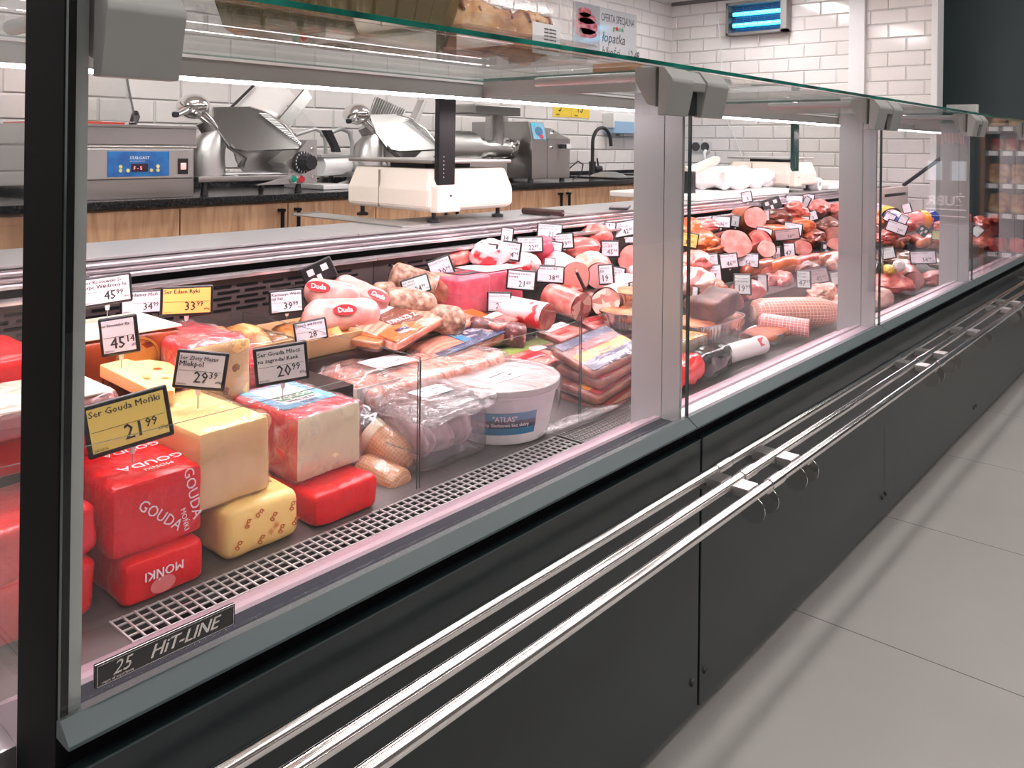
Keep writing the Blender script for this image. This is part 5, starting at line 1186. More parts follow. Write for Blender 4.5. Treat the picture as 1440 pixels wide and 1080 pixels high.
# ================================================================ netted sausages in a clear pack
def band(p1, p2, r, t0, t1, m, par, root, flat=1.0, nm='paper_sleeve'):
    p1, p2 = Vector(p1), Vector(p2); a_, b_ = p1.lerp(p2,t0), p1.lerp(p2,t1)
    return sub(nm, log_bm(a_,b_,[(0,r),(0.5,r),(1,r)],flat=flat), m, par, root)
for k, (pa, pb, lb) in enumerate(((at(446,553,1.33),at(576,655,1.125),'golden netted sausage with a green lettered paper sleeve, lying on the other one'),(at(505,658,1.20),at(570,690,1.095),'golden netted sausage lying on the deck beside the low red block'))):
    t = thing('netted_sausage', lb, 'sausage', ((pa.x+pb.x)/2,(pa.y+pb.y)/2,min(pa.z,pb.z)-0.03))
    c_ = part('casing', log_bm(pa,pb,prof_round(0.033,0.16,12),amp=0.001,seed=k), NET_G, t)
    if k == 0:
        band(pa,pb,0.0338,0.20,0.66,mat('cream_sleeve',(0.82,0.72,0.55),0.5),c_,t); bd_ = band(pa,pb,0.0343,0.36,0.58,mat('black_band',(0.02,0.05,0.03),0.4),c_,t,nm='printed_band')
        ax = (pb-pa).normalized(); c = pa.lerp(pb,0.40); nrm = Vector((0.75,-0.25,0.62)); nrm = (nrm-ax*nrm.dot(ax)).normalized()
        M = frame(c+nrm*0.0352, ax, nrm.cross(ax)); nb = text_bm('CA', 0.034, bold=True); bmesh.ops.transform(nb, matrix=M, verts=nb.verts); sub('lettering', nb, WHITE_P, c_, t)
    part('clear_wrap', log_bm(pa-(pb-pa)*0.05,pb+(pb-pa)*0.06,prof_tied(0.039),amp=0.006,seed=k+4), film_lo, t)
# ================================================================ white bucket
t = thing('fish_bucket','large round white plastic bucket of herring fillets with a lid and blue label','bucket',(-1.165,1.318,0.5015)); bx, by = -1.165, 1.318
wbuck = mat('bucket_white',(0.78,0.77,0.76),0.35); lidm_ = mat('bucket_lid',(0.66,0.62,0.61),0.3,bump=0.15,bscale=8)
z0 = 0.5165-0.012
b_ = part('tub', lathe([(0,0),(0.100,0.0),(0.104,0.006),(0.121,0.094),(0.126,0.096),(0.126,0.104),(0.122,0.106)],64,(bx,by,z0)), wbuck, t)
l_ = part('lid', lathe([(0.121,0.100),(0.1275,0.100),(0.129,0.104),(0.129,0.113),(0.126,0.115),(0.120,0.1145),(0.118,0.110),(0,0.110)],64,(bx,by,z0)), lidm_, t)
def arc_band(r0, r1, z0_, z1_, an0, an1, c, m, nm, par, root, n=24):
    nb = bmesh.new(); A=[];B=[]
    for k in range(n+1):
        an = an0+(an1-an0)*k/n; A.append(nb.verts.new((c[0]+r0*math.cos(an),c[1]+r0*math.sin(an),z0_))); B.append(nb.verts.new((c[0]+r1*math.cos(an),c[1]+r1*math.sin(an),z1_)))
    for k in range(n): nb.faces.new((A[k],A[k+1],B[k+1],B[k]))
    return sub(nm, nb, m, par, root)
rr = lambda z: 0.104+(z-0.006)/0.088*0.017+0.0006
an0, an1 = -1.35, -0.12
arc_band(rr(0.022),rr(0.068),z0+0.022,z0+0.068,an0,an1,(bx,by),mat('label_blue',(0.02,0.28,0.45),0.35),'label',b_,t)
arc_band(rr(0.036)+0.0004,rr(0.052)+0.0004,z0+0.036,z0+0.052,an0,an1,(bx,by),mat('label_navy',(0.02,0.05,0.12),0.35),'label_band',b_,t)
def arc_text(s, size, z, anc, r, m, par, root, c):
    nb = text_bm(s, size, align='CENTER', bold=True)
    for v in nb.verts:
        an = anc+v.co.x/r; zz = z+v.co.y; q = r+(zz-z0)*0.19*0; v.co = Vector((c[0]+(q+v.co.z)*math.cos(an), c[1]+(q+v.co.z)*math.sin(an), zz))
    sub('lettering', nb, m, par, root)
arc_text('"ATLAS"', 0.014, z0+0.051, (an0+an1)/2, rr(0.056)+0.0015, WHITE_P, b_, t, (bx,by))
arc_text('Filety śledziowe bez skóry', 0.0095, z0+0.040, (an0+an1)/2, rr(0.044)+0.0015, WHITE_P, b_, t, (bx,by))
tag_ = sub('price_label', box((bx-0.03,by-0.055,z0+0.111),(bx+0.035,by+0.055,z0+0.1115)), paper, l_, t)
nb = text_bm('20.99', 0.018, align='CENTER'); bmesh.ops.transform(nb, matrix=Matrix.Translation((bx+0.022,by+0.01,z0+0.1117))@Matrix.Rotation(PI/2+0.15,4,'Z'), verts=nb.verts)
nb2 = text_bm('Filet śledziowy', 0.010, align='CENTER'); bmesh.ops.transform(nb2, matrix=Matrix.Translation((bx-0.002,by,z0+0.1117))@Matrix.Rotation(PI/2+0.15,4,'Z'), verts=nb2.verts); sub('label_print', merge(nb,nb2), PRINT, l_, t)
part('film_cover', lathe([(0,0.1165),(0.128,0.1165),(0.134,0.108),(0.133,0.09),(0.128,0.05)],72,(bx,by,z0),flute=0.012,fn=17), film_lo, t)
q = log_bm(Vector((bx+0.08,by-0.05,0.513)),Vector((bx+0.115,by+0.29,0.512)),[(0,0.004),(0.1,0.018),(0.3,0.016),(0.5,0.020),(0.7,0.016),(0.9,0.012),(1,0.003)],n=24,amp=0.014,seed=3,flat=0.5); part('film_tail', q, film_hi, t)
# ================================================================ white sausages, salami and packs behind the first divider
def duda(pa, pb, lb, r, bend=0.0, seed=0, logo=0.5):
    t = thing('white_sausage', lb, 'sausage', ((pa.x+pb.x)/2,(pa.y+pb.y)/2,min(pa.z,pb.z)-r), group=None)
    L = (pb-pa).length; e = min(0.3, r/L)
    part('casing', log_bm(pa,pb,prof_round(r,e,12),amp=0.003,seed=seed,bend=bend), WURST, t)
    ax = (pb-pa).normalized(); c = pa.lerp(pb,logo)+Vector((0,0,bend)); nrm = Vector((0.80,-0.35,0.48)); nrm = (nrm-ax*nrm.dot(ax)).normalized()
    M = frame(c+nrm*(r+0.0022), ax, nrm.cross(ax))
    q = lathe([(0,0),(0.022,0),(0.022,0.0007),(0,0.0007)],24); bmesh.ops.scale(q, vec=(1.25,0.55,1), verts=q.verts); bmesh.ops.transform(q, matrix=M, verts=q.verts)
    o = part('red_oval', q, mat('logo_red',(0.72,0.01,0.03),0.35), t)
    q = text_bm('Duda', 0.016, align='CENTER', bold=True); bmesh.ops.transform(q, matrix=M@Matrix.Translation((0,-0.0055,0.001)), verts=q.verts); sub('lettering', q, WHITE_P, o, t)
    return t
duda(at(425,448,1.50),at(532,440,1.46),'thick white-cased sausage with a red oval logo, lowest of the pile',0.038,seed=1,logo=0.45)
duda(at(428,408,1.54),at(505,418,1.50),'white-cased sausage with a red oval logo, lying across the top of the pile',0.030,seed=2,logo=0.15)
duda(at(470,398,1.60),at(545,430,1.48),'long white-cased sausage slanting down to the right behind the other two',0.029,seed=3,logo=0.85)
cutlog('coarse_sausage','coarse brown sausage in clear casing behind the 24.99 tag','sausage',at(548,385,1.60),at(612,405,1.52),0.034,SALAMI_G,CHUNK,seed=4,amp=0.003)
rounded('coarse_sausage','tied coarse sausage with a wrinkled end left of the pink ham block','sausage',at(600,398,1.58),at(645,415,1.48),0.040,mat('coarse_brown',(0.50,0.22,0.16),0.35,stops=[(0.35,(0.38,0.13,0.09)),(0.6,(0.60,0.32,0.24)),(0.75,(0.80,0.60,0.52))],scale=30,bump=0.3,bscale=30),amp=0.003,seed=5)
rounded('coarse_sausage','pale coarse sausage with black print lying below the 24.99 tag','sausage',at(538,420,1.52),at(615,432,1.44),0.033,SALAMI_G,amp=0.002,seed=6)
rounded('coarse_sausage','pale mottled sausage end right behind the orange packs','sausage',at(600,446,1.44),at(655,455,1.38),0.036,SALAMI_G,amp=0.002,seed=7)
rounded('coarse_sausage','small round sausage below the pink ham tag, half hidden in the back row','sausage',at(520,415,1.60),at(560,412,1.56),0.030,SALAMI_G,amp=0.002,seed=8)
t = cutlog('dark_salami','dark red coarse salami right of the orange packs','salami',at(655,462,1.42),at(735,474,1.33),0.034,SALAMI,SALAMI,seed=9,amp=0.0015)
rounded('black_sausage','long dark brown sausage running behind the blue packs','sausage',at(742,482,1.40),at(905,497,1.22),0.030,DARKLOG,amp=0.002,seed=10)
rounded('black_sausage','second long dark sausage lying under the first, tied at its left end','sausage',at(735,497,1.36),at(885,512,1.20),0.027,DARKLOG,amp=0.002,seed=11)
# flat packs
def pack(name, label, c, L, Wd, H, rot, base, strips=(), texts=(), group=None, filmed=True, cat='sausage pack'):
    """flat pack: length L along local y, width Wd along local x; strips: (x0,x1,y0,y1,mat,name); texts: (s,size,x,y,rot,mat)"""
    t = thing(name, label, cat, c, rot, group)
    q = soft(Wd,L,H,H*0.45,9,0.002,18,len(label)); part('body', q, base, t, world=False)
    z = H/2+0.0012
    for x0,x1,y0_,y1_,m_,nm in strips:
        q = soft(x1-x0,y1_-y0_,0.002,0.0009,4,0,10,0); link(nm, q, m_, t, loc=((x0+x1)/2,(y0_+y1_)/2,z))
    for s,sz,x,y,ro,m_ in texts:
        q = text_bm(s, sz, align='CENTER', bold=True); link('lettering', q, m_, t, loc=(x,y,z+0.0014), rot=(0,0,PI/2+ro))
    if filmed:
        q = soft(Wd+0.006,L+0.006,H+0.008,H*0.5,9,0.004,26,len(label)+3); part('clear_film', q, pack_film, t, world=False)
    return t
FRANK = mat('frankfurter',(0.72,0.34,0.24),0.3,stops=[(0.0,(0.80,0.42,0.32)),(0.5,(0.62,0.24,0.17)),(1.0,(0.84,0.50,0.40))],scale=9,tex='wave',detail=0)
BRN = mat('brown_card',(0.28,0.11,0.07),0.4)
c = at(560,452,1.44)
pack('frankfurter_pack','orange and white frankfurter pack slanting on the pile, left of the blue pack',c,0.24,0.15,0.022,(0.10,0.22,0.30),FRANK,
  [(-0.075,-0.035,-0.115,0.10,WHITE_P,'white_header'),(0.02,0.07,-0.118,0.0,ORANGE_P,'orange_panel'),(-0.035,0.04,-0.05,0.045,BRN,'brown_panel'),(0.03,0.060,-0.085,-0.025,NAVY,'blue_panel'),(0.0,0.07,0.085,0.112,ORANGE_P,'orange_edge')],
  [('Z SZYNKI',0.022,0.004,-0.002,PI*0.95,WHITE_P),('Dudaki',0.016,0.050,-0.055,PI*0.95,WHITE_P)])
c = at(625,446,1.47)
pack('frankfurter_pack','second orange edged frankfurter pack lying behind, next to the dark salami',c,0.17,0.15,0.020,(0.06,0.20,0.15),FRANK,
  [(-0.075,0.075,0.045,0.082,ORANGE_P,'orange_edge'),(-0.075,-0.05,-0.08,0.04,WHITE_P,'white_header'),(0.035,0.068,-0.06,-0.005,NAVY,'blue_roundel')],[('Dudaki',0.016,0.0,0.060,PI/2,WHITE_P)])
c = at(640,482,1.375)
pack('frankfurter_pack','dark blue frankfurter pack in front of the orange packs',c,0.25,0.12,0.028,(0.05,0.14,0.12),FRANK,
  [(-0.058,-0.035,-0.12,0.12,NAVY,'blue_edge'),(0.036,0.060,-0.12,0.12,NAVY,'blue_edge'),(-0.036,0.036,0.015,0.085,NAVY,'blue_panel'),(-0.02,0.036,-0.01,0.02,BLUE_P,'sky_panel')],
  [('BERLINKI',0.026,-0.008,0.045,PI*0.97,WHITE_P),('Dudaki',0.012,0.020,0.03,PI*0.97,WHITE_P)])
pack('frankfurter_pack','plain brown frankfurter pack sticking out under the orange pack',at(520,470,1.44),0.16,0.11,0.02,(0.0,0.1,0.5),mat('orange_brown',(0.55,0.25,0.10),0.35),[(0.0,0.05,-0.06,0.06,ORANGE_P,'orange_panel')])
c = at(745,502,1.28)
pack('sausage_slices_pack','flat green and red pack of thin sausages behind the white bucket',c,0.24,0.13,0.016,(0.02,0.12,0.02),mat('pack_rosy',(0.70,0.28,0.24),0.35,stops=[(0.4,(0.62,0.15,0.13)),(0.6,(0.80,0.45,0.38))],scale=16),
  [(-0.062,-0.02,-0.09,0.11,mat('lime_print',(0.42,0.55,0.16),0.4),'green_panel'),(-0.035,0.0,0.02,0.07,WHITE_P,'white_roundel'),(0.0,0.03,-0.06,0.03,mat('crimson_print',(0.62,0.03,0.05),0.4),'red_panel')],[('Parówki',0.018,0.022,-0.01,PI,WHITE_P)])
BP = ['top pack of the blue and yellow frankfurter stack, lettered upside down','second pack of the blue and yellow frankfurter stack','third pack of the blue and yellow frankfurter stack','lowest pack of the blue and yellow frankfurter stack']
o = at(840,545,1.145); 
for k in range(4):
    z = 0.625-k*0.030; 
    pack('frankfurter_pack',BP[k],Vector((-1.15+0.004*k,1.665+0.012*(k%2)-0.004*k,z-0.02)),0.215,0.13,0.024,(0.10,0.14+(0.16 if k == 0 else 0.0),0.02*(k%2)+0.04*k),mat('dark_frank',(0.42,0.14,0.10),0.3,stops=[(0.3,(0.25,0.06,0.05)),(0.7,(0.60,0.28,0.20))],scale=22),
      [(-0.062,-0.036,-0.10,0.10,NAVY,'blue_header'),(-0.036,-0.008,-0.045,0.085,mat('crimson_print',(0.62,0.03,0.05),0.4),'red_panel'),(-0.008,0.022,-0.10,0.10,mat('amber_print',(0.85,0.42,0.06),0.4),'yellow_band'),(0.022,0.058,-0.10,0.10,NAVY,'blue_band')] if k == 0 else [(0.0,0.03,-0.10,0.10,mat('amber_print',(0.85,0.42,0.06),0.4),'yellow_band'),(0.03,0.058,-0.10,0.10,mat('crimson_print',(0.62,0.03,0.05),0.4),'red_band')],
      [('Berlinki',0.034,0.038,0.0,PI,WHITE_P),('1 000 000',0.010,-0.022,0.02,PI,WHITE_P),('Sprawdź',0.016,0.010,0.0,PI,PRINT)] if k == 0 else [])
# pink ham blocks and logs
def brick(name, label, fb, L, Dp, H, yaw, m, **kw):
    """block given by its front-left-bottom corner"""
    return block(name, label, -fb.x, fb.y, fb.y+L, fb.z, fb.z+H, Dp, 0.012, m, yaw=yaw, cat='ham', **kw)
t = brick('ham_block','big pink pressed ham block with a printed white top, under the 30 price tag',W(1.455,1.485,0.661),0.13,0.16,0.105,0.0,PINKBLK,seed=1,amp=0.001)
link('top_label', soft(0.06,0.08,0.002,0.0009,4,0,1,0), mat('dark_label',(0.05,0.05,0.08),0.4), t, loc=(0.02,0.02,0.1065)) ; link('label_stripe', soft(0.012,0.07,0.002,0.0009,4,0,1,0), mat('crimson_print',(0.62,0.03,0.05),0.4), t, loc=(0.02,0.02,0.1078))
t = brick('ham_block','pink pressed ham block with white paper wrapper, beside the big pink block',W(1.50,1.64,0.661),0.16,0.12,0.10,0.0,PINKBLK,seed=2,amp=0.001,top=WHITE_P)
solo('meat_tray', box((-1.44,1.49,0.58),(-1.33,1.60,0.655),0.004), mat('tray_dark',(0.06,0.045,0.045),0.3,0.5), 'empty dark steel tray in front of the big pink ham block', 'tray') if False else None
WRAPW = mat('white_red_wrapper',(0.85,0.70,0.70),0.35,stops=[(0.44,(0.80,0.62,0.62)),(0.56,(0.78,0.50,0.50)),(0.60,(0.70,0.05,0.07))],scale=16)
cutlog('ham_log','pink ham log in a white wrapper, front of the ham row','ham',at(705,433,1.44),at(770,446,1.30),0.041,WRAPW,HAM,seed=1,flat=0.85)
cutlog('ham_log','meat log with a coarse chunky cut end right of the pink ham log','ham',at(770,415,1.46),at(818,432,1.33),0.042,MEAT_P,CHUNK,seed=2,flat=0.9,amp=0.002)
cutlog('brawn_log','grey-pink brawn log with white chunks at the cut end, left of the grey post','brawn',at(878,412,1.45),at(852,425,1.33),0.042,mat('brawn_skin',(0.68,0.42,0.38),0.32,stops=[(0.35,(0.50,0.25,0.22)),(0.5,(0.72,0.46,0.41)),(0.66,(0.88,0.76,0.70))],scale=26,bump=0.2,bscale=40),mat('brawn_cut',(0.7,0.4,0.36),0.35,stops=[(0.2,(0.56,0.30,0.27)),(0.5,(0.72,0.47,0.42)),(0.85,(0.88,0.75,0.68))],scale=55,tex='cells'),seed=3,flat=1.0,amp=0.002)
cutlog('ham_log','large pale pink sausage log with a smooth cut end under the 38.49 tag','ham',at(775,372,1.60),at(808,392,1.46),0.052,WRAPW,mat('mortadella',(0.85,0.42,0.38),0.35,sss=0.1),seed=4)
cutlog('ham_log','pale pink sausage log with a cut end left of the netted ham','ham',at(842,372,1.62),at(843,388,1.48),0.042,MEAT_P,mat('mortadella2',(0.82,0.45,0.44),0.35,sss=0.1),seed=5)
cutlog('ham_log','dark-netted ham with a white-pink cut face at the back by the grey post','ham',at(905,360,1.62),at(892,365,1.52),0.055,NET_D,HAM_L,seed=6)
for k,(px_,py_,a_,rx_,ry_,rz_,m_,lb) in enumerate((
  (690,357,1.60,0.05,0.07,0.04,WRAPW,'white wrapped poultry ham with red stripes behind the pink ham block'),
  (735,372,1.57,0.05,0.06,0.035,WRAPW,'white wrapped ham with a red band under the 22.49 tag'),
  (760,350,1.62,0.05,0.06,0.04,PINKBLK,'pink wrapped ham half hidden by the 24 price tag'),
  (815,350,1.62,0.06,0.08,0.04,MEAT_P,'pale roast poultry piece behind the 39 price tag'),
  (830,375,1.56,0.05,0.07,0.05,mat('crinkled_skin',(0.80,0.58,0.48),0.35,stops=[(0.35,(0.66,0.38,0.30)),(0.55,(0.85,0.64,0.55)),(0.75,(0.93,0.80,0.74))],scale=22,bump=0.6,bscale=26),'crinkled pale cooked meat right of the pink sausage log'),
  (838,335,1.66,0.05,0.07,0.05,MEAT_P,'pale pink ham peak in the back row below the 42.99 tag'),
  (905,385,1.50,0.05,0.06,0.04,WRAPW,'white wrapped ham with red print beside the grey post'),
  (880,398,1.42,0.04,0.05,0.03,WRAPW,'white and red wrapped cold cut behind the brawn log'),
  (800,410,1.44,0.03,0.05,0.02,MEAT,'small red meat piece between the ham log and the chunky log'),
  (828,428,1.40,0.03,0.04,0.035,MEAT_B,'dark brown meat end between the chunky log and the brawn'),
  (640,362,1.66,0.04,0.06,0.03,MEAT_P,'pale pink ham end in the back corner left of the white wrapped hams'))):
    lump('ham_piece',lb,'ham',at(px_,py_,a_),rx_,ry_,rz_,m_,seed=k+3,amp=0.12)
for k,(px_,py_,a_,l_,w_,ro,lb) in enumerate(((700,452,1.38,0.10,0.07,0.2,'flat white and red slice pack in front of the ham logs, left one'),(790,468,1.32,0.13,0.08,0.1,'flat pink slice pack with white print in front of the chunky log'),(845,455,1.33,0.12,0.08,-0.1,'flat red topped slice pack below the brawn log'),(862,470,1.28,0.11,0.08,0.15,'flat pink slice pack beside the foil trays'),(885,432,1.36,0.07,0.06,0.0,'small pink slice pack under the dark price tag by the grey post'))):
    pack('slice_pack',lb,at(px_,py_,a_),l_,w_,0.014,(0.04,0.15,ro),MEAT_P,[(-w_*0.45,-w_*0.12,-l_*0.4,l_*0.4,WHITE_P if k != 2 else mat('crimson_print',(0.62,0.03,0.05),0.4),'white_panel'),(w_*0.05,w_*0.2,-l_*0.3,l_*0.1,mat('crimson_print',(0.62,0.03,0.05),0.4),'red_mark')],cat='slice pack')
# ================================================================ foil trays at the first joint
def foil_tray(label, c, L, Wd, H, yaw, fill, fn, hgt=0.012, oval=False, tilt=0.0):
    t = thing('foil_tray', label, 'foil tray', c, (0,0,yaw))
    n = 40; nb = bmesh.new(); rings = []
    for s, z, am in ((0.82,0.0,0.0),(0.84,0.004,0.01),(0.98,H*0.9,0.018),(1.0,H,0.0),(1.05,H+0.001,0.0),(1.05,H+0.004,0.0),(0.985,H+0.003,0.0),(0.82,0.006,0.0)):
        ring = []
        for k in range(160):
            an = 2*PI*k/160; e = 4.0 if not oval else 2.0
            cx_ = math.copysign(abs(math.cos(an))**(2/e), math.cos(an)); sy_ = math.copysign(abs(math.sin(an))**(2/e), math.sin(an)); f_ = 1+am*(1 if k%4 < 2 else -1)
            ring.append(nb.verts.new((cx_*Wd/2*s*f_, sy_*L/2*s*f_, z)))
        rings.append(ring)
    for A, B in zip(rings, rings[1:]):
        for k in range(160): nb.faces.new((A[k],A[(k+1)%160],B[(k+1)%160],B[k]))
    nb.faces.new(rings[0][::-1]); nb.faces.new(rings[-1]); bmesh.ops.recalc_face_normals(nb, faces=nb.faces)
    part('tray', nb, FOIL, t, world=False)
    q = soft(Wd*0.94,L*0.94,H*0.5+hgt,0.03 if not oval else 0.045,12,0.004,26,int(L*1000)); bmesh.ops.translate(q, vec=(0,0,H*0.78), verts=q.verts); part(fn, q, fill, t, world=False)
    return t
PATE = mat('baked_pate',(0.55,0.22,0.10),0.5,stops=[(0.35,(0.40,0.13,0.06)),(0.65,(0.68,0.34,0.18))],scale=18,bump=0.3,bscale=50)
foil_tray('foil loaf tray of baked pate at the back, left of the grey post',Vector((-1.27,2.0,0.603)),0.20,0.12,0.042,0.0,PATE,'pate')
foil_tray('upper foil tray of minced meat left of the grey post, under the dark tag',Vector((-1.30,2.05,0.652)),0.15,0.11,0.035,0.0,PATE,'minced_meat')
p = at(1010,480,1.20); t = foil_tray('large foil loaf tray holding a dark meatloaf, right of the first joint',Vector((-1.185,2.27,0.509)),0.28,0.15,0.082,0.0,PATE,'pate')
q = soft(0.11,0.16,0.065,0.016,12,0.008,16,5); bmesh.ops.transform(q, matrix=Matrix.Translation((-1.165,2.275,0.635))@Matrix.Rotation(0.15,4,'X'), verts=q.verts)
q.normal_update(); q, o = split(q, lambda f: f.normal.y > 0.8)
t = thing('meatloaf','dark brown meatloaf with a cut end lying on the large foil tray','meatloaf',(-1.165,2.275,0.60)); part('crust', q, LOAF, t); part('cut_face', o, LOAF_IN, t)
foil_tray('small oval foil tray of reddish pate beside the white roll',Vector((-1.085,2.475,0.508)),0.20,0.105,0.028,0.0,mat('red_pate',(0.52,0.15,0.07),0.5,stops=[(0.35,(0.42,0.10,0.05)),(0.65,(0.62,0.24,0.12))],scale=22,bump=0.4,bscale=60),'pate',0.008,True)
block('pate_block','grey pate block with an orange top in film at the first joint',1.09,1.985,2.105,0.506,0.585,0.12,0.010,mat('pate_grey',(0.55,0.44,0.33),0.5,stops=[(0.4,(0.48,0.37,0.27)),(0.6,(0.62,0.51,0.40))],scale=30),seed=3,amp=0.002,top=mat('orange_top',(0.80,0.34,0.08),0.45),filmed=film_lo,cat='pate')
def sack(label, c, L, Wd, H, yaw, m, seed, cat='bag', amp=0.012, nm='food_bag'):
    q = soft(Wd,L,H,H*0.48,12,amp,20,seed); bmesh.ops.transform(q, matrix=Matrix.Translation(c)@Matrix.Rotation(yaw,4,'Z'), verts=q.verts)
    return solo(nm, q, m, label, cat)
sack('crumpled bright red bag on the grille right at the first joint',Vector((-1.045,1.86,0.540)),0.16,0.085,0.07,0.0,mat('red_bag',(0.75,0.015,0.025),0.25,bump=0.6,bscale=24,coat=0.4),3)
sack('shiny black plastic bag in front of the foil tray',Vector((-1.050,2.03,0.535)),0.19,0.09,0.065,0.08,mat('black_bag',(0.012,0.012,0.014),0.16,bump=0.7,bscale=22,coat=0.5),6)
pa, pb = at(1012,498,1.13), at(1078,484,1.12); pa.z = pb.z = 0.54
t = thing('white_roll','white cased roll with small red print before the oval foil tray','sausage',((pa.x+pb.x)/2,(pa.y+pb.y)/2,0.512)); part('casing', log_bm(Vector((-1.055,2.13,0.530)),Vector((-1.030,2.34,0.530)),prof_round(0.026,0.12,10),amp=0.002,seed=3), mat('white_casing',(0.80,0.78,0.76),0.35), t)
q = soft(0.002,0.035,0.024,0.0009,3,0,1,0); bmesh.ops.transform(q, matrix=Matrix.Translation((-1.018,2.29,0.546))@Matrix.Rotation(-0.6,4,'Y'), verts=q.verts); part('red_print', q, mat('rose_print',(0.72,0.12,0.18),0.4), t)
# ================================================================ second case: netted hams
t = thing('netted_ham','long pink netted ham with a tied end in the second case','ham',(-1.18,2.98,0.515))
pa, pb = atz(1056,440,0.560), atz(1180,438,0.553)
part('netting', log_bm(pa,pb,[(0,0),(0,0.03),(0.04,0.047),(0.12,0.056),(0.4,0.060),(0.75,0.058),(0.88,0.046),(0.95,0.028),(0.985,0.010),(1,0.008),(1,0)],n=36,amp=0.003,seed=2,flat=0.85), NET, t)
part('netting_tail', tube([pb,pb+Vector((0.02,0.06,0.004)),pb+Vector((0.03,0.10,-0.012))],[0.010,0.008,0.014],10), mat('net_cord',(0.80,0.70,0.58),0.6), t)
cutlog('netted_ham','short pink netted ham with a pale cut end before the long netted ham','ham',atz(1066,452,0.548),atz(1137,462,0.540),0.036,netmat('netted_red',(0.78,0.28,0.26),(0.70,0.20,0.20),(0.92,0.72,0.68),0.011,0.011),HAM_L,seed=4,flat=0.8,amp=0.002)
def heap(items, cat='meat'):
    for k, it in enumerate(items):
        nm, lb, px_, py_, a_, rx_, ry_, rz_, m_ = it[:9]; gr = it[9] if len(it) > 9 else None
        lump(nm, lb, cat, at(px_,py_,a_), rx_, ry_, rz_, m_, gr, seed=k*3+px_%7, amp=0.2, yaw=0.3*math.sin(k*2.1))
heap([
 ('meat_bag','white film wrapped meat behind the long netted ham',1098,412,1.27,0.06,0.14,0.035,mat('white_wrap',(0.80,0.62,0.60),0.3,stops=[(0.4,(0.70,0.42,0.40)),(0.6,(0.85,0.74,0.74))],scale=10,bump=0.5,bscale=20)),
 ('bacon_heap','piece of streaky pink bacon in front of the grey second post',1150,412,1.20,0.07,0.14,0.05,FAT),
 ('bacon_heap','end of streaky bacon touching the second grey post',1188,430,1.10,0.06,0.10,0.045,FAT),
 ('smoked_meat','dark smoked meat at the far back below the turned black tag',1090,308,1.60,0.07,0.10,0.045,MEAT_B),
 ('smoked_meat','folded brown smoked meat right of the turned black tag',1120,300,1.58,0.06,0.09,0.055,MEAT),
 ('smoked_meat','orange-brown smoked meat left of the small upright tag',1125,318,1.52,0.05,0.09,0.04,RIND_O),
 ('smoked_meat','dark roast piece behind the small white disc of fat',1165,320,1.50,0.06,0.10,0.05,MEAT_B),
 ('smoked_meat','pink bagged meat below the far scale, left part',1150,292,1.62,0.06,0.12,0.045,MEAT_P),
 ('smoked_meat','pink bagged meat below the far scale, right part',1185,297,1.60,0.06,0.12,0.05,MEAT_P),
 ('smoked_meat','brown smoked meat beside the second post at mid height',1192,322,1.45,0.06,0.10,0.05,RIND),
 ('smoked_meat','reddish smoked piece under the steeply turned tag',1145,335,1.46,0.05,0.10,0.04,RIND),
 ('smoked_meat','small red meat at the second post just above the fence pane',1190,345,1.42,0.05,0.09,0.04,MEAT),
 ('smoked_meat','brown piece between the pink hams, behind the 47 tag',1108,330,1.50,0.05,0.09,0.04,RIND),
 ('smoked_meat','pale meat under the yellow tag at the first joint',975,372,1.36,0.06,0.09,0.045,MEAT_P),
 ('smoked_meat','white-pink striped ham left of the paired black tags',972,395,1.30,0.06,0.08,0.045,mat('string_ham',(0.85,0.62,0.58),0.35,stops=[(0.42,(0.70,0.30,0.28)),(0.5,(0.88,0.68,0.64))],scale=9,tex='wave',detail=1)),
 ('smoked_meat','orange smoked leg beside the yellow tag',985,340,1.45,0.06,0.08,0.04,RIND_O),
 ('smoked_meat','glossy orange smoked meat under the 36 tag, left',968,322,1.52,0.05,0.07,0.04,RIND_O),
 ('smoked_meat','thin pink ham end behind the first glass joint',990,318,1.56,0.05,0.07,0.03,MEAT_P),
 ('smoked_meat','fried brown crust strip under the yellow tag',1000,350,1.42,0.04,0.09,0.02,RIND_O),
 ('smoked_meat','reddish meat under the first of the three joined tags',1000,410,1.27,0.05,0.09,0.04,RIND_O),
 ('smoked_meat','orange red meat right of the narrow tag above the loaf',1015,425,1.24,0.05,0.09,0.035,MEAT),
 ('smoked_meat','pink meat above the dark meatloaf, by the divider',1050,408,1.24,0.05,0.09,0.035,MEAT_P),
 ('smoked_meat','brown pate piece behind the foil loaf tray',985,435,1.27,0.05,0.09,0.03,PATE),
])
cutlog('smoked_ham','big smoked ham with a large pale pink cut face under the 36 tag','ham',at(1000,352,1.50),at(1035,342,1.36),0.070,RIND,HAM_L,seed=1,flat=0.75,amp=0.004)
cutlog('smoked_ham','orange rind ham with a pink cut face behind the two back tags','ham',at(1038,308,1.66),at(1062,306,1.52),0.050,RIND_O,HAM_L,seed=2,amp=0.002)
cutlog('smoked_ham','pink cut ham beside the 47 tag','ham',at(1065,338,1.52),at(1070,340,1.40),0.045,MEAT_P,HAM,seed=3,amp=0.002)
cutlog('smoked_ham','dark red half ham with a narrow pale cut face under the 47 tag','ham',at(1060,360,1.44),at(1078,350,1.36),0.042,RIND,HAM_L,seed=4,flat=0.8,amp=0.004)
cutlog('smoked_ham','long smoked loin with a slanting white cut face in mid row','ham',at(1105,335,1.52),at(1128,348,1.36),0.045,RIND,HAM_L,seed=5,flat=0.7,amp=0.004)
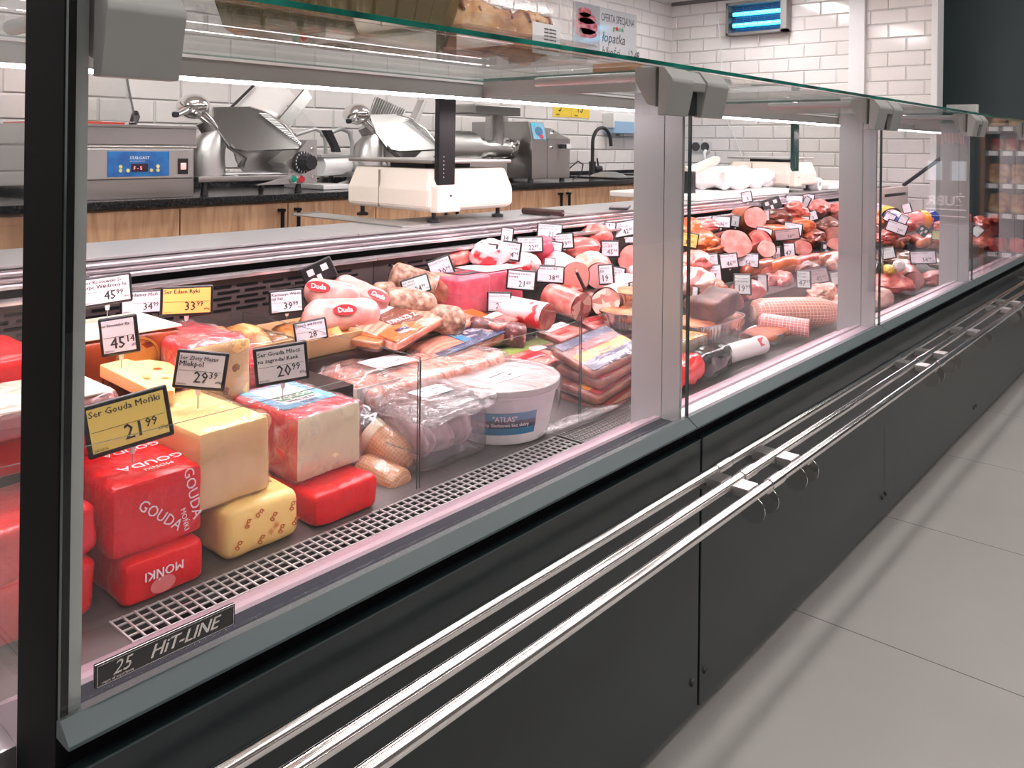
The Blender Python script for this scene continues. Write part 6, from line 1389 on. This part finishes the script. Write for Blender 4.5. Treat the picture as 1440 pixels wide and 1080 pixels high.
cutlog('smoked_ham','pale cut ham slice facing front at the second post','ham',at(1170,322,1.50),at(1178,343,1.34),0.046,RIND,HAM_L,seed=6,flat=0.65,amp=0.004)
rounded('smoked_loin','long orange smoked loin lying behind the pink cut ham','smoked meat',at(1050,325,1.58),at(1108,328,1.48),0.036,RIND_O,seed=8,amp=0.003)
for k in range(7):
    pa = at(1046+k*17,384-k*2.6+(k%2)*5,1.33-k*0.008); pb = at(1088+k*16,372-k*2.0+(k%2)*4,1.33-k*0.008)
    rounded('smoked_sausage','smooth reddish smoked sausage in the heap below the 42 and 47 tags','sausage',pa,pb,0.026,[SAUS,MEAT,RIND_O][k%3],'smoked sausages heaped in the second case',amp=0.003,seed=k,bend=0.006)
# ================================================================ third case
def heapz(items, cat='meat'):
    for k, it in enumerate(items):
        nm, lb, px_, py_, z_, rx_, ry_, rz_, m_ = it
        lump(nm, lb, cat, atz(px_,py_,z_), rx_, ry_, rz_, m_, seed=k*5+px_%7, amp=0.2, yaw=0.3*math.sin(k*1.7))
lb3 = ['blue and white printed sausage pack with orange band, left in the third case','pink sausage pack with a broad orange band and crumpled blue end under the end wall']
for k,(px0,py0,px1,py1,z_,r) in enumerate(((1226,291,1268,312,0.77,0.038),(1262,310,1318,310,0.735,0.045))):
    pa, pb = atz(px0,py0,z_), atz(px1,py1,z_); t = thing('printed_pack', lb3[k], 'sausage pack', ((pa.x+pb.x)/2,(pa.y+pb.y)/2,min(pa.z,pb.z)-r))
    part('wrapper', log_bm(pa,pb,prof_round(r,0.25,10),amp=0.008,seed=k+2), mat('pink_pack',(0.74,0.34,0.34),0.3,bump=0.4,bscale=20) if k else mat('white_blue_pack',(0.75,0.65,0.68),0.3,stops=[(0.48,(0.80,0.62,0.64)),(0.53,(0.08,0.15,0.42))],scale=14), t)
    u0, u1, u2 = ((0.62,0.80,0.70) if k == 0 else (0.60,0.98,0.72))
    if k: part('blue_end', log_bm(pa.lerp(pb,u2),pa.lerp(pb,u1),[(0,r+0.004),(0.4,r+0.009),(0.8,r+0.002),(1,r*0.6)],amp=0.012,seed=k), mat('blue_foil',(0.03,0.09,0.38),0.25,bump=0.6,bscale=30), t)
    part('orange_band', log_bm(pa.lerp(pb,u0-0.06),pa.lerp(pb,u0+0.10),[(0,r+0.007),(1,r+0.008)],amp=0.006,seed=k), mat('amber_print',(0.85,0.42,0.06),0.4), t)
heapz([
 ('smoked_meat','dark glossy smoked meat just right of the second post',1228,330,0.70,0.05,0.10,0.045,MEAT_B),
 ('smoked_meat','orange piece behind the dark smoked meat in the third case',1230,313,0.74,0.05,0.10,0.04,RIND_O),
 ('smoked_meat','pale pink heap right of the crumpled blue pack end',1335,318,0.72,0.05,0.14,0.045,MEAT_P),
 ('smoked_meat','pale pink meat between the two printed packs',1268,318,0.71,0.06,0.12,0.035,MEAT_P),
 ('smoked_meat','reddish meat lying left under the big white slanted tag',1243,334,0.69,0.06,0.12,0.035,MEAT),
 ('smoked_meat','light brown meat behind the pane left of the olive tag',1300,338,0.66,0.07,0.14,0.035,SAUS),
 ('smoked_meat','brown meat ending at the third post under the olive tag',1325,345,0.64,0.05,0.14,0.035,SAUS),
 ('aspic_block','mottled grey aspic behind the two pale tags',1262,362,0.60,0.11,0.14,0.035,mat('aspic',(0.30,0.19,0.13),0.3,stops=[(0.4,(0.22,0.12,0.08)),(0.6,(0.38,0.25,0.18)),(0.7,(0.65,0.52,0.42))],scale=50)),
 ('aspic_block','second aspic piece right of the wide 54.99 tag',1320,368,0.58,0.06,0.14,0.03,mat('aspic',(0.3,0.2,0.13))),
 ('raw_meat','large pink netted roast below the pale tags in the third case',1250,398,0.560,0.09,0.12,0.036,MEAT_P),
 ('raw_meat','white ended roast close behind the second post',1228,420,0.548,0.055,0.10,0.045,mat('pale_fat',(0.72,0.50,0.45),0.35,stops=[(0.4,(0.60,0.34,0.30)),(0.65,(0.80,0.62,0.56))],scale=8)),
 ('raw_meat','red raw roast right of the wrapped joint',1312,392,0.555,0.055,0.14,0.030,MEAT),
 ('yellow_pack','small yellow wrapped pack lying on the roast in the third case',1250,379,0.615,0.022,0.05,0.020,mat('yellow_pack',(0.80,0.62,0.18),0.35)),
 ('white_pack','white curled paper on the roast right of the yellow pack',1264,374,0.625,0.020,0.05,0.025,WHITE_P),
])
cutlog('wrapped_joint','pink wrapped joint with a flat pale end facing the grille in the third case','meat',atz(1268,375,0.60),atz(1284,396,0.560),0.045,mat('wrapped_joint',(0.60,0.30,0.27),0.3,stops=[(0.4,(0.50,0.20,0.17)),(0.65,(0.70,0.42,0.38))],scale=9),mat('joint_end',(0.66,0.38,0.34),0.35),seed=3,amp=0.003)
for k in range(8):
    pa = atz(1232+k*12,334+(k%3)*5,0.665); pb = atz(1258+k*12,338+((k+1)%3)*4,0.655)
    rounded('smoked_sausage','brown smoked sausage in the heap of the third case','sausage',pa,pb,0.019,[SAUS,RIND_O,SAUS,MEAT][k%4],'smoked sausages heaped in the third case',amp=0.002,seed=k,bend=0.006)
heapz([
 ('raw_meat','pale pink meat just right of the third post behind its slanted tag',1360,312,0.74,0.03,0.10,0.04,MEAT_P),
 ('raw_meat','bright red raw meat in the back of the fourth case, left one',1378,313,0.735,0.045,0.16,0.035,MEAT),
 ('raw_meat','bright red raw meat in the back of the fourth case, right one',1408,310,0.735,0.05,0.2,0.035,MEAT),
 ('raw_meat','pink raw meat cube heap in the middle of the fourth case',1386,324,0.69,0.045,0.16,0.04,MEAT_P),
 ('raw_meat','pink raw meat by the right edge of the picture',1420,330,0.66,0.05,0.2,0.04,MEAT_P),
 ('raw_meat','pale pink film covered meat in the middle of the fourth case',1378,338,0.65,0.06,0.16,0.03,MEAT_P),
 ('raw_meat','orange smoked piece near the front of the fourth case, upper one',1361,340,0.64,0.03,0.14,0.035,RIND_O),
 ('raw_meat','orange smoked piece near the front of the fourth case, lower one',1362,356,0.58,0.03,0.14,0.03,RIND_O),
 ('raw_meat','brown piece in front of the pale film covered meat',1390,350,0.60,0.045,0.16,0.03,MEAT_B),
 ('raw_meat','dark piece at the front of the fourth case by the right picture edge',1418,350,0.58,0.05,0.2,0.03,MEAT_B),
])
heapz([
 ('smoked_meat','reddish meat in the gap below the 47 tag, left part',1082,398,0.60,0.05,0.09,0.04,MEAT),
 ('smoked_meat','pinkish white meat piece right of the sideways tag',1100,398,0.60,0.04,0.08,0.045,MEAT_P),
 ('smoked_meat','brown ham piece behind the pinkish 42.99 tag',1128,380,0.62,0.06,0.10,0.04,RIND),
 ('smoked_meat','mottled pate left of the second post, above the bacon',1178,372,0.62,0.05,0.10,0.04,CHUNK),
 ('smoked_meat','pink ham under the white tag cut off by the second post',1190,362,0.63,0.04,0.09,0.04,MEAT_P),
 ('smoked_meat','reddish cooked meat between the dark loaf and the 19.99 tag',1062,385,0.63,0.05,0.09,0.04,RIND_O),
])
# ================================================================ electronic shelf labels
FOOD = 1.0
scr_w = mat('label_screen',(0.74,0.70,0.76),0.35); scr_g = mat('label_screen_grey',(0.58,0.60,0.62),0.35); scr_y = mat('label_screen_yellow',(0.80,0.62,0.16),0.35); scr_o = mat('label_screen_amber',(0.90,0.50,0.14),0.35); scr_m = mat('label_screen_mint',(0.58,0.66,0.66),0.35)
frame_m = mat('label_frame',(0.012,0.012,0.014),0.35); clip_m = mat('clear_clip',(0.70,0.62,0.64),0.25); pin_m = mat('steel_pin',(0.35,0.30,0.30),0.3,0.8); ink = mat('label_ink',(0.03,0.03,0.035),0.6)
def price_tag(cx, cy, w, h, a, roll, yaw, lines, price, cents, label, scr=None, pin=30, back=False, group=None, code='2800506', pitch=0.10):
    """cx,cy centre in the photo, w,h its pixel size seen square on, a its distance; roll in degrees (counter-clockwise), yaw in degrees"""
    c = at(cx, cy, a) if a > 0 else atz(cx, cy, -a); d = dep(c); k = d/F; yr = math.radians(yaw)
    Wd = w*k/max(0.35, math.cos(yr)); H = h*k
    v = Vector((0,0,CH))-c; v.z = 0; v.normalize(); v = Matrix.Rotation(yr,3,'Z')@v
    v = (v+Vector((0,0,pitch))).normalized(); x = Vector((0,0,1)).cross(v).normalized(); y = v.cross(x)
    R3 = Matrix((x,y,v)).transposed()@Matrix.Rotation(math.radians(roll),3,'Z')
    t = thing('price_tag', label, 'price tag', c, R3.to_euler(), group)
    bm = box((-Wd/2,-H/2,-0.008),(Wd/2,H/2,0),min(0.0055,H*0.09),3); fr = part('frame', bm, frame_m, t, world=False)
    if back:
        for s in (-1,1): link('back_patch', box((s*Wd*0.22-Wd*0.10,-H*0.02,0.0001),(s*Wd*0.22+Wd*0.10,H*0.28,0.0012)), clip_m, fr)
        link('back_patch', box((-Wd*0.09,-H*0.42,0.0001),(Wd*0.05,-H*0.08,0.003),0.001), clip_m, fr)
    else:
        b = min(Wd,H)*0.085; sc = part('screen', box((-Wd/2+b*1.05,-H/2+b*1.1,-0.001),(Wd/2-b*1.05,H/2-b,0.0006)), scr or scr_w, t, world=False, smooth=False)
        W2, H2 = Wd-2.1*b, H-2.1*b; x0, y1_ = -W2/2, H2/2; q = None; z = 0.0009
        def put(s, size, px_, py_, bold=False, al='LEFT', sx=1.0):
            nonlocal q
            nb = text_bm(s, size, align=al, bold=bold, ext=0.0001, sx=sx, res=1); bmesh.ops.translate(nb, vec=(px_,py_,z), verts=nb.verts); q = merge(q, nb)
        for i_, s in enumerate(lines): 
            sz = min(H2*0.235, W2*1.95/max(7,len(s)))
            put(s, sz, x0+W2*0.01, y1_-H2*0.19-i_*H2*0.20, w > 40)
        q = merge(q, box((x0+W2*0.02,-H2*0.03,z-0.0002),(W2/2-W2*0.03,-H2*0.022,z+0.0001)))
        put(price, H2*0.50, W2*0.19, -H2*0.38, True, 'RIGHT', 0.9); put(cents, H2*0.30, W2*0.20, -H2*0.23, True, 'LEFT', 0.9)
        if w > 28:
            put('zł/kg', H2*0.12, W2*0.36, -H2*0.37); put(code, H2*0.085, x0+W2*0.02, -H2*0.47)
        link('print', q, ink, sc)
    if pin:
        # clip and needle hang straight down from the frame
        Ri = R3.inverted(); dn = Ri@Vector((0,0,-1)); p0 = Vector((0,-H/2*0.96,-0.004)); L = pin*k
        link('clip', tube([p0,p0+dn*min(0.010,L*0.5)],[0.0045,0.003],8,flat=0.5), clip_m, t)
        link('needle', tube([p0+dn*min(0.009,L*0.45),p0+dn*L],0.0009,6), pin_m, t)
    return t
T = price_tag
T(181,593,112,74,1.125,9,6,['Ser Gouda Mońki'],'21','99','yellow price tag reading 21.99, nearest and largest of all',scr_y,24,code='2800506')
T(282,521,70,54,1.20,-7,-10,['Ser Zloty Mazur','Mlekpol'],'29','39','grey price tag reading 29.39 pinned in the large cut gouda',scr_g,30)
T(396,512,74,54,1.19,5,6,['Ser Gouda Mlecz','na zagroda/ Kank'],'20','99','grey price tag reading 20.99 above the blue-labelled gouda',scr_g,24,code='2801835')
T(167,472,50,54,1.33,8,-14,['er Ementaler Ry'],'45','14','small square price tag reading 45.14 above the flat emmental',scr_w,28)
T(150,408,66,42,1.50,4,10,['Ser Królewski Si','erpc Wędzony lu'],'45','99','price tag reading 45.99 behind the white-topped smoked cheese',scr_w,20)
T(102,410,46,42,1.54,2,4,['er Złoty',''],'','19','price tag half hidden behind the corner post and the 45.99 tag',scr_w,16)
T(203,425,62,34,1.56,0,3,['er Aldamer Moń'],'34','99','white price tag reading 34.99 between the 45.99 tag and the amber tag',scr_w,20)
T(263,423,70,42,1.45,-1,3,['Ser Edam Ryki'],'33','99','amber price tag reading 33.99 above the holed pink-wrapped cheese',scr_o,22)
T(403,424,47,34,1.52,3,6,['Karmazyn Wędzo','ny luz'],'39','99','price tag reading 39.99 above the golden fish tray',scr_w,8)
T(437,465,46,30,1.42,9,4,['Łosoś wędzony'],'28','','price tag reading 28 with a dark rod across its corner, above the pale fish tray',scr_w,8)
T(448,383,46,30,1.58,24,0,[],'','','black price tag turned backwards over the white sausages','',16,back=True) if False else T(448,383,46,30,1.58,24,0,[],'','','black price tag turned backwards over the white sausages',None,16,back=True)
T(585,402,40,26,1.50,16,8,['wa wiejs','ka Junior'],'24','99','tilted price tag reading 24.99 on the coarse sausages',scr_m,0)
T(620,377,35,30,1.56,22,-8,['Boczek N Kaca'],'30','99','strongly tilted price tag reading 30.99 in front of the pink ham block',scr_w,0)
T(557,388,12,32,1.60,-8,40,['Sal'],'2','','narrow dark price tag seen almost edge-on left of the 24.99 tag',scr_g,0)
T(702,425,35,29,1.42,-1,4,['Kaszanka N Kaca'],'21','99','price tag reading 21.99 in front of the white wrapped ham log',scr_w,10)
T(733,394,42,29,1.46,-5,4,['Smaczek à la kon','serwa'],'21','49','price tag reading 21.49 above the ham log',scr_w,0)
T(774,386,40,25,1.50,-3,5,['Indyk Lux JBB'],'38','49','price tag reading 38.49 before the large pink log',scr_w,0)
T(686,355,26,26,1.58,-4,-12,['Szynka','sel. Krakus'],'46','99','small price tag reading 46.99, left of the back row of tags',scr_w,4)
T(719,353,27,27,1.56,-6,-14,['Polędwica','sopocka JBB'],'34','99','small price tag reading 34.99 between the 46 and 22 tags',scr_w,4)
T(713,331,18,22,1.64,-5,-10,['Szynka'],'34','','tiny price tag standing behind the small 34.99 tag',scr_w,6)
T(745,344,38,23,1.60,2,4,['Parówki z szyn','kami Indykpol'],'22','49','wide price tag reading 22.49 in the back row',scr_w,4)
T(773,325,36,22,1.64,-4,6,['Frankfurterka','lawska Dobrow'],'31','','price tag reading 31 highest in the back row before the worktop',scr_w,6)
T(793,339,28,23,1.60,6,-10,['Filet z indyk','pieczony Luks'],'39','99','price tag reading 39.99 tilted beside the 31 tag',scr_w,4)
T(780,351,22,24,1.57,-6,-12,['Szynka'],'24','99','small price tag reading 24.99 in the back row under the 39.99 tag',scr_w,4)
T(773,368,16,11,1.53,-2,0,['Mort'],'','','tiny price tag peeking out above the 38.49 tag',scr_w,0)
T(858,350,27,24,1.58,1,4,['Polędw na Kopp','Lux JBB'],'45','99','price tag reading 45.99 above the ham, left of the grey post',scr_w,0)
T(877,322,39,23,1.62,12,4,['Sopocka','wna AM Dobr'],'42','99','tilted price tag reading 42.99 by the grey post',scr_w,6)
T(857,323,18,22,1.66,-4,-10,['Boczek'],'3','','dark-edged price tag half hidden behind the 42.99 tag',scr_w,4)
T(841,320,14,16,1.68,4,30,['Sz'],'','','narrow price tag left of the 42.99 tag in the back row',scr_g,4)
T(887,337,17,9,1.60,5,0,['Szynka'],'','','tiny price tag below the 42.99 tag',scr_w,4)
T(852,386,22,29,1.44,8,-22,['Salceson','JBB'],'19','','narrow price tag reading 19 above the brawn log',scr_g,0)
T(868,387,22,24,1.48,-6,-14,['Salceson','Cwan. Dobr'],'36','','small price tag reading 36 right behind the 19 tag',scr_w,0)
T(893,411,14,30,1.32,4,35,['Pasz'],'1','','price tag at the edge of the grey post above the foil trays',scr_g,0)
T(966,337,32,22,1.42,-9,0,['Boczek wiejs'],'34','99','amber price tag behind the first glass joint',scr_o,0)
T(1014,312,27,17,1.56,-2,3,['Szynka'],'36','99','white price tag reading 36.99 behind the big cut ham',scr_w,6)
T(1034,311,12,17,1.56,-3,-40,['Kar'],'3','','small dark price tag joined to the 36.99 tag',scr_g,6)
T(1050,305,8,18,1.60,-8,-50,['S'],'','','price tag turned nearly edge-on before the orange rind ham',scr_g,4)
T(1076,303,13,16,1.58,2,-10,['Szynka'],'4','','small pinkish price tag above the orange smoked loin',scr_g,6)
T(1050,277,15,16,1.66,12,-12,['Szyn'],'3','','small tilted price tag standing highest before the cutting board',scr_w,4)
T(1085,287,26,17,1.64,20,0,[],'','','dark green price tag turned backwards below the far scale',None,6,back=True)
T(1117,282,24,16,1.66,-2,4,['Szynka'],'50','99','white price tag reading 50.99 below the far scale',scr_w,4)
T(1136,279,18,14,1.70,-6,-14,['Kar'],'4','','small price tag behind and right of the 50.99 tag',scr_w,4)
T(1134,284,8,16,1.62,-24,-30,['B'],'','','narrow slanted price tag before the 50.99 tag',scr_g,4)
T(1141,304,17,14,1.56,18,-6,['Polę'],'3','','small tilted price tag over the dark roast',scr_w,4)
T(1132,313,12,18,1.50,-2,-10,['Kieł'],'4','','small dark-framed upright price tag before the tilted one',scr_g,4)
T(1074,329,23,18,1.46,-8,-8,['Szynka Wiejsk'],'47','99','price tag reading 47.99 above the dark red half ham',scr_w,0)
T(1107,330,34,16,1.42,9,0,['Pieczeń z karkó'],'50','99','pinkish slanted price tag reading 50.99 in the middle of the second case',mat('label_screen_pink',(0.42,0.30,0.31),0.35),0)
T(1115,322,26,18,1.47,-6,0,['Sopocka z'],'4','','white price tag partly hidden behind the pinkish slanted one',scr_w,0)
T(1088,357,21,21,1.36,4,2,['Szynka wiejs','Jubil'],'42','99','price tag reading 42 above the heap of smoked sausages',scr_w,0)
T(1110,352,16,21,1.38,6,-6,['Kieł'],'47','','narrow price tag reading 47 right of the 42 tag',scr_w,0)
T(995,368,32,23,1.34,6,3,['Kurczak zapieka','ny Justa'],'','','price tag lettered in two lines, left of the three joined tags',scr_w,0)
T(1025,367,26,22,1.33,9,2,['Baleron Tradyc'],'46','99','price tag reading 46.99, middle of the three joined tags',scr_w,4)
T(1050,366,34,21,1.33,-1,2,['Udo kruchy A'],'56','99','price tag reading 56.99, right of the three joined tags',scr_w,4)
T(1004,384,22,24,1.29,6,-4,['Schab','po wiejs'],'47','','small tilted price tag reading 47 below the three joined tags',scr_w,4)
T(1044,400,25,30,1.20,2,-2,['Pasztet z pieca','pieczony'],'19','99','grey-green price tag reading 19.99 above the dark meatloaf',scr_m,0)
T(1072,398,13,24,1.24,8,-40,['Pas'],'','','narrow price tag turned sideways right of the 19.99 tag',scr_g,0)
T(1130,393,20,26,1.16,4,-14,['Szynka','Tradyc'],'47','99','grey-green price tag reading 47 before the long netted ham',scr_m,0)
T(1150,388,30,22,1.18,14,0,['Szynka babun','i Nikołaja'],'42','99','pinkish price tag reading 42.99 slanting over the long netted ham',mat('label_screen_rose',(0.45,0.36,0.37),0.35),0)
T(1180,391,24,20,1.16,12,0,['Boczek surow','Nik JBB'],'42','5','pale blue price tag reading 42.5 by the second post',scr_m,0)
T(1188,355,20,18,1.36,12,-4,['Kark'],'4','','white price tag cut off by the second post, above the fence pane',scr_w,0)
T(1165,350,22,20,1.38,-4,0,[],'','','black price tag turned backwards before the second post',None,0,back=True)
T(1164,362,14,20,1.32,-14,-20,['Bocz'],'','','narrow slanted price tag below the turned black tag',scr_g,0)
T(977,416,8,26,1.24,2,-50,['P'],'','','thin price tag edge-on above the orange topped pate',scr_g,0)
T(1261,320,28,17,-0.75,-18,0,['Kiełbasa'],'2','99','white slanted price tag, largest in the middle of the third case',scr_w,0)
T(1251,306,15,14,-0.79,-28,-10,['Parów'],'','','slanted price tag left of the orange band pack',scr_w,0)
T(1270,309,12,14,-0.78,-24,-12,['Kabanos'],'','','second slanted price tag right of the orange band pack',scr_w,0)
T(1275,293,12,14,-0.84,16,-10,['Met'],'','','small price tag standing in the back row under the far machine',scr_w,4)
T(1298,325,14,14,-0.73,-35,0,[],'','','black price tag turned backwards in the third case',None,0,back=True)
T(1320,331,18,14,-0.72,-3,4,['Żeber'],'','','olive price tag cut off by the third post',mat('label_screen_olive',(0.50,0.50,0.25),0.35),0)
T(1249,356,19,17,-0.66,14,-4,['Galareta'],'','','pale price tag before the aspic, left of the pair',scr_m,0)
T(1298,362,34,19,-0.66,6,0,['Szynka z kotła'],'54','99','pale wide price tag reading 54.99 before the aspic, right of the pair',scr_w,0)
T(1227,380,9,24,-0.64,-14,-30,['S'],'','','narrow slanted price tag right of the second post above the white ended roast',scr_g,0)
T(1374,325,14,16,-0.72,-38,-10,['M'],'','','slanted price tag in the fourth case right of the third post',scr_m,0)
# pen stuck between the hams
t = thing('black_pen','black pen standing slanted between the ham logs','pen',at(815,395,1.44))
part('barrel', tube([at(811,383,1.44),at(822,406,1.42)],[0.005,0.005],10), black_pl, t); part('clip', tube([at(809,378,1.44),at(811,383,1.44)],[0.003,0.004],8), chrome, t)
